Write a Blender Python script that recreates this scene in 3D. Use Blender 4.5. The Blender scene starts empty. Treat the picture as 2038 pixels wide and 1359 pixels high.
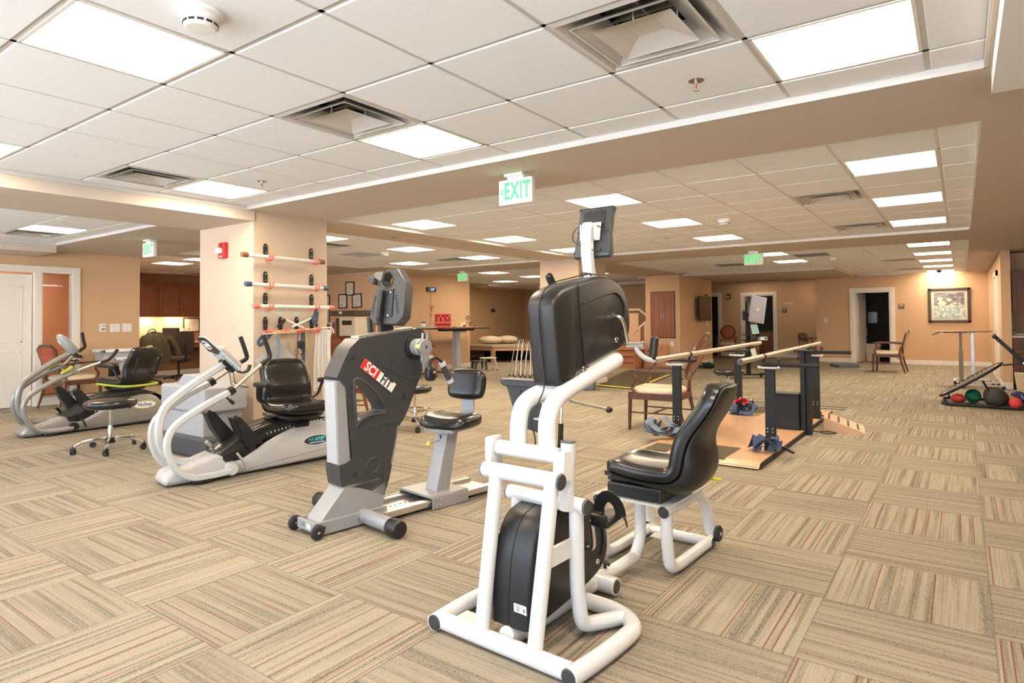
import bpy, bmesh, math, random
from mathutils import Vector, Matrix
R = random.Random(7)
PI = math.pi
C = bpy.context.scene.collection
rad = math.radians
MATS = {}

# ---------------------------------------------------------------- materials
def nd(nt, t, **kw):
    n = nt.nodes.new(t)
    for k, v in kw.items():
        setattr(n, k, v)
    return n

def M(name, col, rough=0.5, metal=0.0, var=0.06, scale=9.0, bump=0.0, bscale=200.0, emit=None, estr=0.0, coat=0.0, spec=0.5, alpha=1.0, trans=0.0):
    if name in MATS:
        return MATS[name]
    m = bpy.data.materials.new(name)
    m.use_nodes = True
    nt = m.node_tree
    b = nt.nodes['Principled BSDF']
    b.inputs['Roughness'].default_value = rough
    b.inputs['Metallic'].default_value = metal
    b.inputs['Specular IOR Level'].default_value = spec
    b.inputs['Coat Weight'].default_value = coat
    b.inputs['Coat Roughness'].default_value = 0.15
    if alpha < 1: b.inputs['Alpha'].default_value = alpha
    if trans: b.inputs['Transmission Weight'].default_value = trans
    tc = nd(nt, 'ShaderNodeTexCoord')
    nz = nd(nt, 'ShaderNodeTexNoise')
    nz.inputs['Scale'].default_value = scale
    nz.inputs['Detail'].default_value = 3
    nt.links.new(tc.outputs['Object'], nz.inputs['Vector'])
    mx = nd(nt, 'ShaderNodeMix', data_type='RGBA')
    mx.inputs['A'].default_value = (*[c * (1 - var) for c in col], 1)
    mx.inputs['B'].default_value = (*[min(1, c * (1 + var)) for c in col], 1)
    nt.links.new(nz.outputs['Fac'], mx.inputs['Factor'])
    nt.links.new(mx.outputs['Result'], b.inputs['Base Color'])
    if bump:
        n2 = nd(nt, 'ShaderNodeTexNoise')
        n2.inputs['Scale'].default_value = bscale
        nt.links.new(tc.outputs['Object'], n2.inputs['Vector'])
        bp = nd(nt, 'ShaderNodeBump')
        bp.inputs['Strength'].default_value = bump
        bp.inputs['Distance'].default_value = 0.004
        nt.links.new(n2.outputs['Fac'], bp.inputs['Height'])
        nt.links.new(bp.outputs['Normal'], b.inputs['Normal'])
    if emit:
        b.inputs['Emission Color'].default_value = (*emit, 1)
        b.inputs['Emission Strength'].default_value = estr
    MATS[name] = m
    return m

def wood(name, c1, c2, scale=3.0, rough=0.35, axis='Z', coat=0.3):
    if name in MATS:
        return MATS[name]
    m = bpy.data.materials.new(name); m.use_nodes = True
    nt = m.node_tree; b = nt.nodes['Principled BSDF']
    b.inputs['Roughness'].default_value = rough
    b.inputs['Coat Weight'].default_value = coat
    tc = nd(nt, 'ShaderNodeTexCoord'); mp = nd(nt, 'ShaderNodeMapping')
    s = {'Z': (8, 8, .8), 'X': (.8, 8, 8), 'Y': (8, .8, 8)}[axis]
    mp.inputs['Scale'].default_value = [v * scale for v in s]
    nz = nd(nt, 'ShaderNodeTexNoise'); nz.inputs['Scale'].default_value = 1.6; nz.inputs['Detail'].default_value = 6
    nz.inputs['Distortion'].default_value = .6
    mx = nd(nt, 'ShaderNodeMix', data_type='RGBA')
    mx.inputs['A'].default_value = (*c1, 1); mx.inputs['B'].default_value = (*c2, 1)
    nt.links.new(tc.outputs['Object'], mp.inputs['Vector']); nt.links.new(mp.outputs[0], nz.inputs['Vector'])
    nt.links.new(nz.outputs['Fac'], mx.inputs['Factor']); nt.links.new(mx.outputs['Result'], b.inputs['Base Color'])
    MATS[name] = m
    return m

def mathn(nt, op, a, b=None, clamp=False):
    n = nd(nt, 'ShaderNodeMath', operation=op); n.use_clamp = clamp
    for i, v in enumerate((a, b)):
        if v is None: continue
        if isinstance(v, (int, float)): n.inputs[i].default_value = v
        else: nt.links.new(v, n.inputs[i])
    return n.outputs[0]

def mixc(nt, f, a, b):
    n = nd(nt, 'ShaderNodeMix', data_type='RGBA')
    if isinstance(f, (int, float)): n.inputs['Factor'].default_value = f
    else: nt.links.new(f, n.inputs['Factor'])
    for k, v in (('A', a), ('B', b)):
        if isinstance(v, tuple): n.inputs[k].default_value = (*v, 1)
        else: nt.links.new(v, n.inputs[k])
    return n.outputs['Result']

def carpet():
    m = bpy.data.materials.new('carpet'); m.use_nodes = True
    nt = m.node_tree; b = nt.nodes['Principled BSDF']
    b.inputs['Roughness'].default_value = .95; b.inputs['Specular IOR Level'].default_value = .1
    g = nd(nt, 'ShaderNodeNewGeometry'); sp = nd(nt, 'ShaderNodeSeparateXYZ')
    nt.links.new(g.outputs['Position'], sp.inputs[0])
    X = mathn(nt, 'DIVIDE', mathn(nt, 'ADD', sp.outputs[0], .5289 + 61), .61)
    Yc = mathn(nt, 'DIVIDE', mathn(nt, 'ADD', sp.outputs[1], -4.3935 + 61), .61)
    fx = mathn(nt, 'FLOOR', X); fy = mathn(nt, 'FLOOR', Yc)
    tx = mathn(nt, 'SUBTRACT', X, fx); ty = mathn(nt, 'SUBTRACT', Yc, fy)
    par = mathn(nt, 'MODULO', mathn(nt, 'ADD', fx, fy), 2)          # 0: stripes run along y
    inv = mathn(nt, 'SUBTRACT', 1, par)
    t = mathn(nt, 'ADD', mathn(nt, 'MULTIPLY', tx, inv), mathn(nt, 'MULTIPLY', ty, par))
    s = mathn(nt, 'ADD', mathn(nt, 'MULTIPLY', ty, inv), mathn(nt, 'MULTIPLY', tx, par))
    tid = mathn(nt, 'ADD', mathn(nt, 'MULTIPLY', fx, 7.31), mathn(nt, 'MULTIPLY', fy, 3.77))
    def vec(a, b_, c):
        n = nd(nt, 'ShaderNodeCombineXYZ')
        for i, v in enumerate((a, b_, c)):
            if isinstance(v, (int, float)): n.inputs[i].default_value = v
            else: nt.links.new(v, n.inputs[i])
        return n.outputs[0]
    def noise(v, sc, det=2, rough=.5):
        n = nd(nt, 'ShaderNodeTexNoise'); n.inputs['Scale'].default_value = sc; n.inputs['Detail'].default_value = det
        n.inputs['Roughness'].default_value = rough
        nt.links.new(v, n.inputs['Vector']); return n.outputs['Fac']
    # broad bands, fine yarn rows, loop texture along the rows
    band = noise(vec(mathn(nt, 'MULTIPLY', t, 24), mathn(nt, 'MULTIPLY', s, .35), tid), 1.0, 2)
    yarn = noise(vec(mathn(nt, 'MULTIPLY', t, 80), mathn(nt, 'MULTIPLY', s, 1.2), tid), 1.0, 1)
    loop = noise(vec(mathn(nt, 'MULTIPLY', t, 95), mathn(nt, 'MULTIPLY', s, 70), tid), 1.0, 2, .7)
    dark = mathn(nt, 'MULTIPLY', mathn(nt, 'SUBTRACT', band, .44), 5.5, True)
    fine = mathn(nt, 'MULTIPLY', mathn(nt, 'SUBTRACT', yarn, .34), 3.0, True)
    lp = mathn(nt, 'MULTIPLY', mathn(nt, 'SUBTRACT', loop, .50), 6.5, True)
    c = mixc(nt, dark, CARPET[0], CARPET[1])
    c = mixc(nt, mathn(nt, 'MULTIPLY', fine, .55), c, CARPET[2])
    c = mixc(nt, mathn(nt, 'MULTIPLY', lp, mathn(nt, 'ADD', mathn(nt, 'MULTIPLY', dark, .60), .16)), c, CARPET[3])
    # thin red yarns: a slot is red when its hash is high
    sl = mathn(nt, 'MULTIPLY', t, 19); sf = mathn(nt, 'FLOOR', sl); sr = mathn(nt, 'SUBTRACT', sl, sf)
    wn = nd(nt, 'ShaderNodeTexWhiteNoise', noise_dimensions='3D')
    nt.links.new(vec(sf, fx, fy), wn.inputs['Vector'])
    red = mathn(nt, 'GREATER_THAN', wn.outputs['Value'], .80)
    ln = mathn(nt, 'MULTIPLY', mathn(nt, 'GREATER_THAN', sr, .42), mathn(nt, 'LESS_THAN', sr, .58))
    c = mixc(nt, mathn(nt, 'MULTIPLY', mathn(nt, 'MULTIPLY', red, ln), .85), c, CARPET[4])
    # tile-to-tile tone and the tile seam
    e = mathn(nt, 'MINIMUM', mathn(nt, 'MINIMUM', tx, mathn(nt, 'SUBTRACT', 1, tx)), mathn(nt, 'MINIMUM', ty, mathn(nt, 'SUBTRACT', 1, ty)))
    seam = mathn(nt, 'LESS_THAN', e, .006)
    c = mixc(nt, mathn(nt, 'MULTIPLY', seam, .35), c, CARPET[3])
    c = mixc(nt, mathn(nt, 'MULTIPLY', par, .22), c, CARPET[1])
    nt.links.new(c, b.inputs['Base Color'])
    bp = nd(nt, 'ShaderNodeBump'); bp.inputs['Strength'].default_value = .35; bp.inputs['Distance'].default_value = .004
    nt.links.new(mathn(nt, 'ADD', mathn(nt, 'MULTIPLY', yarn, .8), loop), bp.inputs['Height'])
    nt.links.new(bp.outputs['Normal'], b.inputs['Normal'])
    return m

CARPET = [(.325, .278, .208), (.195, .168, .127), (.415, .368, .29), (.06, .056, .048), (.20, .055, .042)]

# ---------------------------------------------------------------- geometry
def catmull(pts, n=6):
    P = [Vector(p) for p in pts]
    if len(P) < 3: return P
    out = []
    Q = [P[0] * 2 - P[1]] + P + [P[-1] * 2 - P[-2]]
    for i in range(1, len(Q) - 2):
        a, b, c, d = Q[i - 1:i + 3]
        for k in range(n):
            t = k / n
            out.append(.5 * ((2 * b) + (c - a) * t + (2 * a - 5 * b + 4 * c - d) * t * t + (3 * b - a - 3 * c + d) * t ** 3))
    out.append(P[-1])
    return out

def rounded(pts, r=.06, n=5):
    """poly-line with every inner corner rounded"""
    P = [Vector(p) for p in pts]; out = [P[0]]
    for i in range(1, len(P) - 1):
        a, b, c = P[i - 1:i + 2]
        ra = min(r, (a - b).length * .49, (c - b).length * .49)
        p0 = b + (a - b).normalized() * ra; p1 = b + (c - b).normalized() * ra
        for k in range(n + 1):
            t = k / n
            out.append((1 - t) ** 2 * p0 + 2 * t * (1 - t) * b + t * t * p1)
    out.append(P[-1])
    return out

class B:
    def __init__(s): s.bm = bmesh.new()
    def _xf(s, vs, M4):
        for v in vs: v.co = M4 @ v.co
    def box(s, c, d, rz=0, rx=0, ry=0, bev=0, seg=2, M4=None):
        t = bmesh.new()
        bmesh.ops.create_cube(t, size=1)
        for v in t.verts: v.co = Vector((v.co.x * d[0], v.co.y * d[1], v.co.z * d[2]))
        if bev:
            bmesh.ops.bevel(t, geom=list(t.edges), offset=min(bev, min(d) * .49), segments=seg, affect='EDGES', profile=.5)
        X = Matrix.Translation(c) @ Matrix.Rotation(rz, 4, 'Z') @ Matrix.Rotation(ry, 4, 'Y') @ Matrix.Rotation(rx, 4, 'X')
        if M4: X = M4 @ X
        s._merge(t, X); return s
    def bb(s, x0, x1, y0, y1, z0, z1, bev=0, seg=2):
        return s.box(((x0 + x1) / 2, (y0 + y1) / 2, (z0 + z1) / 2), (abs(x1 - x0), abs(y1 - y0), abs(z1 - z0)), bev=bev, seg=seg)
    def _merge(s, t, X=None):
        mp = {}
        for v in t.verts: mp[v] = s.bm.verts.new(X @ v.co if X else v.co)
        for f in t.faces:
            try: s.bm.faces.new([mp[v] for v in f.verts])
            except ValueError: pass
        t.free()
    def loft(s, rings, closed=True, caps=True):
        rs = [[s.bm.verts.new(Vector(p)) for p in r] for r in rings]
        n = len(rs[0])
        for a, b in zip(rs[:-1], rs[1:]):
            for i in range(n if closed else n - 1):
                j = (i + 1) % n
                try: s.bm.faces.new([a[i], a[j], b[j], b[i]])
                except ValueError: pass
        if caps:
            for r, rev in ((rs[0], True), (rs[-1], False)):
                try: s.bm.faces.new(list(reversed(r)) if rev else r)
                except ValueError: pass
        return s
    def tube(s, pts, r, seg=10, sm=0, rnd=0, rect=None, caps=True, closed=False):
        """round (or rect=(w,h)) tube along a path; r may be a number or a list"""
        P = [Vector(p) for p in pts]
        if rnd: P = rounded(P, rnd)
        if sm: P = catmull(P, sm)
        n = len(P); rr = r if isinstance(r, (list, tuple)) else None
        T = []
        for i in range(n):
            if closed: d = P[(i + 1) % n] - P[i - 1]
            else: d = P[min(i + 1, n - 1)] - P[max(i - 1, 0)]
            T.append(d.normalized())
        up = Vector((0, 0, 1))
        if abs(T[0].dot(up)) > .95: up = Vector((0, 1, 0)) if rect is None else Vector((1, 0, 0))
        N = (up - T[0] * up.dot(T[0])).normalized(); rings = []
        for i in range(n):
            if i:
                N = (N - T[i] * N.dot(T[i]))
                N = N.normalized() if N.length > 1e-6 else T[i].orthogonal().normalized()
            Bn = T[i].cross(N)
            q = rr[min(len(rr) - 1, int(round(i * (len(rr) - 1) / max(1, n - 1))))] if rr else r
            if rr:
                f = i * (len(rr) - 1) / max(1, n - 1); k = min(int(f), len(rr) - 2) if len(rr) > 1 else 0
                q = rr[k] + (rr[k + 1] - rr[k]) * (f - k) if len(rr) > 1 else rr[0]
            if rect:
                w, h = rect[0] / 2, rect[1] / 2; b = min(w, h) * .35
                prof = [(w, h - b), (w - b, h), (-w + b, h), (-w, h - b), (-w, -h + b), (-w + b, -h), (w - b, -h), (w, -h + b)]
                rings.append([P[i] + Bn * a + N * c for a, c in prof])
            else:
                rings.append([P[i] + (N * math.cos(2 * PI * k / seg) + Bn * math.sin(2 * PI * k / seg)) * q for k in range(seg)])
        if closed: rings.append(rings[0]); return s.loft(rings, caps=False)
        return s.loft(rings, caps=caps)
    def cyl(s, p0, p1, r, r2=None, seg=14):
        return s.tube([p0, p1], [r, r if r2 is None else r2], seg=seg)
    def lathe(s, prof, c=(0, 0, 0), seg=24, axis='Z', caps=True):
        rings = []
        for r, h in prof:
            ring = []
            for k in range(seg):
                a = 2 * PI * k / seg
                x, y = r * math.cos(a), r * math.sin(a)
                v = {'Z': (x, y, h), 'Y': (x, h, -y), 'X': (h, x, y)}[axis]
                ring.append((v[0] + c[0], v[1] + c[1], v[2] + c[2]))
            rings.append(ring)
        return s.loft(rings, caps=caps)
    def sphere(s, c, r, sc=(1, 1, 1), seg=18, rings=12):
        t = bmesh.new(); bmesh.ops.create_uvsphere(t, u_segments=seg, v_segments=rings, radius=r)
        s._merge(t, Matrix.Translation(c) @ Matrix.Diagonal((*sc, 1))); return s
    def prism(s, poly, a, b, plane='XZ', holes=(), M4=None):
        """polygon (with holes) extruded between a and b along the axis normal to the plane"""
        t = bmesh.new(); loops = [poly] + list(holes)
        def P(p, h): return {'XZ': (p[0], h, p[1]), 'YZ': (h, p[0], p[1]), 'XY': (p[0], p[1], h)}[plane]
        sides = []
        edges = []
        for L in loops:
            va = [t.verts.new(P(p, a)) for p in L]; vb = [t.verts.new(P(p, b)) for p in L]
            sides.append((va, vb))
            n = len(L)
            for i in range(n): t.faces.new([va[i], va[(i + 1) % n], vb[(i + 1) % n], vb[i]])
        if not holes:
            t.faces.new(sides[0][0]); t.faces.new(list(reversed(sides[0][1])))
        else:
            for k in (0, 1):
                es = []
                for sd in sides:
                    v = sd[k]; n = len(v)
                    for i in range(n): es.append(t.edges.get((v[i], v[(i + 1) % n])))
                bmesh.ops.triangle_fill(t, edges=es, use_beauty=True)
        bmesh.ops.recalc_face_normals(t, faces=t.faces)
        s._merge(t, M4); return s
    def sheet(s, grid, th=.004):
        """grid of points -> cloth/cushion skin with thickness along vertex normals"""
        rows = [[s.bm.verts.new(Vector(p)) for p in r] for r in grid]
        fs = []
        for i in range(len(rows) - 1):
            for j in range(len(rows[0]) - 1):
                fs.append(s.bm.faces.new([rows[i][j], rows[i][j + 1], rows[i + 1][j + 1], rows[i + 1][j]]))
        bmesh.ops.solidify(s.bm, geom=fs, thickness=th)
        return s

def link(o, parent=None):
    C.objects.link(o)
    if parent is not None: o.parent = parent
    return o

def ob(name, b, mat, parent=None, smooth=35, label=None, loc=None, bev=0, sub=0):
    me = bpy.data.meshes.new(name)
    bmesh.ops.recalc_face_normals(b.bm, faces=b.bm.faces)
    b.bm.to_mesh(me); b.bm.free()
    for m in (mat if isinstance(mat, (list, tuple)) else [mat]): me.materials.append(m)
    o = bpy.data.objects.new(name, me)
    if smooth:
        me.shade_smooth()
        try: me.set_sharp_from_angle(angle=rad(smooth))
        except Exception: pass
    if loc: o.location = loc
    if bev:
        md = o.modifiers.new('bevel', 'BEVEL'); md.width = bev; md.segments = 3; md.limit_method = 'ANGLE'; md.angle_limit = rad(38)
        md.harden_normals = False
    if sub:
        md = o.modifiers.new('sub', 'SUBSURF'); md.levels = sub; md.render_levels = sub
    if label: o['label'] = label
    return link(o, parent)

def thing(name, label, cat, loc=(0, 0, 0), rz=0, group=None, rx=0, ry=0):
    o = bpy.data.objects.new(name, None); C.objects.link(o)
    o.empty_display_size = .1
    o.location = loc; o.rotation_euler = (rx, ry, rz)
    o['label'] = label; o['category'] = cat
    if group: o['group'] = group
    return o

def tag(o, label, cat, group=None):
    o['label'] = label; o['category'] = cat
    if group: o['group'] = group
    return o

def st(name, b, mat, smooth=0, bev=0):
    o = ob(name, b, mat, None, smooth=smooth, bev=bev); o['kind'] = 'structure'
    return o

def dup(root, loc, rz=None, label=None, group=None, scale=None):
    def cp(o, par):
        c = o.copy(); C.objects.link(c); c.parent = par
        for ch in o.children: cp(ch, c)
        return c
    r = cp(root, None); r.location = loc
    if rz is not None: r.rotation_euler = (0, 0, rz)
    if label: r['label'] = label
    if group: r['group'] = group
    if scale: r.scale = scale
    return r

def text(body, size, mat, parent, loc, rot, name='lettering', align='CENTER', ext=.0006, shear=0, sx=1, bold=0, spacing=1):
    cu = bpy.data.curves.new(name, 'FONT'); cu.body = body; cu.size = size; cu.align_x = align; cu.align_y = 'CENTER'
    cu.extrude = ext; cu.shear = shear; cu.offset = bold; cu.space_character = spacing
    cu.materials.append(mat)
    cu.resolution_u = 3
    o = bpy.data.objects.new(name, cu)
    me = o.to_mesh().copy(); o.to_mesh_clear(); bpy.data.objects.remove(o)
    if not me.materials: me.materials.append(mat)
    o = bpy.data.objects.new(name, me); o.location = loc; o.rotation_euler = rot; o.scale = (sx, 1, 1)
    return link(o, parent)

def frame(o, p):
    a = math.atan2(p[1] - o[1], p[0] - o[0])
    return (o[0], o[1], 0), a

# ---------------------------------------------------------------- palette
wallM = M('wall_paint_tan', (.655, .44, .275), .85, var=.025, scale=3, bump=.05, bscale=400, spec=.2)
wallP = M('pillar_wall_covering', (.59, .475, .37), .85, var=.02, scale=3, bump=.05, bscale=400, spec=.2)
soffM = M('soffit_paint', (.585, .515, .445), .85, var=.02, scale=3, spec=.2)
tileM = M('ceiling_tile', (.88, .915, .95), .9, var=.02, scale=40, bump=.15, bscale=500, spec=.15)
gridM = M('ceiling_grid_metal', (.60, .59, .58), .5, var=.01)
whiteP = M('trim_paint', (.80, .765, .70), .45, var=.02)
doorP = M('door_paint', (.80, .77, .715), .5, var=.02)
coolW = M('white_laminate', (.84, .835, .81), .6, var=.02)
blackP = M('black_plastic', (.013, .013, .014), .40, var=.1, bump=.12, bscale=500)
blackV = M('black_vinyl', (.012, .011, .011), .28, var=.1, coat=.2, bump=.05, bscale=260)
blackM = M('black_metal', (.014, .015, .017), .5, metal=0, var=.1, spec=.35)
dgray = M('dark_gray_plastic', (.046, .046, .050), .40, var=.06, bump=.06, bscale=450)
mgray = M('mid_gray_plastic', (.22, .225, .235), .45, var=.05)
lgray = M('light_gray_metal', (.36, .365, .375), .38, metal=.25, var=.04)
offw = M('gray_white_plastic', (.50, .495, .485), .4, var=.03)
whiteE = M('white_enamel', (.74, .74, .735), .28, var=.02, coat=.3)
chrome = M('chrome', (.80, .79, .77), .12, metal=1, var=.03)
alu = M('aluminium', (.66, .65, .63), .3, metal=.85, var=.05)
champ = M('champagne_steel', (.68, .61, .52), .34, metal=.75, var=.04)
silverP = M('silver_paint', (.33, .32, .295), .32, metal=.35, var=.04)
rubber = M('rubber', (.02, .02, .02), .6, var=.15)
cherry = wood('cherry_wood', (.22, .070, .028), (.36, .125, .05), 2)
darkW = wood('dark_mahogany', (.055, .018, .011), (.13, .045, .024), 2, .3)
maple = wood('maple_ply', (.62, .36, .20), (.74, .46, .28), 1.2, .28, 'Y')
oakL = wood('birch_ply', (.60, .36, .21), (.70, .45, .28), 1.5, .45)
creamV = M('cream_vinyl', (.62, .50, .375), .45, var=.04)
paper = M('paper', (.80, .79, .75), .8, var=.02)
dkbrown = M('dark_brown_frame', (.045, .026, .014), .35, var=.2)
inkM = M('ink_black', (.02, .02, .02), .6)
whiteI = M('ink_white', (.86, .86, .84), .5)
navy = M('navy_fabric', (.055, .085, .16), .85, var=.15, bump=.2)
coral = M('coral_rubber', (.80, .15, .10), .5)
LAMP = 32.0
# ---------------------------------------------------------------- camera
cam = bpy.data.cameras.new('camera'); co = bpy.data.objects.new('camera', cam); C.objects.link(co)
F_, yaw_, pit_, rol_, sx_, sy_ = 1254.2295896580965, 0.6316943976310458, 0.023921092494806177, -0.007883220442125902, -24.012849342491126, -72.88467153336916
cam.sensor_width = 36; cam.sensor_fit = 'HORIZONTAL'; cam.lens = 36 * F_ / 2038
cam.shift_x = -sx_ / 2038; cam.shift_y = sy_ / 2038
fw = Vector((-math.sin(yaw_) * math.cos(pit_), math.cos(yaw_) * math.cos(pit_), math.sin(pit_)))
r0 = Vector((math.cos(yaw_), math.sin(yaw_), 0)); u0 = r0.cross(fw)
r2 = r0 * math.cos(rol_) + u0 * math.sin(rol_); u2 = u0 * math.cos(rol_) - r0 * math.sin(rol_)
co.matrix_world = Matrix(((r2.x, u2.x, -fw.x, 0), (r2.y, u2.y, -fw.y, 0), (r2.z, u2.z, -fw.z, 1.266), (0, 0, 0, 1)))
cam.clip_start = .05; cam.clip_end = 100
bpy.context.scene.camera = co

G = .61
XL, XR, YN, YF = -16.0, 4.0, -2.7, 23.0
# ---------------------------------------------------------------- floor
st('floor', B().bb(XL, XR, YN, YF, -.1, 0), carpet())

# ---------------------------------------------------------------- ceiling
BAYS = [  # x0,x1,y0,y1, grid origin
    (-5.80, .119, YN, 3.62, -.713, 2.7306),
    (-10.62, -6.87, YN, 3.58, -8.825, 2.7306),
    (-5.70, .119, 4.58, 10.28, -.713, 5.36),
    (-5.68, .119, 11.62, 15.80, -.713, 12.03),
    (-2.25, .119, 15.80, 20.0, -.713, 12.03),
    (-10.40, -6.50, 5.20, 9.20, -7.60, 5.36),
    (-9.75, -6.50, 9.20, 10.40, -7.60, 5.36),
    (-14.80, -10.90, 5.20, 7.60, -12.93, 5.94),
    (-12.0, -7.0, 11.70, 18.5, -9.68, 12.25),
]
LIGHTS, VENTS, RETS = [], [], []
def cell(b, i, j): return (b[4] + G * i, b[5] + G * j)
for b, ij in ((0, [(-4, -3), (-4, 0), (-8, 0), (0, 0), (-8, -3), (0, -3)]), (1, [(-1, 0), (-1, -3)]), (2, [(0, 0), (0, 3), (0, 6), (-4, 0), (-4, 3), (-4, 6), (-8, 0), (-8, 3), (-8, 6)]),
              (3, [(0, 0), (0, 3), (-4, 0), (-4, 3), (0, 6)]), (4, [(0, 9), (0, 12)]), (5, [(0, 0), (0, 3)]), (6, [(0, 6), (-3, 6)]), (7, [(0, 0), (2, 0)]), (8, [(0, 0), (0, 3), (-3, 5), (3, 3)])):
    for i, j in ij: LIGHTS.append((b, *cell(BAYS[b], i, j), i, j))
for b, ij in ((0, [(-1, -1), (-4, -1), (-8, -1), (-1, -4)]), (1, [(-2, 0)]), (2, [(-1, 2), (-1, 6)]), (3, [(-1, 5)]), (4, [(-1, 10)]), (5, [(-1, 1)]), (6, [(-1, 6)]), (8, [(3, 2)])):
    for i, j in ij: VENTS.append((b, *cell(BAYS[b], i, j)))
for b, ij in ((3, [(-3, 1), (-6, 3)]), (5, [(-2, 3)]),): 
    for i, j in ij: RETS.append((b, *cell(BAYS[b], i, j)))
USED = {(round(t[1], 2), round(t[2], 2)) for t in LIGHTS + VENTS + RETS}
ZC, ZS = 2.44, 2.40
# four tiles of the first bay carry an old water stain along one edge
for bi, (x0, x1, y0, y1, gx, gy) in enumerate(BAYS):
    t, g = B(), B()
    i0 = math.floor((x0 - gx) / G + 1e-6); i1 = math.ceil((x1 - gx) / G - 1e-6)
    j0 = math.floor((y0 - gy) / G + 1e-6); j1 = math.ceil((y1 - gy) / G - 1e-6)
    for i in range(i0, i1):
        for j in range(j0, j1):
            a0, b0 = gx + i * G, gy + j * G
            if (round(a0, 2), round(b0, 2)) in USED: continue
            ax, bx = max(a0, x0), min(a0 + G, x1); ay, by = max(b0, y0), min(b0 + G, y1)
            if bx - ax < .03 or by - ay < .03: continue
            h = .0115 if bi == 0 else .010
            z = ZC - .004 + R.uniform(-.0006, .0006)
            p = [(ax + h, ay + h), (bx - h, ay + h), (bx - h, by - h), (ax + h, by - h)]
            q = [(ax + h + .005, ay + h + .005), (bx - h - .005, ay + h + .005), (bx - h - .005, by - h - .005), (ax + h + .005, by - h - .005)]
            t.loft([[(u, v, ZC + .004) for u, v in p], [(u, v, z + .003) for u, v in p], [(u, v, z) for u, v in q]])
    # the T-bars: thin strips standing in the gaps between tiles
    for i in range(i0, i1 + 1):
        a = gx + i * G
        if x0 < a < x1: g.bb(a - .0115, a + .0115, y0, y1, ZC + .001, ZC + .006)
    for j in range(j0, j1 + 1):
        a = gy + j * G
        if y0 < a < y1: g.bb(x0, x1, a - .0115, a + .0115, ZC + .001, ZC + .0055)
    for s in ((x0, x0 + .012, y0, y1), (x1 - .012, x1, y0, y1), (x0, x1, y0, y0 + .012), (x0, x1, y1 - .012, y1)):
        if (bi == 3 and s[2] > 15.7) or (bi == 4 and s[3] < 15.9) or (bi == 5 and s[2] > 9.1) or (bi == 6 and s[3] < 9.3): continue
        g.bb(*s, ZS + (.002 if bi else -.002), ZC + .004)
    st('ceiling', t, tileM); st('trim_%d' % (bi + 1), g, whiteP if bi > 1 else gridM)
xs = sorted({XL, XR, -11.5, -6.87, -5.80, *[v for b in BAYS for v in b[:2]]})
ys = sorted({YN, YF, 3.66, 3.70, 19.0, *[v for b in BAYS for v in b[2:4]]})
s, s2 = B(), B()
for xa, xb in zip(xs[:-1], xs[1:]):
    for ya, yb in zip(ys[:-1], ys[1:]):
        cx, cy = (xa + xb) / 2, (ya + yb) / 2
        if any(b[0] < cx < b[1] and b[2] < cy < b[3] for b in BAYS):
            s2.bb(xa, xb, ya, yb, ZC + .10, ZC + .18); continue
        z = ZS
        if -11.5 < cx < -6.87 and cy < 3.6 or (-6.87 < cx < -5.8 and cy < 3.7): z = 2.295
        if cy > 15.8 and cx < -2.25: z = 2.34
        if cy > 19.0 and cx < -2.25: z = 2.46
        s.bb(xa, xb, ya, yb, z, ZC + .12)
st('ceiling', s, soffM); st('ceiling', s2, dgray)
st('trim_10', B().bb(.135, XR - .05, YN + .02, 3.70, 2.30, 2.399), M('white_soffit_paint', (.78, .77, .74), .8, var=.01))

# ---------------------------------------------------------------- walls
T = .12
def wall(name, rects, m=wallM):
    b = B()
    for r in rects: b.bb(*r)
    return st(name, b, m)
H = ZC + .12
wall('wall_left', [(-11.62, -11.5, YN, 2.60, 0, H), (-11.62, -11.5, 4.12, 5.13, 0, H), (-11.62, -11.5, 2.60, 4.12, 2.06, H)])
wall('wall_corridor', [(-13.4, -13.28, 1.0, 5.13, 0, H), (-13.28, -11.62, 5.01, 5.13, 0, H), (-13.28, -11.62, 1.0, 1.12, 0, H)], M('wall_paint_terracotta', (.62, .30, .18), .85, var=.03))
wall('wall_office', [(-15.72, -15.60, 5.13, 9.9, 0, H), (-15.72, -13.4, 5.01, 5.13, 0, H)])
wall('wall_diplomas', [(-15.60, -10.87, 9.9, 10.02, 0, H)])
wall('wall_clock', [(-10.87, -10.75, 9.9, 13.3, 0, H)])
wall('wall_alcove', [(-13.32, -13.20, 10.02, 19.72, 0, H), (-13.20, -6.68, 19.6, 19.72, 0, H)])
wall('wall_closet', [(-6.68, -5.76, 15.60, 18.15, 0, 2.39), (-6.68, -6.56, 18.15, 19.72, 0, H)])
wall('wall_hall', [(-9.0, -6.80, 21.6, 21.72, 2.02, H), (-9.0, -7.6, 21.6, 21.72, 0, 2.02), (-6.64, -5.80, 21.6, 21.72, 0, H), (-4.88, -3.36, 21.6, 21.72, 0, H), (-6.8, -6.64, 21.6, 21.72, 2.02, H), (-5.80, -4.88, 21.6, 21.72, 1.99, H), (-3.36, -3.24, 20.12, 21.72, 0, H), (-9.0, -8.88, 19.72, 21.6, 0, H)])
wall('wall_far', [(-3.36, -2.40, 20, 20.12, 0, H), (-1.56, .6, 20, 20.12, 0, H), (-2.40, -1.56, 20, 20.12, 1.955, H)])
wall('wall_right', [(.565, .70, 14.0, 20.12, 0, H), (XR, XR + .12, YN, 14.9, 0, H), (.70, XR, 14.72, 14.84, 0, H)], wallM)
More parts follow.
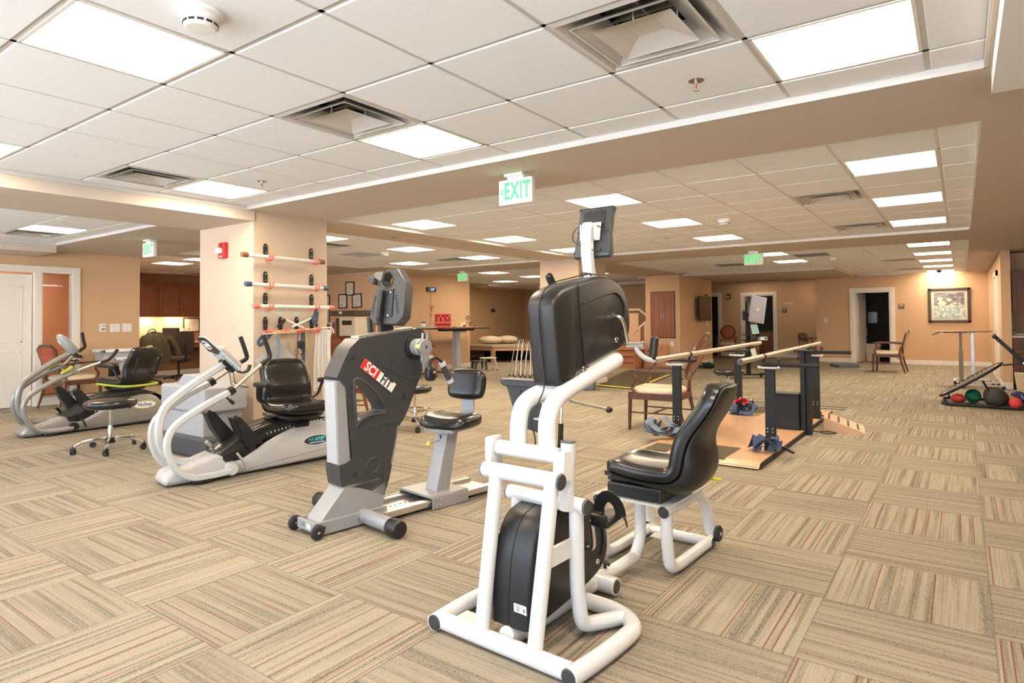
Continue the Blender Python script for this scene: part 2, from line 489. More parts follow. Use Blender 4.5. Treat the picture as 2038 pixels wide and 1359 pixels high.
wn = wall('wall_window', [(XL, XR, YN - .15, YN, 2.28, H), (XL, XR, YN - .15, YN, 0, .55)] + [(x, x + .28, YN - .15, YN, .55, 2.28) for x in (-12.2, -9.75, -7.1, -4.45, -1.8, .85, 3.5)] + [(XL, -12.2, YN - .15, YN, .55, 2.28), (3.7, XR, YN - .15, YN, .55, 2.28)])
for k, x in enumerate((-11.92, -9.47, -6.82, -4.17, -1.52, 1.13)):
    b = B(); x1 = x + (2.17 if k == 0 else 2.37)
    for a in ((x, x + .05), (x1 - .05, x1), ((x + x1) / 2 - .025, (x + x1) / 2 + .025)): b.bb(*a, YN - .12, YN - .05, .55, 2.28)
    b.bb(x, x1, YN - .12, YN - .05, .55, .61); b.bb(x, x1, YN - .12, YN - .05, 2.22, 2.28)
    st('window_%d' % (k + 1), b, whiteP)
st('pillar', B().bb(-6.86, -5.82, 3.70, 4.62, 0, 2.42), wallP)
st('pillar', B().bb(-6.57, -5.72, 10.30, 11.40, 0, 2.42), wallP)
# rooms behind the far doors
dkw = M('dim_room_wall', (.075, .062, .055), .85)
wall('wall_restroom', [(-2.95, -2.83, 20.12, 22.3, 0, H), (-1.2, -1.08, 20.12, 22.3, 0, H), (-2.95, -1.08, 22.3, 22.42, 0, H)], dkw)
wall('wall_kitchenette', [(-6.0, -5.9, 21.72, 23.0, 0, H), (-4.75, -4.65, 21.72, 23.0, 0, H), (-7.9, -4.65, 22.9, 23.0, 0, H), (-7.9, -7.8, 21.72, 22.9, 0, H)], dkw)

def base_run(name, segs):
    """segs: (x0,y0,x1,y1,nx,ny) wall-foot segments and the side the room lies on"""
    b = B()
    for x0, y0, x1, y1, nx, ny in segs:
        for h0, h1, d in ((0, .085, .016), (.085, .105, .011), (.105, .118, .006)):
            if nx: b.bb(x0, x0 + nx * d, y0, y1, h0, h1)
            else: b.bb(x0, x1, y0, y0 + ny * d, h0, h1)
    return st(name, b, whiteP)
base_run('baseboard_left', [(-11.5, YN, 0, 2.5, 1, 0), (-11.5, 4.21, 0, 5.13, 1, 0), (-11.62, 5.13, -11.5, 5.13, 0, 1)])
base_run('baseboard_pillar', [(-5.82, 3.70, 0, 4.62, 1, 0), (-6.86, 3.70, -5.804, 0, 0, -1), (-6.86, 3.70, 0, 4.62, -1, 0), (-5.72, 10.30, 0, 11.4, 1, 0), (-6.57, 10.30, -5.704, 0, 0, -1)])
base_run('baseboard_office', [(-15.6, 5.13, 0, 9.9, 1, 0), (-15.6, 9.9, -10.75, 0, 0, -1)])
base_run('baseboard_clock', [(-10.75, 9.9, 0, 13.3, 1, 0), (-10.87, 13.3, -10.75, 0, 0, 1), (-13.2, 10.1, 0, 19.6, 1, 0), (-13.2, 19.6, -6.7, 0, 0, -1)])
base_run('baseboard_closet', [(-5.76, 15.6, 0, 18.15, 1, 0), (-6.68, 15.6, -5.744, 0, 0, -1), (-6.52, 21.6, -5.93, 0, 0, -1), (-4.76, 21.6, -3.36, 0, 0, -1)])
base_run('baseboard_far', [(-3.36, 20, -2.52, 0, 0, -1), (-1.44, 20, .565, 0, 0, -1), (.565, 14.0, 0, 14.95, -1, 0), (.565, 16.3, 0, 20, -1, 0), (.56, 14.0, .70, 0, 0, -1)])

def casing_y(b, x0, x1, y, z1, w=.115, d=.03):
    """door casing on a wall facing -y, opening x0..x1, height z1"""
    for a0, a1 in ((x0 - w, x0), (x1, x1 + w)):
        b.bb(a0, a1, y - d, y, 0, z1 + w); b.bb(a0 + .012, a1 - .012, y - d - .008, y - d, 0, z1 + w - .012)
    b.bb(x0, x1, y - d, y, z1, z1 + w); b.bb(x0, x1, y - d - .008, y - d, z1 + .012, z1 + w - .012)
    b.bb(x0, x0 + .02, y, y + .12, 0, z1); b.bb(x1 - .02, x1, y, y + .12, 0, z1); b.bb(x0, x1, y, y + .12, z1 - .02, z1)
b = B(); casing_y(b, -2.40, -1.56, 20, 1.955); casing_y(b, -5.80, -4.88, 21.6, 1.99); casing_y(b, -7.6, -6.64, 21.6, 2.02)
st('trim_11', b, whiteP)

def door_leaf(w, h=1.95, t=.04, arch=False):
    b = B(); b.bb(0, w, -t / 2, t / 2, .01, h)
    for z0, z1 in ((.22, .85), (.98, h - .18)):
        for s_ in (-1, 1):
            y = s_ * t / 2
            for q in ((.12, w - .12, z0, z0 + .02), (.12, w - .12, z1 - .02, z1), (.12, .14, z0, z1), (w - .14, w - .12, z0, z1)):
                b.bb(q[0], q[1], y - .006, y + .006, q[2], q[3], bev=.003)
    return b
def door(name, loc, rz, w, h=1.95, handle=1, hinges=False, m=None):
    o = thing(name, 'door', 'door', loc, rz); del o['label']; del o['category']
    o['kind'] = 'structure'
    ob('door_leaf', door_leaf(w, h), m or doorP, o, smooth=0)
    if handle:
        hb = B()
        for s_ in (-1, 1):
            hb.cyl((w - .07, s_ * .02, .98), (w - .07, s_ * .065, .98), .012); hb.tube([(w - .07, s_ * .065, .98), (w - .17, s_ * .065, .98)], .009)
            hb.lathe([(.026, s_ * .02), (.026, s_ * .028)], c=(w - .07, 0, .98), axis='Y')
        ob('door_handle', hb, chrome, o)
    if hinges:
        for z in (.2, 1.0, 1.75): ob('hinge', B().cyl((-.004, -.03, z), (-.004, -.03, z + .1), .009).bb(0, .03, -.024, -.021, z, z + .1), alu, o)
    return o
door('door_1', (-11.56, 2.66, 0), PI / 2, .91, 2.02, handle=0)
door('door_2', (-2.375, 20.13, 0), rad(80), .80, 1.93, hinges=True)
door('door_3', (.61, 15.10, 0), PI / 2 + rad(3), .85, 2.0)
door('door_4', (-5.77, 21.74, 0), rad(84), .84, 1.96, hinges=True)
b = B()
for y0, y1 in ((2.50, 2.64), (3.585, 3.69), (4.09, 4.21)): b.bb(-11.60, -11.468, y0, y1, 0, 2.05); b.bb(-11.468, -11.46, y0 + .015, y1 - .015, 0, 2.065)
b.bb(-11.60, -11.468, 2.50, 4.21, 2.05, 2.155); b.bb(-11.468, -11.46, 2.5, 4.195, 2.0655, 2.14); b.bb(-11.60, -11.47, 3.69, 4.09, 0, .12)
b.bb(.53, .565, 14.96, 15.08, 0, 2.12); b.bb(.53, .565, 15.96, 16.08, 0, 2.12); b.bb(.53, .565, 14.96, 16.08, 2.02, 2.12)
st('trim_12', b, whiteP)
gl = M('sidelight_glass', (.95, .93, .9), .02, trans=1.0, var=0)
st('window_7', B().bb(-11.555, -11.549, 3.69, 4.09, .12, 2.05), gl)

# ---------------------------------------------------------------- ceiling lights
emA = M('troffer_reflector_glow', (.9, .88, .82), .6, emit=(1, .82, .60), estr=LAMP * .55, var=0)
emB = M('troffer_lens_glow', (.9, .88, .82), .5, emit=(1, .82, .60), estr=LAMP, var=0)
def make_light():
    t = thing('ceiling_light', 'x', 'ceiling light')
    h = B(); w = G / 2
    for a in ((-w + .011, -w + .025, -w + .011, w - .011), (w - .025, w - .011, -w + .011, w - .011), (-w + .011, w - .011, -w + .011, -w + .025), (-w + .011, w - .011, w - .025, w - .011)): h.bb(*a, -.004, .07)
    ob('frame', h, whiteP, t, smooth=0)
    # reflector wings sloping up to the lens, end plates
    r = B(); v = r.bm.verts.new
    for s_ in (-1, 1):
        xs_ = [(s_ * (w - .026), .004), (s_ * (w - .10), .040), (s_ * (w - .196), .056)]
        for (xa, za), (xb, zb) in zip(xs_[:-1], xs_[1:]):
            q = [(xa, -w + .026, za), (xb, -w + .026, zb), (xb, w - .026, zb), (xa, w - .026, za)]
            r.bm.faces.new([v(p) for p in q])
    ob('reflector', r, emA, t)
    l = B(); prof = []
    for k in range(6):
        a = PI * k / 5; prof.append((math.cos(a) * .112, .056 - math.sin(a) * .045))
    rings = []
    for y, q in ((-w + .05, .4), (-w + .10, 1), (w - .10, 1), (w - .05, .4)):
        rings.append([(x, y, .058 - (.058 - z) * q) for x, z in prof])
    l.loft(rings, closed=False, caps=False); ob('lens', l, emB, t, smooth=80)
    p_ = B().bb(-w + .02, w - .02, -w + .02, w - .02, .062, .066); ob('back_pan', p_, whiteP, t, smooth=0)
    return t
proto = make_light(); first = True
ROWN = {0: 'front ceiling bay', 1: 'left ceiling bay', 2: 'middle ceiling bay', 3: 'far right ceiling bay', 4: 'far right ceiling bay', 5: 'ceiling bay behind the pillar', 6: 'ceiling bay behind the pillar', 7: 'office ceiling', 8: 'alcove ceiling'}
LLAB = {
 (0, -4, -3): 'large lit troffer at top of picture beside the round smoke detector', (0, -4, 0): 'lit troffer touching the second largest diffuser vent, front bay',
 (0, -8, 0): 'lit troffer nearest the tan pillar in the front bay', (0, 0, 0): 'largest lit troffer, upper right beside the largest diffuser vent',
 (0, -8, -3): 'lit troffer cut by the left picture edge above the tan beam', (0, 0, -3): 'lit troffer above the camera in the front bay',
 (1, -1, 0): 'lit troffer in the left bay above the white door', (1, -1, -3): 'lit troffer of the left bay out of view beside the windows',
 (2, 0, 0): 'lit troffer nearest in the right hand row of the middle bay', (2, 0, 3): 'second lit troffer in the right hand row of the middle bay', (2, 0, 6): 'third lit troffer in the right hand row of the middle bay',
 (2, -4, 0): 'lit troffer right above the console of the white exerciser', (2, -4, 3): 'lit troffer left of the small smoke detector in the middle bay', (2, -4, 6): 'farthest lit troffer of the centre row in the middle bay',
 (2, -8, 0): 'lit troffer left below the nearest exit sign', (2, -8, 3): 'lit troffer just below and right of the nearest exit sign', (2, -8, 6): 'lit troffer partly hidden by the console of the white exerciser',
 (3, 0, 0): 'first lit troffer of the distant right hand row of five', (3, 0, 3): 'second lit troffer of the distant right hand row of five', (3, 0, 6): 'third lit troffer of the distant right hand row of five',
 (4, 0, 9): 'fourth lit troffer of the distant right hand row of five', (4, 0, 12): 'last lit troffer of the row, at the painting wall',
 (3, -4, 0): 'lit troffer touching the right side of the distant exit sign', (3, -4, 3): 'lit troffer below the one beside the distant exit sign',
 (5, 0, 0): 'lit troffer cut off by the right edge of the near pillar', (5, 0, 3): 'lit troffer right of the near pillar above the gray console',
 (6, 0, 6): 'lit troffer beside a vent, above the clock wall', (6, -3, 6): 'lit troffer above the corner with the framed certificates',
 (7, 0, 0): 'lit troffer above the office desk seen beside the pillar', (7, 2, 0): 'lit troffer cut off by the left edge of the near pillar',
 (8, 0, 0): 'lit troffer right of the exit sign over the clock wall', (8, 0, 3): 'lit troffer cut off by the left edge of the second pillar', (8, -3, 5): 'lit troffer over the alcove with the mat table', (8, 3, 3): 'lit troffer seen right of the second pillar above the stairs'}
for bi, x, y, i, j in LIGHTS:
    lab = LLAB.get((bi, i, j), 'lit troffer in the ' + ROWN[bi])
    loc = (x + G / 2, y + G / 2, ZC)
    if first: proto.location = loc; proto['label'] = lab; proto['group'] = 'square lit ceiling troffers'; first = False; L0 = proto
    else: dup(proto, loc, 0, lab, 'square lit ceiling troffers')
# unseen lamp added to brighten the corridor wall behind the sidelight
dup(L0, (-12.4, 3.6, 2.33), 0, 'unseen troffer added to light the corridor behind the sidelight glass', 'square lit ceiling troffers')
wall('wall_corridor_lid', [(-13.4, -11.62, 1.0, 5.13, 2.475, 2.50)], whiteP)

# ---------------------------------------------------------------- square diffusers
def make_vent():
    t = thing('ceiling_vent', 'x', 'air vent'); w = G / 2
    f = B()
    def ring(b, r0_, z0_, r1_, z1_, th=.002):
        sq = lambda r, z: [(-r, -r, z), (r, -r, z), (r, r, z), (-r, r, z)]
        b.loft([sq(r0_, z0_), sq(r1_, z1_), sq(r1_ - .001, z1_ + th), sq(r0_ - .001, z0_ + th), sq(r0_, z0_)], caps=False)
    ring(f, w - .004, 0, w - .03, -.006); ring(f, w - .03, -.006, .165, .085)
    ob('outer_cone', f, ventM, t, smooth=0)
    c1 = B(); ring(c1, .235, -.012, .225, -.012); ring(c1, .235, -.012, .13, .055)
    ob('middle_cone', c1, ventM, t, smooth=0)
    c2 = B()
    sq = lambda r, z: [(-r, -r, z), (r, -r, z), (r, r, z), (-r, r, z)]
    c2.loft([sq(.165, -.016), sq(.158, -.012), sq(.06, .022), sq(.03, .024)], caps=False); c2.loft([sq(.03, .024), sq(.001, .024)], caps=False)
    ob('inner_cone', c2, ventM, t, smooth=0)
    d = B().lathe([(.15, .085), (.15, .16), (.001, .16)], seg=28, caps=False); ob('duct_collar', d, M('duct_black', (.015, .015, .017), .6), t)
    p = B()
    for a in (0, PI / 2, PI, 3 * PI / 2):
        p.box((math.cos(a) * .13, math.sin(a) * .13, .045), (.006, .006, .085), rz=a)
    p.bb(-.15, .15, -.004, .004, .08, .09); p.bb(-.004, .004, -.15, .15, .08, .09)
    ob('bracket', p, ventM, t, smooth=0)
    bk = B().bb(-w + .01, w - .01, -w + .01, w - .01, .10, .102)
    return t
ventM = M('diffuser_enamel', (.62, .615, .60), .35, metal=.2, var=.02)
vp = make_vent()
VLAB = ['largest square air diffuser at top of picture', 'second largest air diffuser, joined to a lit troffer', 'air diffuser nearest the tan beam, beside a lit troffer', 'square air diffuser above the camera out of view',
        'air diffuser at left picture edge in the left bay', 'air diffuser in the middle bay left of the second right hand light', 'air diffuser in the middle bay left of the third right hand light',
        'distant air diffuser left of the third light of five', 'distant air diffuser left of the last lights of five', 'air diffuser cut off by the right edge of the near pillar', 'air diffuser touching a lit troffer above the clock wall', 'dark air diffuser above the stairs right of the second pillar']
for k, (bi, x, y) in enumerate(VENTS):
    loc = (x + G / 2, y + G / 2, ZC)
    if k == 0: vp.location = loc; vp['label'] = VLAB[0]; vp['group'] = 'square ceiling air diffusers'
    else: dup(vp, loc, 0, VLAB[k], 'square ceiling air diffusers')
RLAB = ['flat gray return grille right of the distant exit sign', 'flat gray return grille left of the distant exit sign', 'pale flat return panel right of the near pillar']
for k, (bi, x, y) in enumerate(RETS):
    t = thing('return_grille', RLAB[k], 'air vent', (x + G / 2, y + G / 2, ZC), 0, 'flat ceiling return grilles')
    ob('frame', B().bb(-.295, .295, -.295, .295, -.004, .002), whiteP, t, smooth=0)
    g = B()
    for q in range(22): g.box((0, -.27 + q * .0257, -.006), (.55, .018, .003), rx=rad(35))
    ob('louvres', g, mgray if k < 2 else offw, t, smooth=0)

# ---------------------------------------------------------------- smoke detectors and sprinklers
def smoke(loc, lab, s=1):
    t = thing('smoke_detector', lab, 'smoke detector', loc, 0, 'ceiling smoke detectors')
    ob('base', B().lathe([(.001, 0), (.085, 0), (.085, -.012), (.072, -.02), (.001, -.02)], seg=32), coolW, t)
    b = B().lathe([(.068, -.018), (.068, -.032), (.060, -.040), (.060, -.052), (.052, -.062), (.001, -.064)], seg=32)
    ob('sensor_head', b, coolW, t)
    g = B()
    for k in range(12):
        a = 2 * PI * k / 12; g.box((math.cos(a) * .0595, math.sin(a) * .0595, -.046), (.006, .022, .008), rz=a)
    ob('slots', g, blackP, t)
    return t
smoke((-2.30, 1.24, ZC - .004), 'large round smoke detector at top of picture beside a troffer')
smoke((-2.24, 7.59, ZC - .004), 'small smoke detector in the middle bay right of the exerciser console')
smoke((-2.0, 13.9, ZC - .004), 'small smoke detector right of the distant exit sign')
smoke((-7.9, 7.5, ZC - .004), 'small smoke detector beside the pale return panel')
t = thing('dome_camera', 'small dark dome camera on the last light near the painting', 'camera', (-.42, 19.0, ZC - .004))
ob('base', B().lathe([(.001, 0), (.07, 0), (.07, -.03), (.001, -.03)]), coolW, t); ob('dome', B().sphere((0, 0, -.03), .055), blackP, t)
def sprink():
    t = thing('sprinkler_head', 'x', 'sprinkler', (0, 0, 0), 0, 'brass ceiling sprinkler heads')
    ob('escutcheon', B().lathe([(.001, 0), (.042, 0), (.036, -.006), (.001, -.006)]), M('brass', (.30, .22, .13), .3, metal=.8), t)
    b = B().cyl((0, 0, -.004), (0, 0, -.02), .010)
    for s_ in (-1, 1): b.tube([(s_ * .008, 0, -.02), (s_ * .014, 0, -.032), (s_ * .004, 0, -.046)], .0028, seg=6)
    b.cyl((0, 0, -.046), (0, 0, -.052), .004); b.lathe([(.001, -.051), (.017, -.052), (.017, -.054), (.001, -.054)])
    ob('frame_and_deflector', b, alu, t); ob('glass_bulb', B().cyl((0, 0, -.022), (0, 0, -.044), .003), M('red_bulb', (.6, .05, .04), .2), t)
    return t
SP = [((-1.03, 3.06, ZC), 'sprinkler head near the largest air diffuser'), ((-4.68, 3.05, ZC), 'sprinkler head above the tan pillar in the front bay'), ((-3.42, 8.80, ZC), 'sprinkler head at the end of the middle bay'),
      ((-9.53, 2.35, ZC), 'sprinkler head at the left picture edge'), ((-6.25, 6.1, ZS), 'sprinkler head on the tan soffit right of the near pillar'), ((-6.45, 9.7, ZS), 'sprinkler head on the tan soffit left of the second pillar'),
      ((.75, 5.1, ZS), 'sprinkler head on the right soffit at the picture edge'), ((-3.2, 12.0, ZC), 'sprinkler head left of the distant exit sign'), ((-2.6, 15.2, ZC), 'sprinkler head below the distant exit sign troffers'),
      ((-6.0, 14.2, ZS), 'sprinkler head on the soffit above the cabinet'), ((-1.0, 17.4, ZC), 'sprinkler head above the open restroom door'), ((-11.1, 6.6, ZC), 'sprinkler head right of the exit sign at the office'), ((-7.2, 9.9, ZC), 'sprinkler head between troffers above the clock wall')]
sp = sprink()
for k, (loc, lab) in enumerate(SP):
    if k == 0: sp.location = loc; sp['label'] = lab
    else: dup(sp, loc, 0, lab)

# ---------------------------------------------------------------- exit signs
exM = M('exit_green_lit', (.05, .8, .2), .5, emit=(.03, .85, .16), estr=.6, var=0)
def exit_sign(loc, rz, lab, arrow, z):
    t = thing('exit_sign', lab, 'exit sign', (loc[0], loc[1], z), rz, 'lit green exit signs')
    ob('canopy', B().bb(-.085, .085, -.055, .055, -.022, 0, bev=.004).bb(-.075, .075, -.02, .02, -.04, -.022), coolW, t, smooth=0)
    ob('sign_body', B().bb(-.155, .155, -.024, .024, -.235, -.04, bev=.004), coolW, t)
    for s_ in (1, -1):
        y = -s_ * .0245; rot = (PI / 2, 0, 0 if s_ == 1 else PI)
        text('EXIT', .185, exM, t, (s_ * (.018 if arrow == '<' else -.018), y, -.138), rot, name='exit_lettering', sx=.58, bold=.0055, spacing=1.14)
        a = B(); sg = 1 if arrow == '<' else -1
        x0 = -sg * .139 * 1
        pts = [(x0, -.138), (x0 + sg * .020, -.112), (x0 + sg * .034, -.112), (x0 + sg * .014, -.138), (x0 + sg * .034, -.164), (x0 + sg * .020, -.164)]
        pts = [(p[0] * s_, p[1]) for p in pts]
        a.prism(pts, y - .0015, y + .001); ob('arrow', a, exM, t, smooth=0)
    return t
exit_sign((-2.77, 4.02), 0, 'exit sign with left arrow hanging from the nearest soffit', '<', ZS)
exit_sign((-8.95, 4.12), 0, 'exit sign seen edge on beside the near pillar', '<', ZS)
exit_sign((-9.32, 11.3), rad(0), 'small exit sign at the end of the clock wall', '>', ZS)
exit_sign((-2.83, 11.2), 0, 'distant exit sign with right arrow beside a troffer', '>', ZS)
# recessed downlights on the far soffit
dl = M('downlight_glow', (.9, .9, .85), .5, emit=(1, .78, .5), estr=LAMP * 3, var=0)
dlo = M('downlight_trim_unlit', (.55, .47, .38), .5)
for k, (x, y, z, on, lab) in enumerate([(-5.35, 20.9, 2.46, 1, 'lit round downlight above the far alcove doors'), (-3.62, 20.7, 2.46, 1, 'lit round downlight at the far wall corner'), (-4.9, 16.6, 2.34, 0, 'unlit round downlight on the soffit over the wall screen'), (-3.7, 16.9, 2.34, 0, 'unlit round downlight on the soffit below the distant exit sign')]):
    t = thing('downlight', lab, 'ceiling light', (x, y, z), 0, 'recessed round downlights')
    ob('ring', B().lathe([(.065, -.001), (.085, -.004), (.085, .001), (.065, .03)], caps=False, seg=28), whiteP, t)
    ob('lens', B().lathe([(.001, -.003), (.066, -.003), (.066, -.0005), (.001, -.0005)]), dl if on else dlo, t)
# ================================================================ padded bucket seat (tractor style)
def bucket_seat(parent, w=.46, pan=.42, back=.46, th=.055, wing=.05, name='seat', mat=None, mat2=None, recl=14, shell=True, deep=.05):
    """seat facing local +x, hip point at the origin; padding and a moulded shell behind it"""
    mat = mat or blackV; mat2 = mat2 or blackP
    pts = []   # side profile of the sitting surface, (x, z), with a bolster height and a half width
    n1, n2 = 8, 12
    for k in range(n1 + 1):
        f = k / n1; x = pan * (1 - f) + .02
        z = .035 * math.sin(min(1, f * 1.35) * PI / 2) * -1 + .035 + (-.03 if k == 0 else 0)
        pts.append((x, z + .01, .8 + .2 * math.sin(f * PI * .5), f))
    cr_ = rad(90 + recl)
    x0, z0 = .02, pts[-1][1]
    for k in range(1, 5):
        f = k / 4; a = cr_ * f * .5 + 0
        pts.append((x0 - .055 * math.sin(f * PI / 2), z0 + .055 * (1 - math.cos(f * PI / 2)), 1.0, 1))
    bx, bz = pts[-1][0], pts[-1][1]
    dx, dz = -math.sin(rad(recl)), math.cos(rad(recl))
    for k in range(1, n2 + 1):
        f = k / n2
        lum = .028 * math.sin(min(1, f / .62) * PI) if f < .62 else -.012 * math.sin((f - .62) / .38 * PI)
        ww = 1.0 - .10 * f - (.30 * max(0, (f - .8) / .2) ** 2)
        pts.append((bx + dx * back * f + lum * dz, bz + dz * back * f - lum * dx * .3, ww, 2))
    m = 14; top, bot, shl = [], [], []
    # surface normal per profile point
    for i, (x, z, ww, kd) in enumerate(pts):
        a = pts[max(0, i - 1)]; b = pts[min(len(pts) - 1, i + 1)]
        tx, tz = b[0] - a[0], b[1] - a[1]; L = math.hypot(tx, tz); nx, nz = tz / L, -tx / L
        if nz < 0 and i < n1: nx, nz = -nx, -nz
        rt, rb, rs = [], [], []
        for j in range(m + 1):
            s_ = j / m * 2 - 1; y = s_ * w / 2 * ww
            edge = abs(s_) ** 3.2
            up = wing * edge * (1 if i > 1 else .3) - (.05 * max(0, abs(s_) - .86) / .14 if abs(s_) > .86 else 0)
            rt.append((x + nx * up, y, z + nz * up))
            rb.append((x - nx * th, y * 1.0, z - nz * th))
            k_ = th + .012 + .018 * (1 - edge) + deep * math.exp(-((i - n1 - 3.5) / 4.5) ** 2) * (.4 + .6 * (1 - edge))
            rs.append((x - nx * k_, y * .97, z - nz * k_))
        top.append(rt); bot.append(rb); shl.append(rs)
    def shell_mesh(A_, B_):
        b = B(); rings = []
        for ra, rb in zip(A_, B_): rings.append(list(ra) + list(reversed(rb)))
        b.loft(rings); return b
    o = ob(name + '_cushion', shell_mesh(top, bot), mat, parent, smooth=60, sub=1)
    if shell:
        b2 = [[(x, y * 1.03, z) for x, y, z in r] for r in bot]
        ob(name + '_shell', shell_mesh([[(x, y * 1.035, z) for x, y, z in r] for r in bot], shl), mat2, parent, smooth=60, sub=1)
    return o

def caster(parent, c, a=0, r=.026, name='caster', hub=None):
    o = ob(name, B().lathe([(.004, -.018), (r, -.016), (r, -.004), (r * .7, -.002), (r * .7, .002), (r, .004), (r, .016), (.004, .018)], axis='Y', seg=18), rubber, parent, loc=c)
    o.rotation_euler = (0, 0, a)
    ob('fork', B().bb(-.012, .02, -.021, .021, r * .2, r + .012, bev=.004).cyl((.01, 0, r), (.01, 0, r + .03), .006), blackP, o)
    return o

# ================================================================ white upper and lower body exerciser
loc, rz = frame((-1.434, 1.952), (-1.36, 3.5))
wb = thing('arm_and_leg_exerciser', 'white steel recumbent arm and leg exerciser with two black housings, nearest on carpet', 'exercise machine', loc, rz)
tr = .034
f = B()
f.tube([(-.035, .325, .035), (.20, .345, .035), (.42, .33, .035), (.52, .20, .035), (.52, .02, .035)], tr, seg=16, rnd=.13)
f.tube([(-.035, -.325, .035), (.20, -.345, .035), (.44, -.345, .035), (.52, -.22, .035), (.52, -.02, .035)], tr, seg=16, rnd=.13)
f.tube([(0, .31, .036), (0, -.31, .036)], tr, seg=16)
f.tube([(.03, 0, .055), (.10, 0, .042), (.25, 0, .040), (.76, 0, .045)], .036, seg=16, sm=4)
f.tube([(.70, .05, .048), (.70, -.11, .048)], .040, seg=16)
f.bb(.10, .62, -.05, .05, .072, .082)
f.bb(.03, .13, .18, .29, .03, .036)
ob('base_frame', f, whiteE, wb)
f = B()
f.tube([(0, .098, .05), (.11, .105, .655)], .030, seg=16); f.tube([(0, -.155, .05), (.11, -.165, .655)], .030, seg=16)
f.tube([(.112, .175, .655), (.112, -.205, .655)], .032, seg=16)
ob('front_posts', f, whiteE, wb)
f = B()
f.tube([(.262, -.175, .52), (.262, -.175, .20), (.285, -.18, .055), (.36, -.20, .040), (.50, -.27, .038)], .030, seg=16, rnd=.10)
f.tube([(.262, .115, .52), (.262, .115, .20), (.285, .13, .055), (.36, .16, .040), (.50, .24, .038)], .030, seg=16, rnd=.10)
f.tube([(.262, .165, .53), (.262, -.225, .53)], .032, seg=16)
f.bb(.05, .25, -.172, -.158, .335, .405); f.bb(.05, .25, .10, .114, .335, .405)
ob('rear_posts', f, whiteE, wb)
f = B()
f.tube([(.225, -.150, .52), (.205, -.178, .79)], .030, seg=16); f.tube([(.16, -.175, .65), (.175, -.172, .755)], .026, rect=(.05, .07))
f.bb(.13, .215, .155, .19, .64, .78, bev=.01)
f.tube([(.178, .15, .735), (.178, -.150, .735)], .031, seg=16)
ob('pivot_bracket', f, whiteE, wb)
f = B()
f.tube([(.178, -.097, .735), (.18, -.097, .86), (.225, -.097, .93), (.33, -.097, .975), (.74, -.097, 1.075)], .036, seg=18, sm=7)
f.tube([(.178, .045, .735), (.18, .045, .84), (.215, .045, .915), (.29, .02, .955), (.35, -.06, .975)], .036, seg=18, sm=6)
f.bb(.34, .76, -.10, .03, 1.02, 1.03) if False else None
f.tube([(.30, -.035, 1.018), (.80, -.035, 1.135)], .03, rect=(.11, .02))
f.sphere((.74, -.097, 1.075), .036)
ob('swing_arm', f, whiteE, wb)
for c in ((-.036, .325, .035), (-.036, -.325, .035)): ob('end_cap', B().lathe([(.001, -.004), (.028, -.003), (.033, .002), (.033, .006)], c=c, axis='X', seg=20), dgray, wb)
for x, y, z in ((.112, -.206, .655), (.262, -.226, .53), (.70, -.111, .048), (.262, .166, .53), (.112, .176, .655)):
    s_ = -1 if y < 0 else 1
    ob('end_cap', B().lathe([(.001, s_ * .004), (.028, s_ * .003), (.033, s_ * -.003), (.033, s_ * -.006)], c=(x, y, z), axis='Y', seg=20), dgray, wb)
ob('end_cap', B().lathe([(.001, .004), (.027, .003), (.031, -.003)], c=(.205, -.178, .791), seg=20), dgray, wb)
# housings: pods with a rounded face edge
def pod(poly, v0, v1, r=.022):
    """extruded outline whose side edges are rounded by two inset rings"""
    n = len(poly); cx = sum(p[0] for p in poly) / n; cz = sum(p[1] for p in poly) / n
    def inset(d):
        out = []
        for i in range(n):
            a, b, c = Vector(poly[i - 1]), Vector(poly[i]), Vector(poly[(i + 1) % n])
            t1, t2 = (b - a).normalized(), (c - b).normalized(); nn = (Vector((-t1.y, t1.x)) + Vector((-t2.y, t2.x)))
            nn = nn.normalized() if nn.length > 1e-6 else Vector((0, 0))
            k = max(.5, abs(nn.dot(Vector((-t1.y, t1.x)))))
            out.append((b.x + nn.x * d / k, b.y + nn.y * d / k))
        return out
    area = sum(poly[i][0] * poly[(i + 1) % n][1] - poly[(i + 1) % n][0] * poly[i][1] for i in range(n))
    sg = 1 if area > 0 else -1
    rings = []
    m = (v0 + v1) / 2
    for v, d in ((v0, r), (v0 + r * .3, r * .35), (v0 + r, 0), (m - .004, 0), (m - .002, .003), (m + .002, .003), (m + .004, 0), (v1 - r, 0), (v1 - r * .3, r * .35), (v1, r)):
        rings.append([(p[0], v, p[1]) for p in inset(sg * d)])
    return B().loft(rings)
def smooth_poly(pts, n=4):
    P = [Vector((p[0], p[1], 0)) for p in pts]; m = len(P); out = []
    for i in range(m):
        a, b, c, d = P[i - 1], P[i], P[(i + 1) % m], P[(i + 2) % m]
        for k in range(n):
            t = k / n
            q = .5 * ((2 * b) + (c - a) * t + (2 * a - 5 * b + 4 * c - d) * t * t + (3 * b - a - 3 * c + d) * t ** 3)
            out.append((q.x, q.y))
    return out
up = [(.285, .992), (.268, 1.00), (.258, 1.02), (.236, 1.18), (.221, 1.30), (.228, 1.345), (.27, 1.385), (.36, 1.412), (.50, 1.44), (.62, 1.46), (.70, 1.458), (.79, 1.43), (.85, 1.37), (.882, 1.29), (.882, 1.22), (.855, 1.165), (.80, 1.13), (.70, 1.105), (.60, 1.083), (.46, 1.05), (.45, 1.05), (.40, 1.035), (.385, 1.005)]
hu = ob('upper_housing', pod(smooth_poly(up, 3), -.105, .035, .02), blackP, wb, smooth=50)
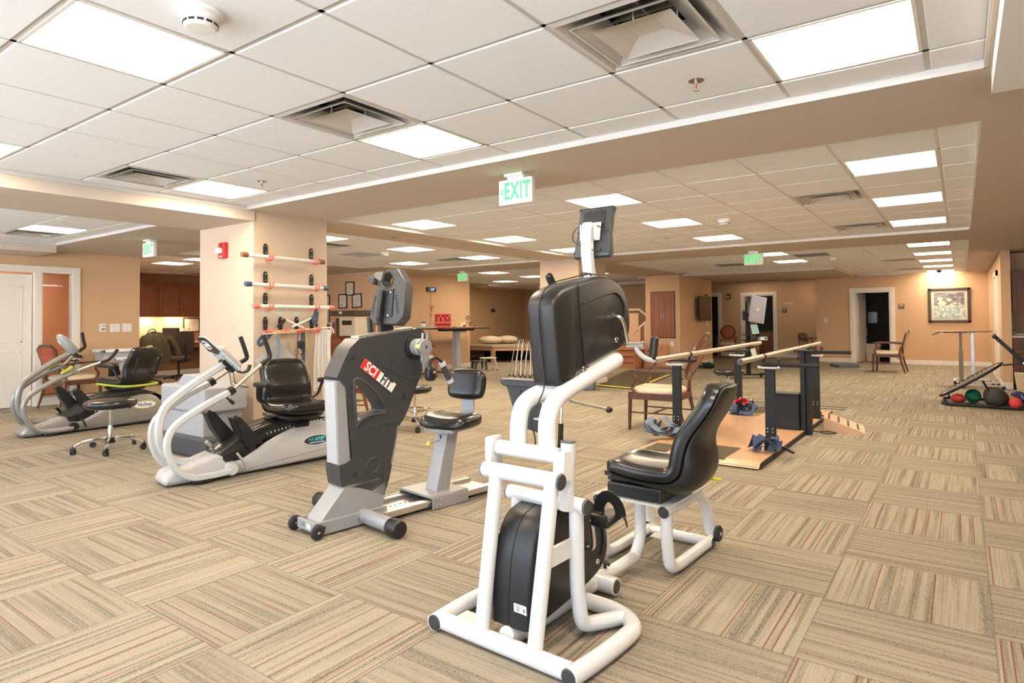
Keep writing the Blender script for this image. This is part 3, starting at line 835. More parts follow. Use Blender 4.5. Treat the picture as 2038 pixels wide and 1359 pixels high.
low = [(.055, .085), (.046, .10), (.05, .20), (.066, .32), (.089, .40), (.12, .455), (.165, .492), (.24, .51), (.27, .512), (.28, .50), (.30, .51), (.33, .512), (.45, .505), (.54, .465), (.615, .395), (.655, .31), (.66, .24), (.635, .185), (.57, .145), (.45, .12), (.30, .10), (.15, .085)]
hl = ob('lower_housing', pod(smooth_poly(low, 3), -.095, .095, .02), blackP, wb, smooth=50)
ob('rating_label', B().box((.047, -.055, .165), (.002, .06, .035), ry=rad(-3), bev=.0008), paper, hl, smooth=0)
b = B()
for k in range(4): b.box((.0455, -.045, .176 - k * .006), (.0012, .026 - k * .004, .0015))
for k in range(5): b.box((.0455, -.073 - .003 * (k % 2), .158 + k * .003), (.0012, .008, .0015))
ob('label_print', b, inkM, hl, smooth=0)
# raised disc relief and door seam on the two pods
def relief(par, c, r, v, name, a0=-40, a1=150, tail=None):
    P = [(c[0] + r * math.cos(rad(a)), v, c[1] + r * math.sin(rad(a))) for a in range(a0, a1, 10)]
    if tail: P += [(t[0], v, t[1]) for t in tail]
    ob(name, B().tube(P, .004, seg=8), blackP, par)
relief(hu, (.715, 1.285), .105, -.107, 'disc_relief', -60, 100, [(.62, 1.375), (.44, 1.335)])
relief(hl, (.47, .29), .14, -.097, 'disc_relief', -30, 95, [(.40, .44), (.33, .43)])
ob('side_seam', B().tube([(.405, -.1065, 1.425), (.425, -.107, 1.25), (.455, -.107, 1.065), (.385, -.107, 1.03)], .0025, seg=6), rubber, hu)
for x, z in ((.735, 1.17), (.45, 1.055), (.56, .20)): ob('bolt', B().lathe([(.001, .002), (.008, .001), (.012, -.001), (.014, .003)], c=(x, -.107 if z > .5 else -.097, z), axis='Y', seg=14), chrome, wb)
ob('crank_socket', B().lathe([(.001, 0), (.014, -.002), (.02, .002)], c=(.71, -.107, 1.275), axis='Y'), rubber, wb); ob('crank_socket', B().lathe([(.001, 0), (.014, -.002), (.02, .002)], c=(.466, -.097, .292), axis='Y'), rubber, wb)
def crank(name, pts, parent=wb): ob(name, B().tube(pts, .0095, seg=12, sm=5), chrome, parent)
crank('crank', [(.71, -.10, 1.275), (.71, -.135, 1.275), (.735, -.142, 1.245), (.755, -.142, 1.20), (.775, -.145, 1.145)])
crank('crank', [(.71, .03, 1.275), (.71, .065, 1.275), (.69, .07, 1.31), (.65, .072, 1.395)])
crank('crank', [(.466, -.09, .292), (.466, -.125, .292), (.46, -.135, .33), (.435, -.14, .42)])
crank('crank', [(.466, .09, .292), (.466, .125, .292), (.475, .135, .25), (.50, .14, .17)])
b = B(); b.cyl((.775, -.14, 1.145), (.775, -.225, 1.145), .013); b.lathe([(.018, -.212), (.018, -.228)], c=(.775, 0, 1.145), axis='Y')
b2 = B().tube([(.775, -.185, 1.145), (.785, -.19, 1.115), (.82, -.205, 1.085), (.88, -.22, 1.068)], .012, seg=12, sm=5)
ob('handle_pivot', b, alu, wb); hb = ob('handle_bar', b2, whiteE, wb)
ob('grip', B().tube([(.865, -.215, 1.075), (.885, -.215, 1.10), (.905, -.215, 1.165)], [.018, .021, .020], seg=14).sphere((.905, -.215, 1.165), .020), blackP, hb)
hb = ob('handle_bar', B().tube([(.65, .06, 1.395), (.65, .14, 1.395), (.64, .16, 1.40)], .012, seg=12), whiteE, wb)
ob('grip', B().tube([(.645, .16, 1.39), (.625, .17, 1.43), (.60, .175, 1.47)], [.017, .020, .019], seg=14).sphere((.60, .175, 1.47), .019), blackP, hb)
def pedal(c, parent, tilt=0):
    p = ob('pedal', B().box((0, 0, 0), (.155, .085, .032), bev=.014, seg=3).box((-.07, 0, .02), (.02, .075, .04), bev=.006), blackP, parent, loc=c, bev=0)
    p.rotation_euler = (0, tilt, 0)
    P = [(.02 + 0 * k, .052 * math.cos(a), .012 + .075 * math.sin(a)) for k, a in enumerate([PI * q / 10 for q in range(11)])]
    ob('strap', B().tube(P, .01, rect=(.05, .005)).tube([(.03, -.052, .03), (.035, -.065, -.01), (.04, -.068, -.035)], .01, rect=(.026, .004)), blackP, p)
    return p
pedal((.475, -.195, .43), wb, rad(-6)); pedal((.50, .195, .165), wb, rad(10))
# console mast, console with its back to the camera, cable
m = ob('console_mast', B().tube([(.63, -.035, 1.44), (.612, -.035, 1.50), (.60, -.035, 1.58), (.606, -.035, 1.66), (.62, -.035, 1.70)], .03, rect=(.05, .045), sm=4), whiteE, wb)
ob('mount_plate', B().box((.633, -.035, 1.668), (.006, .10, .085), ry=rad(12)).bb(.60, .64, -.075, -.07, 1.63, 1.70).bb(.60, .64, -.002, .003, 1.63, 1.70), whiteE, m, smooth=0)
cs = ob('console', pod([(-.095, -.12), (.095, -.12), (.10, -.10), (.088, 0), (.088, .09), (.094, .118), (.088, .125), (-.088, .125), (-.094, .118), (-.088, .09), (-.088, 0), (-.10, -.10)], -.022, .022, .012), dgray, wb, loc=(.675, -.035, 1.665))
cs.rotation_euler = (rad(0), rad(10), rad(74 - 90 + 0)); 
cs.rotation_euler = Matrix.Rotation(rad(-10), 4, 'Y').to_euler(); cs.rotation_euler = (0, 0, 0)
cs.data.transform(Matrix.Rotation(rad(12), 4, 'Y') @ Matrix.Rotation(rad(90), 4, 'Z'))
b = B().box((0, 0, 0), (.115, .003, .085), bev=.001); b.bb(-.045, -.02, -.003, .003, .035, .045).bb(.02, .045, -.003, .003, .035, .045)
o = ob('battery_door', b, blackP, cs, smooth=0); o.data.transform(Matrix.Translation((-.013, 0, .06)) @ Matrix.Rotation(rad(12), 4, 'Y') @ Matrix.Rotation(rad(90), 4, 'Z'))
b = B()
for x, y in ((-.08, .115), (.08, .115), (-.09, -.10), (.09, -.10), (-.08, .0), (.08, .0)): b.cyl((x, .0235, y), (x, .021, y), .004)
o = ob('screw', b, rubber, cs); o.data.transform(Matrix.Rotation(rad(12), 4, 'Y') @ Matrix.Rotation(rad(90), 4, 'Z'))
ob('cable', B().tube([(.65, -.07, 1.60), (.62, -.09, 1.575), (.595, -.05, 1.585), (.58, .02, 1.62), (.60, .035, 1.67), (.62, 0, 1.70), (.625, -.08, 1.69), (.66, -.11, 1.64), (.64, -.09, 1.60)], .0025, seg=6, sm=5), rubber, m)
ob('cable', B().tube([(.60, -.035, 1.47), (.54, -.035, 1.462), (.45, -.03, 1.445), (.33, -.032, 1.42), (.25, -.034, 1.38), (.214, -.035, 1.30), (.228, -.035, 1.15), (.25, -.035, 1.0), (.23, -.02, .93), (.205, 0, .86), (.23, .0, .78), (.24, .01, .72)], .0028, seg=6, sm=5), rubber, wb)
ob('tie', B().tube([(.59, -.06, 1.462), (.61, -.035, 1.475), (.63, -.01, 1.462), (.60, .0, 1.47), (.57, -.03, 1.475), (.62, -.07, 1.468)], .003, seg=6, sm=4), rubber, wb)
# gas spring and locking lever
gs = ob('gas_spring', B().cyl((.285, -.085, .70), (.29, -.088, .84), .011), blackM, wb); ob('rod', B().cyl((.29, -.088, .84), (.298, -.09, .94), .0055), chrome, gs)
lv = ob('lock_lever', B().cyl((.33, -.10, .93), (.55, -.15, .875), .006), alu, wb); ob('knob', B().sphere((.57, -.155, .87), .014, (1.6, 1, 1)), blackP, lv)
ds = ob('lower_console', B().prism([(.315, .965), (.06, .965), (.085, .78), (.12, .755), (.235, .775), (.262, .82), (.285, .89)], .435, .475, plane='YZ').prism([(.338, .985), (.335, .968), (.315, .958), (.05, .958), (.05, .988)], .42, .50, plane='YZ'), blackP, wb, smooth=0, bev=.004)
ob('console_ledge', B().bb(.425, .495, .055, .333, .9885, .992, bev=.001), mgray, ds, smooth=0)
for v_ in (.225, .165): ob('console_clip', B().bb(.4325, .436, v_, v_ + .02, .925, .945), rubber, ds, smooth=0)
ob('shroud_bracket', B().bb(.36, .42, .05, .056, .83, .92).bb(.36, .42, .05, .10, .83, .836).tube([(.37, .055, .84), (.34, .05, .80), (.35, .04, .77), (.34, .02, .74)], .003, seg=6, sm=4), whiteE, wb)
# rail to the seat frame
f = B()
f.tube([(.60, 0, .05), (1.02, -.01, .052), (1.08, -.015, .075), (1.12, -.02, .16), (1.12, -.02, .35)], .029, seg=16, sm=6)
for v in (.15, -.21):
    f.tube([(1.02, v, .33), (1.02, v, .20), (1.05, v, .05), (1.14, v, .034), (1.60, v, .034)], .029, seg=16, rnd=.09)
    f.tube([(.985, v, .333), (1.42, v, .333), (1.53, v, .25), (1.585, v, .085)], .030, seg=16, rnd=.09)
f.tube([(1.56, .17, .034), (1.56, -.235, .034)], .028, seg=16)
f.bb(.985, 1.43, -.235, .175, .352, .362); f.bb(1.40, 1.47, -.02, .06, .05, .056)
sf = ob('seat_frame', f, whiteE, wb)
for v in (.15, -.21): ob('end_cap', B().lathe([(.001, -.004), (.026, -.003), (.030, .003)], c=(.984, v, .333), axis='X', seg=20), dgray, sf)
ob('end_cap', B().lathe([(.001, -.004), (.026, -.003), (.028, .003)], c=(1.56, -.236, .034), axis='Y', seg=20), dgray, sf)
for v in (.185, -.25):
    ob('wheel', B().lathe([(.012, -.014), (.036, -.014), (.044, -.008), (.044, .008), (.036, .014), (.012, .014)], c=(1.60, v, .078), axis='Y', seg=22), rubber, wb)
    ob('axle', B().lathe([(.001, -.018), (.011, -.018), (.011, .018), (.001, .018)], c=(1.60, v, .078), axis='Y'), alu, wb)
kn = B().cyl((.79, -.0, .078), (.79, 0, .10), .008); kn.tube([(.775, -.03, .105), (.79, 0, .108), (.80, .03, .105)], [.007, .011, .007], seg=10); ob('rail_knob', kn, blackP, wb)
# swivelled seat: facing -x of the room
car = ob('seat_carriage', B().bb(1.0, 1.40, -.195, .105, .366, .435, bev=.012).box((1.18, -.06, .448), (.30, .36, .022), rz=rad(4), bev=.004).box((1.10, -.055, .457), (.03, .42, .022), rz=rad(6)).box((1.30, -.055, .457), (.03, .42, .022), rz=rad(6)), blackP, wb, smooth=0, bev=0)
ob('slide_lever', B().tube([(1.08, -.23, .452), (1.075, -.285, .448)], .01, rect=(.022, .010)), M('red_plastic', (.45, .02, .06), .4), car)
ob('tilt_lever', B().tube([(1.26, -.24, .46), (1.25, -.36, .465)], .004, seg=8), alu, car); ob('lever_sleeve', B().tube([(1.25, -.34, .464), (1.247, -.40, .466)], .0085, seg=10), M('yellow_plastic', (.75, .66, .08), .4), car)
seat = bpy.data.objects.new('seat', None); link(seat, wb); seat.location = (1.195, -.20, .505); seat.scale = (.92, .92, .92); seat.rotation_euler = (0, 0, rad(90 + 6)); seat.empty_display_size = .1
bucket_seat(seat, w=.46, pan=.36, back=.47, th=.055, wing=.055, recl=24, deep=.085)
for y in (-.05, .05): ob('bolt', B().lathe([(.001, .004), (.007, .003), (.008, -.02)], c=(0, 0, 0), seg=10), alu, seat, loc=(-.205, y, .30)).rotation_euler = (0, rad(-110), 0)
# ================================================================ gray upright arm ergometer with sliding seat
loc, rz = frame((-3.16, 2.36), (-2.96, 3.76))
gb = thing('arm_ergometer', 'dark gray arm ergometer with red and white logo and small black seat', 'exercise machine', loc, rz)
outer = [(.185, .262), (.172, .33), (.168, .392), (.215, .398), (.258, .42), (.245, .55), (.228, .75), (.214, .86), (.155, .925), (.165, .95), (.20, 1.02), (.245, 1.10), (.31, 1.155), (.45, 1.175), (.60, 1.19), (.72, 1.205), (.77, 1.215), (.82, 1.20), (.85, 1.15), (.86, 1.09), (.845, 1.0), (.80, .91), (.755, .81), (.70, .70), (.655, .62), (.62, .585), (.60, .58), (.585, .50), (.565, .42), (.548, .355), (.555, .33), (.535, .25), (.495, .155), (.47, .155), (.40, .195), (.32, .228), (.25, .248)]
outer = [(x, z) for x, z in outer]
hole = smooth_poly([(.272, .875), (.276, .75), (.288, .62), (.285, .615), (.33, .655), (.40, .675), (.485, .675), (.505, .70), (.47, .76), (.40, .84), (.32, .90), (.28, .905)], 3)
V0, V1 = -.085, .075
sh = ob('body_shell', B().prism(outer, V0, V1, holes=[hole]), dgray, gb, smooth=30, bev=.012)
# recess wall of the hand-hold and moulded ridge lines
ob('grip_rim', B().tube([(x, V0 - .002, z) for x, z in hole], .010, seg=8, closed=True), dgray, sh)
ob('moulding_ridge', B().tube([(.37, V0 - .001, 1.17), (.42, V0 - .001, 1.06), (.52, V0 - .001, .96), (.66, V0 - .001, .895), (.80, V0 - .001, .875)], .004, seg=6, sm=5), dgray, sh)
ob('moulding_ridge', B().tube([(.26, V0 - .001, .555), (.33, V0 - .001, .585), (.44, V0 - .001, .605), (.60, V0 - .001, .60)], .004, seg=6, sm=5), dgray, sh)
ob('round_boss', B().tube([(.41 + .045 * math.cos(a), V0 - .001, .355 + .045 * math.sin(a)) for a in [2 * PI * k / 24 for k in range(24)]], .005, seg=6, closed=True), dgray, sh)
b = B()
for x, z in ((.265, 1.045), (.275, .325), (.475, .27), (.645, .765)): b.lathe([(.001, .012), (.009, .012), (.012, -.003), (.016, -.003), (.019, .002)], c=(x, V0, z), axis='Y', seg=14)
ob('screw_recess', b, blackP, sh)
# light gray spine visible at the front and back edges, and the top rail
ob('steel_upright', B().prism([(.172, .385), (.25, .385), (.212, .905), (.152, .905)], -.078, .066), lgray, gb, smooth=0)
ob('steel_upright', B().prism([(.55, .345), (.572, .345), (.632, .605), (.61, .605)], -.07, .06), lgray, gb, smooth=0)
ob('front_plate', B().box((.160, -.006, .645), (.004, .115, .50), ry=rad(-2.2), bev=.001), M('light_gray_plate', (.46, .47, .485), .35), gb, smooth=0)
ob('top_rail', B().prism([(.33, 1.158), (.33, 1.172), (.76, 1.222), (.76, 1.205)], -.05, .04), alu, gb, smooth=0)
# logo plate
lp = B(); ang = math.atan2(-.176, .232)
def logo_pt(u, w): return (.452 + u * math.cos(ang) - w * math.sin(ang), .9155 + u * math.sin(ang) + w * math.cos(ang))
def quad(u0, u1, w0, w1): return [logo_pt(u0, w0), logo_pt(u1, w0), logo_pt(u1, w1), logo_pt(u0, w1)]
lo = ob('logo_plate', B().prism(quad(-.152, .152, -.036, .036), V0 - .003, V0 + .002), blackP, sh, smooth=0)
ob('logo_border', B().prism(quad(-.149, .149, -.033, .033), V0 - .0036, V0), M('logo_gold', (.65, .45, .12), .4), lo, smooth=0)
ob('logo_red', B().prism(quad(-.147, -.002, -.031, .031), V0 - .0042, V0), M('logo_red', (.72, .02, .035), .3, var=.01), lo, smooth=0)
ob('logo_white', B().prism(quad(-.002, .147, -.031, .031), V0 - .0042, V0), whiteI, lo, smooth=0)
for tx, mt, u in (('SCI', whiteI, -.072), ('FIT', inkM, .072)):
    x, z = logo_pt(u, -.001)
    o = text(tx, .084, mt, lo, (x, V0 - .0045, z), (PI / 2, 0, 0), name='logo_lettering', sx=.84, bold=.0018, spacing=1.0)
    o.rotation_euler = (Matrix.Rotation(-ang, 4, 'Y') @ Matrix.Rotation(PI / 2, 4, 'X')).to_euler()
# foot
f = B()
f.prism([(.02, .02), (.02, .055), (.10, .145), (.215, .268), (.505, .268), (.505, .15), (.455, .02)], -.085, .075)
ob('foot_fairing', f, lgray, gb, smooth=20, bev=.004)
f = B().bb(0, .50, -.108, -.085, .012, .088, bev=.003).bb(0, .50, .075, .098, .012, .088, bev=.003).bb(-.01, .012, -.108, .098, .03, .088, bev=.003)
fb = ob('base_beam', f, lgray, gb, smooth=0)
b = B()
for x in (.05, .30): b.lathe([(.001, .004), (.010, .003), (.012, -.0005)], c=(x, -.108, .05), axis='Y', seg=14)
ob('hole_plug', b, rubber, fb)
ob('rating_label', B().bb(-.0115, -.0098, -.06, -.015, .045, .075), paper, fb, smooth=0)
ob('rating_label', B().bb(-.0115, -.0098, .01, .045, .05, .07), mgray, fb, smooth=0)
ob('stabilizer', B().cyl((.335, -.38, .058), (.335, .37, .058), .044, seg=24), lgray, gb)
for s_, v in ((-1, -.375), (1, .365)):
    ob('end_cap', B().lathe([(.001, v), (.050, v), (.052, v + s_ * .01), (.052, v + s_ * .085), (.046, v + s_ * .095), (.001, v + s_ * .095)], c=(.335, 0, .054), axis='Y', seg=26), blackP, gb)
for v in (-.135, .135):
    w_ = ob('wheel', B().lathe([(.012, -.012), (.030, -.014), (.040, -.010), (.044, -.005), (.044, .005), (.040, .010), (.030, .014), (.012, .012)], c=(-.005, v, .046), axis='Y', seg=24), rubber, gb)
    ob('axle_bolt', B().lathe([(.001, -.018), (.008, -.016), (.008, .016), (.001, .018)], c=(-.005, v, .046), axis='Y', seg=12), chrome, w_)
# rail and carriage
f = B(); f.bb(.42, 1.42, -.16, -.105, .022, .062, bev=.002).bb(.42, 1.42, .095, .15, .022, .062, bev=.002).bb(.42, 1.42, -.105, .095, .028, .040)
f.bb(.44, 1.42, -.172, -.16, .05, .066).bb(.44, 1.42, .15, .162, .05, .066)
ra = ob('rail', f, alu, gb, smooth=0)
b = B()
for k in range(9): b.lathe([(.001, .0415), (.007, .0415), (.007, .038)], c=(.60 + k * .04, -.005, 0), seg=10)
ob('stop_hole', b, rubber, ra)
cx = .96
f = B().bb(cx - .15, cx + .17, -.178, .168, .074, .092, bev=.003).bb(cx - .15, cx + .17, -.190, -.178, .004, .088, bev=.003).bb(cx - .15, cx + .17, .168, .18, .004, .088, bev=.003)
ca = ob('carriage', f, lgray, gb, smooth=0)
for x, z in ((-.12, .07), (-.09, .07), (-.12, .03), (-.09, .03), (-.06, .035), (.07, .07), (.10, .072), (.13, .074), (.13, .035)): ob('bolt', B().lathe([(.001, -.197), (.007, -.196), (.008, -.190)], c=(cx + x, 0, z), axis='Y', seg=10), chrome, ca)
ps = ob('seat_post', B().prism([(.91, .09), (1.03, .09), (1.115, .49), (1.015, .49)], -.105, .015), lgray, gb, smooth=0, bev=.004)
ob('slot', B().box((1.0, -.045, .445), (.004, .008, .035), ry=rad(-13)), rubber, ps, smooth=0)
lv = ob('height_lever', B().cyl((1.0, -.045, .425), (.915, -.03, .41), .004), chrome, gb); ob('knob', B().sphere((.905, -.028, .408), .017), M('pale_yellow_plastic', (.80, .72, .22), .4), lv)
st_ = bpy.data.objects.new('seat', None); link(st_, gb); st_.location = (1.10, -.045, .50); st_.rotation_euler = (0, 0, rad(180 + 16)); st_.empty_display_size = .1
ob('seat_plate', B().bb(-.16, .17, -.12, .12, -.008, .012), lgray, st_, smooth=0)
# cushion: rounded, saddle shaped
def cushion(w, d, h, sad=.02, n=12, name='cushion', par=None, mat=blackV, e=3.2):
    b = B(); top, bot = [], []
    for i in range(n + 1):
        rt, rb = [], []
        for j in range(n + 1):
            a, c = i / n * 2 - 1, j / n * 2 - 1
            # map the square to a squircle footprint
            x = a * math.sqrt(max(0, 1 - abs(c) ** e * .28)); y = c * math.sqrt(max(0, 1 - abs(a) ** e * .28))
            ed = max(abs(a), abs(c)); drop = h * .45 * max(0, (ed - .7) / .3) ** 2
            z = h - drop + sad * (c * c - .35) * (1 - max(0, a) * .3) - sad * .8 * (max(0, a)) ** 2
            rt.append((x * d / 2, y * w / 2, z)); rb.append((x * d / 2 * .97, y * w / 2 * .97, h * .08 * (ed ** 6)))
        top.append(rt); bot.append(rb)
    V = b.bm.verts.new; F = b.bm.faces.new
    T_ = [[V(p) for p in r] for r in top]; Q = [[V(p) for p in r] for r in bot]
    for i in range(n):
        for j in range(n):
            F([T_[i][j], T_[i + 1][j], T_[i + 1][j + 1], T_[i][j + 1]]); F([Q[i][j], Q[i][j + 1], Q[i + 1][j + 1], Q[i + 1][j]])
    per = [(i, 0) for i in range(n)] + [(n, j) for j in range(n)] + [(n - i, n) for i in range(n)] + [(0, n - j) for j in range(n)]
    for k in range(len(per)):
        a, c = per[k], per[(k + 1) % len(per)]
        F([T_[a[0]][a[1]], T_[c[0]][c[1]], Q[c[0]][c[1]], Q[a[0]][a[1]]])
    return ob(name, b, mat, par, smooth=70, sub=1)
c_ = cushion(.42, .34, .09, .03, par=st_); c_.location = (.005, 0, .012)
ob('back_bracket', B().prism([(-.12, .005), (-.19, .0), (-.235, .10), (-.245, .24), (-.235, .24), (-.225, .10), (-.18, .012), (-.12, .012)], -.055, .055), lgray, st_, smooth=0)
bk = cushion(.33, .235, .07, .0, par=st_, name='back_cushion'); bk.rotation_euler = (0, rad(78), 0); bk.location = (-.245, 0, .285)
# arm crank
hu = ob('crank_hub', B().lathe([(.085, V0 + .004), (.085, V0 - .012), (.068, V0 - .018), (.001, V0 - .018)], c=(.745, 0, 1.09), axis='Y', seg=28), blackP, gb)
ob('hub_cylinder', B().lathe([(.056, V0 - .015), (.056, V0 - .07), (.048, V0 - .078), (.001, V0 - .078)], c=(.745, 0, 1.09), axis='Y', seg=28), lgray, hu)
ob('pull_pin', B().cyl((.70, V0 - .05, 1.095), (.70, V0 - .085, 1.095), .008).sphere((.70, V0 - .093, 1.095), .016), M('pale_yellow_plastic', (.8, .72, .22), .4), hu)
cr = ob('crank_arm', B().lathe([(.001, V0 - .115), (.050, V0 - .113), (.052, V0 - .105), (.052, V0 - .088), (.001, V0 - .086)], c=(.752, 0, 1.09), axis='Y', seg=28)
        .cyl((.735, V0 - .095, 1.10), (.738, V0 - .095, 1.185), .009).cyl((.770, V0 - .095, 1.10), (.773, V0 - .095, 1.185), .009)
        .prism([(.725, 1.07), (.785, 1.07), (.778, 1.0), (.765, .985), (.755, .93), (.738, .93), (.735, .98), (.722, 1.0)], V0 - .11, V0 - .09), lgray, gb, smooth=30)
ob('centre_bolt', B().lathe([(.001, V0 - .117), (.009, V0 - .116), (.01, V0 - .112)], c=(.752, 0, 1.09), axis='Y', seg=12), rubber, cr)
ob('pivot_block', B().box((.765, V0 - .14, .915), (.075, .05, .095), bev=.022, seg=4), blackP, cr)
ob('pivot_screw', B().lathe([(.001, V0 - .170), (.010, V0 - .168), (.012, V0 - .163)], c=(.78, 0, .925), axis='Y', seg=12), alu, cr)
hd = ob('handle_bar', B().tube([(.755, V0 - .14, .945), (.765, V0 - .14, 1.0), (.80, V0 - .15, 1.02), (.835, V0 - .16, 1.0), (.85, V0 - .165, .975)], .010, seg=12, sm=5), blackP, cr)
ob('grip', B().cyl((.848, V0 - .165, .975), (.895, V0 - .18, .865), .021, .019, seg=18), dgray, hd)
ob('grip_collar', B().cyl((.843, V0 - .163, .985), (.853, V0 - .166, .962), .024, seg=18), offw, hd)
ob('grip_collar', B().cyl((.893, V0 - .179, .872), (.905, V0 - .183, .850), .023, seg=18), offw, hd)
fa = ob('crank_arm', B().cyl((.745, V1, 1.09), (.745, V1 + .09, 1.09), .045, seg=20).prism([(.72, 1.08), (.77, 1.08), (.78, 1.22), (.75, 1.22)], V1 + .07, V1 + .09), lgray, gb, smooth=30)
ob('grip', B().cyl((.56, V1 + .10, 1.29), (.575, V1 + .11, 1.185), .019, seg=16).cyl((.577, V1 + .11, 1.19), (.58, V1 + .112, 1.175), .023), dgray, fa)
# console with ring handle, seen from behind
ms = ob('console_arm', B().prism([(.52, 1.18), (.62, 1.18), (.63, 1.225), (.60, 1.245), (.565, 1.25), (.535, 1.29), (.55, 1.47), (.535, 1.47), (.505, 1.285), (.52, 1.235)], -.012, .022), blackP, gb, smooth=0, bev=.004)
oc = [(-.115, -.17), (.09, -.17), (.125, -.14), (.14, -.09), (.125, 0.0), (.09, .10), (.085, .125), (.03, .20), (-.02, .205), (-.075, .205), (-.15, .12), (-.165, .09), (-.165, -.12)]
rh = [(.005 + .052 * math.cos(2 * PI * k / 20), .130 + .052 * math.sin(2 * PI * k / 20)) for k in range(20)]
hd = ob('console', B().prism(oc, -.035, .045, plane='YZ', holes=[rh]), dgray, gb, smooth=30, bev=.010)
TM = Matrix.Translation((.60, -.005, 1.405)) @ Matrix.Rotation(rad(10), 4, 'Z') @ Matrix.Rotation(rad(8), 4, 'Y')
hd.data.transform(TM)
def con(o): o.data.transform(TM); return o
con(ob('back_plate', B().prism([(-.07, -.12), (.065, -.12), (.06, .065), (-.065, .065)], -.042, -.034, plane='YZ'), blackP, hd, smooth=0))
b = B()
for y, z in ((-.044, .045), (.042, .045), (-.038, -.11), (.045, -.11)): b.lathe([(.001, -.046), (.006, -.045), (.007, -.041)], c=(0, y, z), axis='X', seg=10)
con(ob('screw', b, chrome, hd))
b = B()
for s_ in (-1, 1):
    for k in range(9): b.box((-.0365, s_ * .0 + (-.085 - k * .004 if s_ < 0 else .10 + k * .002), .02 - k * .014), (.004, .018, .006), rx=rad(20 * s_))
con(ob('cooling_slots', b, rubber, hd, smooth=0))
con(ob('lead_holder', B().prism([(.045, .12), (.12, .145), (.125, .165), (.10, .185), (.03, .185)], -.055, -.03, plane='YZ'), M('brushed_taupe', (.17, .155, .14), .4, metal=.3), hd, smooth=0, bev=.004))
con(ob('ring_lining', B().lathe([(.050, -.037), (.054, -.040), (.054, .046), (.050, .043)], c=(0, .005, .130), axis='X', seg=26, caps=False), M('brushed_taupe', (.17, .155, .14), .4, metal=.3), hd))
con(ob('holder_knob', B().prism([(.105, .095), (.145, .125), (.15, .155), (.13, .165), (.10, .13), (.095, .105)], -.075, -.02, plane='YZ'), dgray, hd, smooth=0, bev=.008))

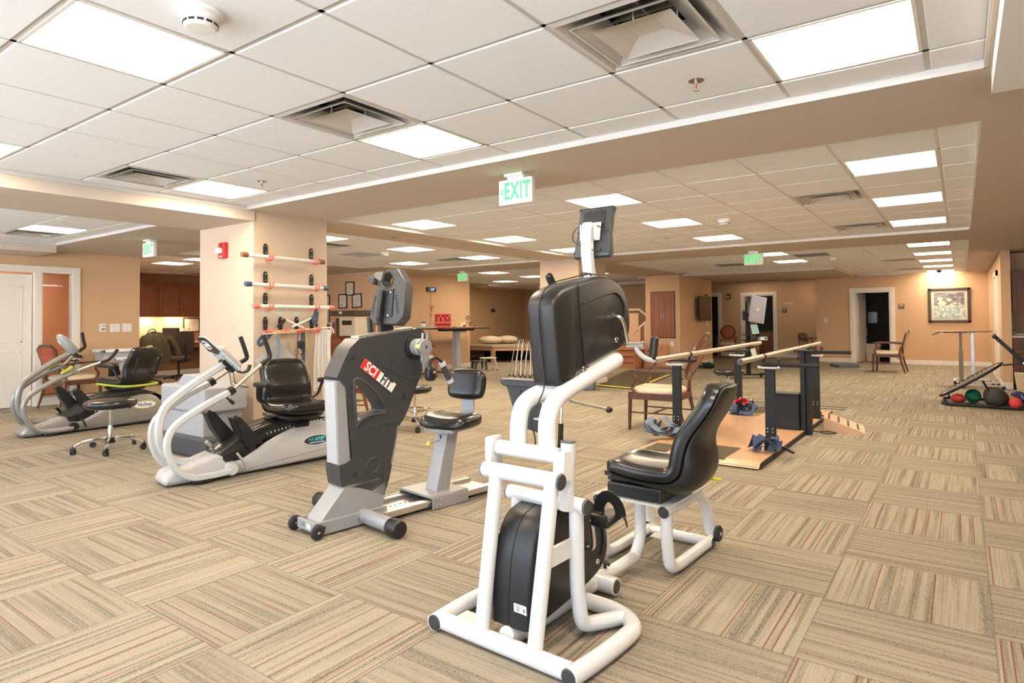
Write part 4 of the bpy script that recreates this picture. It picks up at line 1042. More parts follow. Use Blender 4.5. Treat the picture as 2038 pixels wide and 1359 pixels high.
# ================================================================ recumbent cross trainers (two of them)
def stepper(lab, o, p, body, tube_m, round_, seat_rot, seat_loc, accent, old):
    loc, rz = frame(o, p)
    t = thing('recumbent_stepper', lab, 'exercise machine', loc, rz)
    W = .27
    base = [(-.075, .03), (-.07, .075), (-.03, .115), (.08, .14), (.20, .175), (.32, .205), (.385, .165), (.45, .135), (.52, .15), (.62, .205), (.74, .27), (.88, .325), (1.02, .365), (1.15, .385), (1.26, .375), (1.34, .33), (1.385, .25), (1.39, .16), (1.365, .05), (1.0, .028), (.5, .015), (.0, .012)]
    def podv(poly, v0, v1, r): return pod(poly, v0, v1, r)
    bd = ob('base_shell', podv(smooth_poly(base, 3), 0, W, .03), body, t, smooth=50)
    cow = [(.30, .15), (.30, .205), (.40, .275), (.50, .335), (.62, .385), (.78, .425), (.95, .44), (1.12, .435), (1.25, .41), (1.35, .355), (1.40, .285), (1.30, .335), (1.1, .33), (.8, .25), (.55, .12), (.42, .10)]
    ob('top_cowl', podv(smooth_poly(cow, 3), .012, W - .012, .035), blackV if old else blackP, t, smooth=50)
    sw = smooth_poly([(.37, .135), (.45, .15), (.56, .21), (.70, .29), (.85, .345), (1.0, .38), (1.15, .40), (1.28, .385), (1.36, .34), (1.32, .375), (1.2, .41), (1.0, .405), (.80, .36), (.62, .29), (.48, .215), (.36, .19)], 2)
    ob('side_swoosh', B().prism(sw, -.003, .012), blackP, t, smooth=0)
    ob('seam_line', B().tube([(.50, -.001, .045), (.8, -.002, .075), (1.1, -.002, .10), (1.37, -.001, .13)], .002, seg=6, sm=4), mgray, t)
    # badge
    e = lambda rx, rz_, cx, cz: [(cx + rx * math.cos(2 * PI * k / 28), cz + rz_ * math.sin(2 * PI * k / 28)) for k in range(28)]
    if old:
        bg_ = ob('badge', B().prism(e(.125, .045, 1.175, .205), -.004, .01), whiteI, t, smooth=0)
        ob('badge_face', B().prism(e(.121, .041, 1.175, .205), -.0048, .0), inkM, bg_, smooth=0)
        teal = M('badge_teal', (.10, .62, .52), .4); 
        text('NU', .040, teal, bg_, (1.125, -.0052, .213), (PI / 2, 0, 0), sx=1.15, shear=.25)
        text('STEP', .040, teal, bg_, (1.205, -.0052, .213), (PI / 2, 0, 0), sx=1.05, bold=.002, shear=.25)
        ob('badge_stripe', B().prism([(1.10, .178), (1.245, .178), (1.255, .190), (1.11, .190)], -.0055, -.004), M('badge_blue', (.35, .48, .75), .4), bg_, smooth=0)
        for k in range(17):
            x = .72 + k * .033; z = .352 + .062 * math.sin((x - .72) / .56 * PI / 2)
            text(str(k + 1), .022, whiteI, t, (x, -.0035, z - .045 + .012), (PI / 2, 0, 0), name='scale_number', bold=.0008)
    else:
        bg_ = ob('badge', B().prism(e(.135, .048, 1.18, .245), -.004, .01), M('badge_lime', (.55, .62, .10), .4), t, smooth=0)
        ob('badge_face', B().prism(e(.125, .040, 1.18, .245), -.0048, 0), whiteI, bg_, smooth=0)
        text('NuStep', .058, M('badge_navy', (.03, .05, .16), .5), bg_, (1.18, -.0052, .247), (PI / 2, 0, 0), sx=.95, bold=.001, shear=.1)
        text('T4r', .062, whiteI, t, (.655, -.0035, .235), (rad(90), rad(-14), 0), name='model_lettering', bold=.001, shear=.25)
    # central column rising to the console
    tw = (.055, .048)
    kw = dict(r=.028, seg=14) if round_ else dict(r=.02, rect=tw)
    cpts = [(.20, .14, .15), (.06, .14, .17), (-.05, .14, .26), (-.085, .14, .42), (-.04, .14, .60), (.10, .14, .72), (.25, .14, .82), (.42, .14, .92)]
    ob('console_column', B().tube(cpts, sm=5, **({'r': .033, 'seg': 14} if round_ else {'r': .02, 'rect': (.065, .055)})), tube_m, t)
    # swinging arms
    for v, dz, dx in ((-.035, 0, 0), (.315, .05, -.03)):
        pts = [(.40, v, .065), (.25, v, .055), (.10, v, .065), (-.02, v, .16), (-.075 + dx * .3, v, .33), (-.02 + dx, v, .47 + dz * .5), (.18 + dx, v, .60 + dz), (.40 + dx, v, .705 + dz)]
        a = ob('swing_arm', B().tube(pts, sm=5, **kw), tube_m, t)
        ob('crank_boot', B().lathe([(.001, -.03), (.045, -.03), (.05, -.02), (.05, .02), (.045, .03), (.001, .03)], c=(.41, v + (.012 if v < 0 else -.012), .075), axis='Y', seg=22), tube_m if old else blackP, a)
        ob('collar', B().tube([(.385 + dx, v, .697 + dz), (.425 + dx, v, .722 + dz)], .02, rect=(.066, .058)), blackP if old else tube_m, a)
        g0 = Vector((.41 + dx, v, .71 + dz)); gd = Vector((.27, -.01, .225)) if not (old and v > 0) else Vector((.25, 0, .16))
        if not old: gd = Vector((.20, 0, .19)) if v > 0 else Vector((.30, .0, .10))
        g1 = g0 + gd
        ob('silver_pole', B().cyl(g0, g1, .014, seg=14), alu if not old else champ, a)
        dgd = gd.normalized()
        g2 = g1 + dgd * .05; g3 = g2 + Vector((-.01, 0, .06)); g4 = g2 + Vector((-.055, 0, .19)) if old else g2 + Vector((.10, 0, .12))
        if not old and v > 0: g4 = g2 + Vector((-.03, 0, .17))
        ob('hand_grip', B().tube([g1 - dgd * .04, g1, g2, g3 if old else (g2 + g4) / 2 + Vector((0, 0, -.01)), g4], .019, seg=14, sm=4), blackP, a)
        if old and v < 0:
            kb = B().cyl((.37, v, .655), (.40, v, .625), .008); kb.cyl((.395, v, .632), (.425, v, .605), .016); ob('adjust_knob', kb, blackP, a)
        if not old:
            ob('lime_lever', B().box((.33 + dx, v - .01, .73 + dz), (.14, .05, .03), ry=rad(-32), bev=.012), accent, a)
    # console
    cn = bpy.data.objects.new('console', None); link(cn, t); cn.location = (.40, .14, .985); cn.rotation_euler = (0, rad(46) if old else rad(50), 0); cn.empty_display_size = .1
    if old:
        brd = [(-.235, -.05), (-.225, -.085), (-.12, -.11), (.0, -.125), (.15, -.13), (.16, -.11), (.16, .11), (.15, .13), (.0, .125), (-.12, .11), (-.225, .085), (-.235, .05)]
        ob('console_panel', B().prism([(x, y) for x, y in brd], -.018, .0, plane='XY'), M('pale_blue_gray', (.50, .54, .58), .4), cn, smooth=0, bev=.004)
        ob('console_hood', B().prism([(-.24, -.05), (-.23, -.09), (-.07, -.123), (-.07, -.05), (-.045, -.05), (-.045, .05), (-.07, .05), (-.07, .123), (-.23, .09), (-.24, .05)], -.024, -.016, plane='XY'), blackP, cn, smooth=0)
        ob('front_cover', B().box((.03, 0, .02), (.24, .22, .045), bev=.02, seg=3), offw, cn)
        ring = [(-.155 + .045 * math.cos(2 * PI * k / 24), .065 * math.sin(2 * PI * k / 24), -.0265) for k in range(24)]
        bd2 = ob('oval_badge', B().tube(ring, .0045, seg=6, closed=True), whiteI, cn); 
        ob('badge_bar', B().prism([(-.168, -.035), (-.14, -.042), (-.14, .03), (-.168, .042)], -.0275, -.024, plane='XY'), whiteI, bd2, smooth=0)
        ob('column_clamp', B().prism([(.02, -.045), (.15, -.045), (.15, .045), (.02, .045), (.02, .03), (.12, .03), (.12, -.03), (.02, -.03)], -.05, -.016, plane='XY'), blackP, cn, smooth=0)
        b = B()
        for x, y in ((-.02, -.09), (.09, -.10), (-.02, .09), (.09, .10)): b.cyl((x, y, -.021), (x, y, -.017), .006)
        ob('screw', b, inkM, cn)
        ob('bottle_hook', B().tube([(.13, -.02, -.01), (.20, -.02, .0), (.235, -.02, .05), (.215, -.02, .10)], .01, rect=(.05, .014), sm=4), blackP, cn)
        ob('wire_holder', B().tube([(.10, -.06, -.02), (.22, -.06, -.10), (.33, -.05, -.05), (.34, .03, -.05), (.24, .04, -.11), (.12, .05, -.02)], .0035, seg=8), blackM, cn)
    else:
        ob('console_pod', B().sphere((-.03, 0, .01), 1, (.16, .105, .055), seg=24), M('console_silver', (.36, .37, .37), .4), cn); ob('console_face', B().box((-.02, 0, .03), (.20, .15, .02), bev=.01), silverP, cn)
        ob('oval_badge', B().sphere((-.10, 0, -.036), 1, (.03, .025, .006)), whiteI, cn)
        ob('tray', B().box((.11, 0, -.01), (.06, .20, .02), bev=.008).tube([(.12, -.10, 0), (.17, -.06, .01), (.17, .06, .01), (.12, .10, 0)], .01, seg=8, sm=4), blackP, cn)
        ob('wire_holder', B().tube([(.10, -.03, -.02), (.20, -.03, -.03), (.27, 0, 0), (.20, .03, -.03), (.10, .03, -.02)], .0035, seg=8, sm=3), blackM, cn)
    # foot pedals: big moulded foot plates on levers
    for v, x, z, tl in ((.02, .50, .36, -60), (.20, .36, .40, -55)):
        fp = ob('foot_pedal', B().prism([(-.02, -.17), (.03, -.18), (.05, -.10), (.045, .10), (.02, .16), (-.02, .15), (-.035, 0)], -.055, .055), blackP, t, loc=(x, v, z), smooth=0, bev=.010)
        fp.rotation_euler = (0, rad(-28), 0)
        ob('side_plate', B().prism([(-.03, -.13), (.10, -.17), (.04, .13), (.0, .14)], -.065, -.055), blackP, fp, smooth=0, bev=.004)
        ob('pedal_lever', B().tube([(x - .06, v + .02, z - .12), (x + .02, v + .03, .20), (x + .10, v + .03, .12)], .016, seg=10, sm=4), (offw if old else blackM), t)
        ob('push_rod', B().tube([(x - .05, v - .05, z - .16), (x - .0, v - .06, .13), (x + .03, v - .06, .06)], .010, seg=10), (alu if old else blackM), t)
    ob('front_foot', B().bb(.11, .25, -.06, .10, .012, .035, bev=.005).cyl((.17, -.045, 0), (.17, -.045, .015), .02), blackP, t)
    ob('front_foot', B().bb(.11, .25, W - .10, W + .06, .012, .035, bev=.005).cyl((.17, W + .045, 0), (.17, W + .045, .015), .02), blackP, t)
    for v in (-.012, W + .012):
        ob('rear_wheel', B().lathe([(.001, -.016), (.035, -.016), (.045, -.008), (.045, .008), (.035, .016), (.001, .016)], c=(1.42, v + (.03 if v < 0 else -.03), .048), axis='Y', seg=20), rubber, t)
    ob('rear_block', B().bb(1.30, 1.42, .02, W - .02, .03, .10, bev=.01), blackP, t, smooth=0)
    # seat
    sc_ = bpy.data.objects.new('seat', None); link(sc_, t); sc_.location = seat_loc; sc_.rotation_euler = (0, 0, seat_rot); sc_.empty_display_size = .1
    bucket_seat(sc_, w=.47, pan=.40, back=.34 if old else .36, th=.06, wing=.03, recl=15, deep=.02)
    ob('swivel_base', B().box((.12, 0, -.10), (.30, .30, .05), bev=.012).tube([(.22, -.20, -.085), (.30, -.12, -.09), (.30, .12, -.09), (.22, .20, -.085)], .014, seg=10, sm=4), blackP, sc_)
    ob('seat_slide', B().prism([(-.05, -.16), (.25, -.19), (.20, -.12), (.0, -.12)], -.07, .07), blackP, sc_, smooth=0, bev=.01)
    for s_ in (-1, 1):
        ar = ob('armrest', B().box((.10, s_ * .30, .19), (.26, .07, .045), ry=rad(-3), bev=.02, seg=3), blackP, sc_)
        ob('armrest_bracket', B().tube([(-.05, s_ * .235, .02), (-.02, s_ * .275, .06), (.03, s_ * .295, .17)], .02, rect=(.05, .02), sm=4), blackP, ar)
    if not old:
        ob('lime_bar', B().tube([(.32, -.24, -.04), (.10, -.26, -.05), (-.10, -.25, -.06), (-.19, -.12, -.06), (-.19, .12, -.06), (-.10, .25, -.06), (.10, .26, -.05), (.32, .24, -.04)], .014, seg=10, sm=5), accent, sc_)
        bp_ = ob('back_badge', B().sphere((0, 0, 0), 1, (.004, .055, .018)), M('badge_lime', (.55, .62, .10), .4), sc_, loc=(-.232, 0, .41)); bp_.rotation_euler = (0, rad(-15), 0)
        ob('badge_oval', B().sphere((-.002, 0, 0), 1, (.004, .048, .013)), whiteI, bp_)
        tt = text('NuStep', .022, M('badge_navy', (.03, .05, .16), .5), bp_, (-.0075, 0, -.001), (PI / 2, 0, -PI / 2), bold=.0006)
        ob('back_posts', B().tube([(-.16, -.17, .05), (-.25, -.18, .30)], .014, seg=10).tube([(-.16, .17, .05), (-.25, .18, .30)], .014, seg=10), blackP, sc_)
    else:
        ob('lever_bar', B().tube([(.25, -.23, -.07), (.10, -.25, -.08), (-.06, -.22, -.085)], .014, seg=10, sm=3), blackP, sc_)
    return t
lime = M('lime_plastic', (.50, .58, .06), .35)
stepper('pale gray recumbent stepper with black bucket seat in front of the tan pillar', (-4.893, 2.454), (-4.66, 3.82), offw, M('pale_tube_paint', (.56, .57, .565), .35), False, rad(-92), (1.02, .19, .535), lime, True)
stepper('silver recumbent stepper with lime green levers at left, seat turned away', (-8.333, 2.575), (-8.25, 3.983), silverP, silverP, True, rad(90 + 25), (1.10, .12, .555), lime, False)
# ================================================================ stools
def stool(label, loc, rz, h=.50, r=.235, br=.31, ring=False, lever=True):
    t = thing('rolling_stool', label, 'stool', (loc[0], loc[1], 0), rz)
    ob('seat', B().lathe([(.001, h - .075), (r * .86, h - .075), (r * .97, h - .06), (r, h - .035), (r * .98, h - .012), (r * .88, h), (r * .5, h + .006), (.001, h + .008)], seg=36), blackV, t, smooth=60)
    c = ob('gas_column', B().lathe([(.022, .10), (.022, .24), (.019, .245), (.019, .25), (.0135, .25), (.0135, h - .09), (.03, h - .085), (.03, h - .075)], seg=18, caps=False), chrome, t)
    ob('hub', B().lathe([(.001, .075), (.045, .078), (.05, .09), (.05, .12), (.04, .128), (.001, .13)], seg=20), blackP, t)
    ob('under_plate', B().bb(-.08, .08, -.06, .06, h - .09, h - .076), blackM, t, smooth=0)
    if lever: ob('height_lever', B().tube([(0, .02, h - .085), (0, .15, h - .085), (0, .20, h - .10)], .006, seg=8).tube([(0, .18, h - .095), (0, .25, h - .11)], .009, seg=8), blackP, t)
    if ring:
        P = [(.19 * math.cos(2 * PI * k / 32), .19 * math.sin(2 * PI * k / 32), .22) for k in range(32)]
        b = B().tube(P, .010, seg=8, closed=True)
        for k in range(5):
            a = 2 * PI * k / 5; b.tube([(.02 * math.cos(a), .02 * math.sin(a), .19), (.12 * math.cos(a), .12 * math.sin(a), .22), (.19 * math.cos(a), .19 * math.sin(a), .22)], .007, seg=6)
        ob('foot_ring', b, chrome, t)
    for k in range(5):
        a = 2 * PI * k / 5 + .35
        u = (math.cos(a), math.sin(a))
        l = ob('leg', B().tube([(u[0] * .03, u[1] * .03, .105), (u[0] * .14, u[1] * .14, .118), (u[0] * (br - .05), u[1] * (br - .05), .10), (u[0] * br, u[1] * br, .065)], [.018, .016, .013, .010], seg=10, sm=4), chrome, t)
        caster(l, (u[0] * br, u[1] * br, .027), a + .8, .027)
    return t
stool('black round rolling stool with chrome legs standing beside the silver stepper', (-6.86, 2.79), .4)
stool('black rolling stool with chrome foot ring behind the gray arm ergometer', (-5.20, 5.40), .2, .50, .2, .30, ring=True)
stool('black round rolling stool behind the farther parallel bar post', (-2.78, 9.50), 1.0, .51, .225, .31)

# ================================================================ wooden chairs
def armchair(label, loc, rz, back='oval', backm=None, seatm=None, w=.58, d=.52, woodm=None, recl=.10, name='wooden_armchair', arms=True, top=.96):
    """faces local +x"""
    wm = woodm or darkW; sm_ = seatm or creamV; bm_ = backm or sm_
    t = thing(name, label, 'chair', (loc[0], loc[1], 0), rz)
    hw = w / 2 - .03; fx, bx = d / 2, -d / 2
    for s_ in (-1, 1):
        ob('leg', B().tube([(fx, s_ * hw, 0), (fx - .005, s_ * hw, .18), (fx - .01, s_ * hw, .42)], .02, rect=(.044, .044)) if 0 else B().tube([(fx + .005, s_ * hw, 0), (fx, s_ * hw, .2), (fx - .01, s_ * hw, .43)], [.016, .022, .024], seg=8), wm, t)
        ob('leg', B().tube([(bx - .10, s_ * (hw - .02), 0), (bx - .045, s_ * (hw - .02), .18), (bx, s_ * (hw - .02), .38), (bx - .005, s_ * (hw - .05), .52), (bx - .03, s_ * (hw - .09), .60)], [.016, .020, .024, .022, .020], seg=8, sm=3), wm, t)
        if arms:
            a = ob('armrest', B().tube([(bx - .04, s_ * (hw - .02), .655), (bx + .12, s_ * (hw + .01), .67), (fx - .10, s_ * (hw + .02), .68), (fx - .005, s_ * (hw + .01), .672)], .02, rect=(.05, .028), sm=4), wm, t)
            ob('arm_support', B().tube([(fx - .06, s_ * hw, .42), (fx - .03, s_ * hw, .50), (fx - .10, s_ * (hw + .01), .58), (fx - .045, s_ * (hw + .01), .67)][:2] + [(fx - .085, s_ * (hw + .01), .58), (fx - .04, s_ * (hw + .01), .672)], .018, seg=8, sm=4), wm, a)
        ob('side_stretcher', B().tube([(fx, s_ * hw, .20), (bx - .035, s_ * (hw - .02), .20)], .01, rect=(.028, .014)), wm, t)
    ob('cross_stretcher', B().tube([(0, -hw, .20), (0, hw, .20)], .01, rect=(.028, .014)), wm, t)
    ob('seat_rail', B().bb(bx - .01, fx + .01, -hw - .02, -hw + .012, .35, .42, bev=.004).bb(bx - .01, fx + .01, hw - .012, hw + .02, .35, .42, bev=.004).bb(fx - .012, fx + .02, -hw, hw, .35, .42, bev=.004).bb(bx - .02, bx + .012, -hw, hw, .35, .42, bev=.004), wm, t, smooth=0)
    c = cushion(w - .03, d + .02, .085, -.012, par=t, mat=sm_, name='seat_pad', e=5); c.location = (0, 0, .405)
    n = 28; cz = (top + .58) / 2 + .01; rz_ = (top - .58) / 2; ry_ = w * .36
    tilt = lambda z: bx - .035 - (z - .55) * recl * 2.6
    if back == 'oval':
        P = [(tilt(cz + rz_ * math.sin(2 * PI * k / n)), ry_ * math.cos(2 * PI * k / n), cz + rz_ * math.sin(2 * PI * k / n)) for k in range(n)]
        fr = ob('back_frame', B().tube(P, .02, rect=(.05, .034), closed=True), wm, t)
        rings = []
        for f, th in ((.88, 0), (.80, .022), (.5, .034), (.05, .038)):
            rings.append([(tilt(cz + rz_ * f * math.sin(2 * PI * k / n)) + th, ry_ * f * math.cos(2 * PI * k / n), cz + rz_ * f * math.sin(2 * PI * k / n)) for k in range(n)])
        back_ = [[(x - 2 * (x - tilt(z)) - .0, y, z) for x, y, z in r] for r in rings]
        ob('back_pad', B().loft(list(reversed(rings)) + back_), bm_, fr, smooth=60)
    else:
        zt, zb, hy = top, .56, w * .36
        P = [(tilt(zb), -hy * .8, zb), (tilt(zt - .05), -hy, zt - .05), (tilt(zt), -hy * .6, zt), (tilt(zt + .012), 0, zt + .012), (tilt(zt), hy * .6, zt), (tilt(zt - .05), hy, zt - .05), (tilt(zb), hy * .8, zb)]
        fr = ob('back_frame', B().tube(P + [P[0]], .02, rect=(.045, .03)), wm, t)
        b = B(); rings = []
        for th, k in ((.022, .9), (.03, .7), (.032, .1)):
            rings.append([(tilt(zb + (zt - zb) * (.5 + .5 * k * q)) + th, hy * k * p * (.82 + .12 * q), zb + (zt - zb) * (.5 + .46 * k * q)) for p, q in ((-1, -1), (0, -1), (1, -1), (1, 0), (1, 1), (0, 1), (-1, 1), (-1, 0))])
        bk_ = [[(x - .05, y, z) for x, y, z in r] for r in rings]
        ob('back_pad', b.loft(list(reversed(rings)) + bk_), bm_, fr, smooth=50)
    return t
redP = M('rust_pattern_fabric', (.42, .10, .05), .8, var=.55, scale=14)
rosy = M('rust_fabric', (.40, .13, .08), .8, var=.12)
cherryF = wood('cherry_frame', (.16, .05, .025), (.27, .09, .04), 2, .3)
armchair('dark wooden armchair with cream seat beside the nearer parallel bar post', (-2.84, 7.02), PI + rad(4), backm=cherryF, w=.60, d=.54, top=1.08, recl=.17)
armchair('dark wooden armchair with rust patterned back behind the silver stepper', (-10.95, 3.92), rad(100), 'square', redP, w=.62, d=.50, top=.93)
armchair('wooden chair with round top glimpsed through the ergometer hand hole', (-6.45, 5.55), rad(200), 'oval', backm=creamV, w=.52, woodm=cherryF, arms=False, top=.98, name='wooden_chair')
armchair('wooden armchair half hidden behind the ergometer crank, at the tray table', (-9.75, 10.35), rad(60), 'oval', w=.56, woodm=cherryF, top=.95)
armchair('wooden armchair with oval rust back at the far alcove door', (-6.05, 20.55), rad(-78), 'oval', rosy, w=.60, woodm=cherryF, top=1.0)
armchair('dark wooden armchair seen side on before the open restroom door', (-1.38, 17.0), PI + rad(-3), 'square', w=.58, top=.94)
ol = M('olive_fabric', (.22, .17, .08), .8)
t = thing('guest_chair', 'olive chair with thin black frame in the far corner', 'chair', (-3.72, 21.0, 0), rad(-20))
for s_ in (-1, 1):
    ob('leg', B().tube([(.22, s_ * .25, 0), (.22, s_ * .25, .62), (-.20, s_ * .25, .64)], .012, seg=8), blackM, t); ob('leg', B().tube([(-.27, s_ * .22, 0), (-.20, s_ * .22, .45), (-.24, s_ * .22, .75)], .012, seg=8), blackM, t)
c = cushion(.46, .46, .07, -.01, par=t, mat=ol, name='seat_pad'); c.location = (0, 0, .42)
c = cushion(.44, .30, .05, 0, par=t, mat=ol, name='back_pad'); c.rotation_euler = (0, rad(78), 0); c.location = (-.25, 0, .66)

# ================================================================ parallel bars on their platform
t = thing('parallel_bars', 'height adjustable parallel bars with black posts on a maple platform', 'parallel bars')
px0, px1, py0, py1 = -2.47, -1.385, 5.50, 9.25
f = B(); f.bb(px0, px1, py0 + .10, py1 - .10, .022, .052)
f.prism([(py0, .012), (py0 + .10, .052), (py0 + .10, .022), (py0 + .02, .008)], px0, px1, plane='YZ'); f.prism([(py1, .012), (py1 - .10, .052), (py1 - .10, .022), (py1 - .02, .008)], px0, px1, plane='YZ')
pf = ob('platform', f, maple, t, smooth=0)
ob('platform_edge', B().bb(px0 + .01, px1 - .01, py0 + .02, py1 - .02, 0, .022).bb(px1, px1 + .008, py0 + .06, py1 - .06, .0, .045).bb(px0 - .008, px0, py0 + .06, py1 - .06, 0, .045), blackM, pf, smooth=0)
dk = M('dark_tread_mat', (.075, .058, .030), .8, bump=.3)
for x0, x1, y0, y1 in ((-2.02, -1.68, py0 + .07, 6.10), (-2.28, -2.06, 8.45, 9.12), (-1.88, -1.60, 8.35, 9.12), (-2.42, -2.2, py0 + .07, 5.9)):
    ob('tread_mat', B().bb(x0, x1, y0, y1, .0522, .0545), dk, pf, smooth=0)
b = B()
for y in (6.0, 6.6, 7.2, 7.8, 8.4):
    for x in (-1.62, -1.55, -2.1, -2.2): b.cyl((x, y, .051), (x, y, .0528), .008, seg=8)
ob('mounting_holes', b, rubber, pf)
def post(x, y, h, s_, wide=.085):
    p = ob('post', B().bb(x - wide / 2, x + wide / 2, y - .03, y + .03, .05, h, bev=.004), blackM, t, smooth=0)
    ob('base_sleeve', B().bb(x - .052, x + .052, y - .045, y + .045, .052, .13, bev=.004), blackM, p, smooth=0)
    b = B()
    for dx in (-.022, .022):
        for dz in (.22, .25): b.lathe([(.001, -.032), (.005, -.0315), (.005, -.028)], c=(x + dx, y, dz), axis='Y', seg=8)
    ob('rivet', b, whiteI, p)
    ob('clamp', B().bb(x - .06, x + .06, y - .04, y + .04, h - .012, h + .006).cyl((x - .075, y - .046, h), (x + .075, y - .046, h), .009), alu, p, smooth=0)
    ob('clamp_knob', B().sphere((x - .085, y - .046, h), .014).sphere((x + .085, y - .046, h), .014), alu, p)
    ob('side_lever', B().tube([(x + .06 * s_, y, .09), (x + .11 * s_, y - .01, .085), (x + .19 * s_, y - .04, .06)], .008, seg=8).cyl((x + .11 * s_, y - .01, .085), (x + .20 * s_, y - .045, .055), .013), blackP, p)
    return p
HB = .90
P1 = post(-1.435, 6.17, .81, 1); P2 = post(-2.405, 6.40, .79, -1); P3 = post(-1.435, 8.40, .81, 1); P4 = post(-2.33, 8.36, .79, -1)
t_pl = ob('cross_plank', B().bb(-1.375, -1.325, 7.46, 7.56, .01, .905, bev=.003), blackM, t, smooth=0)
ob('cross_plank', B().bb(-1.42, -1.375, 7.42, 7.60, .06, .90, bev=.003), blackM, t, smooth=0)
ob('control_box', B().bb(-1.70, -1.43, 7.38, 7.56, .054, .42, bev=.004), blackM, t, smooth=0); ob('control_box_lid', B().bb(-1.715, -1.425, 7.365, 7.575, .42, .445, bev=.004), blackM, t, smooth=0)
for x, ya, yb, P in ((-1.50, 5.45, 9.1, P1), (-2.20, 5.3, 8.95, P2)):
    br = ob('hand_rail', B().cyl((x, ya, HB), (x, yb, HB + .03), .0235, seg=20), champ, t); ob('rail_cap', B().lathe([(.001, -.004), (.020, -.003), (.0245, .003), (.0245, .012)], c=(x, ya, HB), axis='Y', seg=20), dgray, br)
    for y in (6.2, 8.4): ob('rail_collar', B().cyl((x, y - .03, HB + .005), (x, y + .03, HB + .006), .027, seg=20).cyl((x, y, HB - .07), (x, y, HB), .014), blackM, br)
for (x, y, h, x1) in ((-1.50, 6.17, .835, -1.02), (-2.20, 6.40, .835, -2.64), (-1.50, 8.40, .85, -1.05), (-2.20, 8.36, .85, -2.62)):
    ob('width_arm', B().cyl((x, y, h), (x1, y, h), .02, seg=16), blackM, t)
    kx = x + (x1 - x) * .3; ob('arm_knob', B().cyl((kx, y, h + .02), (kx, y, h + .04), .008).lathe([(.001, h + .04), (.022, h + .042), (.022, h + .055), (.001, h + .058)], c=(kx, y, 0), seg=14), blackP, t)
ob('plank_cap', B().bb(-1.55, -1.30, 7.42, 7.60, .895, .915, bev=.003), blackM, t, smooth=0)
ob('power_lead', B().tube([(-1.38, 7.50, .08), (-1.30, 7.55, .03), (-1.22, 7.75, .012), (-1.12, 7.70, .01), (-1.20, 7.60, .012), (-1.28, 7.62, .02)], .006, seg=6, sm=5), rubber, t)
# cloth gait belts heaped at the feet of the posts
def heap(label, c, r, m, cat='belt', name='gait_belt', n=4, flat=.12, seed=1, group=None):
    rr = random.Random(seed); b = B()
    for k in range(n):
        a = rr.uniform(0, 6.28); P = []
        for q in range(7):
            a += rr.uniform(.4, 1.1); rad_ = r * rr.uniform(.45, 1.0)
            P.append((rad_ * math.cos(a), rad_ * math.sin(a), .012 + flat * rr.random() * (1 if 0 < q < 6 else .1)))
        P = catmull(P, 5); rings = []
        for i, p in enumerate(P):
            q = P[min(i + 1, len(P) - 1)] - P[max(i - 1, 0)]; sd = Vector((-q.y, q.x, 0)).normalized() * .032; up = Vector((0, 0, .004)); tw = Vector((0, 0, .018 * math.sin(i * .7)))
            rings.append([p - sd - tw, p + sd + tw, p + sd + tw + up, p - sd - tw + up])
        b.loft(rings)
    o = ob(name, b, m, None, smooth=60, loc=c); tag(o, label, cat, group); return o
heap('navy blue cloth gait belt tied around the nearest bar post foot', (-1.47, 6.08, .056), .13, navy, n=3, seed=3)
heap('gray blue and green cloth gait belt heaped at the left bar post foot', (-2.50, 6.25, .056), .20, M('slate_fabric', (.16, .20, .28), .85, var=.5, scale=20), n=5, seed=8, flat=.16)
heap('navy cloth gait belt at the farther left bar post foot', (-2.25, 8.27, .056), .14, navy, n=4, seed=5)
o = heap('bright red cloth strip lying on the farther left belt heap', (-2.30, 8.34, .17), .08, M('red_fabric', (.6, .04, .05), .8), 'belt', 'cloth_strip', n=2, flat=.06, seed=4)
# wedge and floor tracks
t = thing('stretch_wedge', 'small plywood stretching wedge with four black grip strips', 'wedge', (-1.255, 7.78, 0), rad(8))
ob('wedge_body', B().prism([(0, 0), (.40, 0), (.40, .012), (0, .155)], 0, .55, plane='XZ'), oakL, t, smooth=0)
for k in range(4):
    x = .05 + k * .095; z = .155 - x * .3575
    ob('grip_strip', B().box((x, .275, z + .002), (.022, .42, .004), ry=rad(19.7)), rubber, t, smooth=0)
for k, y in enumerate((9.72, 9.95)):
    o = ob('floor_cable', B().tube([(-3.6, y + .05, .004), (-2.4, y, .004), (-1.3, y + .03, .004)], .004, rect=(.012, .006)), rubber); tag(o, ['nearer thin dark cable lying straight across the carpet', 'farther thin dark cable lying straight across the carpet'][k], 'cable')

# ================================================================ right hand corner: rebounder, balls, overbed tables, cabinets
t = thing('rebounder', 'tilted ball rebounder trampoline in a black frame with ball tray', 'rebounder', (.22, 11.0, 0), rad(-1))
fr_ = B()
A0, A1 = Vector((-.50, 0, .10)), Vector((.22, 0, .60))
n = 36; cc = (A0 + A1) / 2 + Vector((0, .38, 0)); ux = (A1 - A0) / 2; rr_ = ux.length
P = [cc + ux * math.cos(2 * PI * k / n) + Vector((0, .46, 0)) * math.sin(2 * PI * k / n) for k in range(n)]
rim = ob('rim', fr_.tube(P, .018, seg=10, closed=True), blackM, t)
nn = ux.cross(Vector((0, 1, 0))).normalized()
mt = B(); mt.loft([[cc + (p - cc) * .80 + nn * .004 for p in P], [cc + (p - cc) * .80 - nn * .004 for p in P]])
ob('jump_mat', mt, M('mat_mesh', (.12, .095, .06), .8), t, smooth=0)
b = B()
for k in range(n):
    p, q = cc + (P[k] - cc) * .82, cc + (P[k] - cc) * .97; b.tube([p, q], .008, seg=6)
sp_ = ob('spring_clips', b, M('cream_elastic', (.68, .62, .50), .7), t)
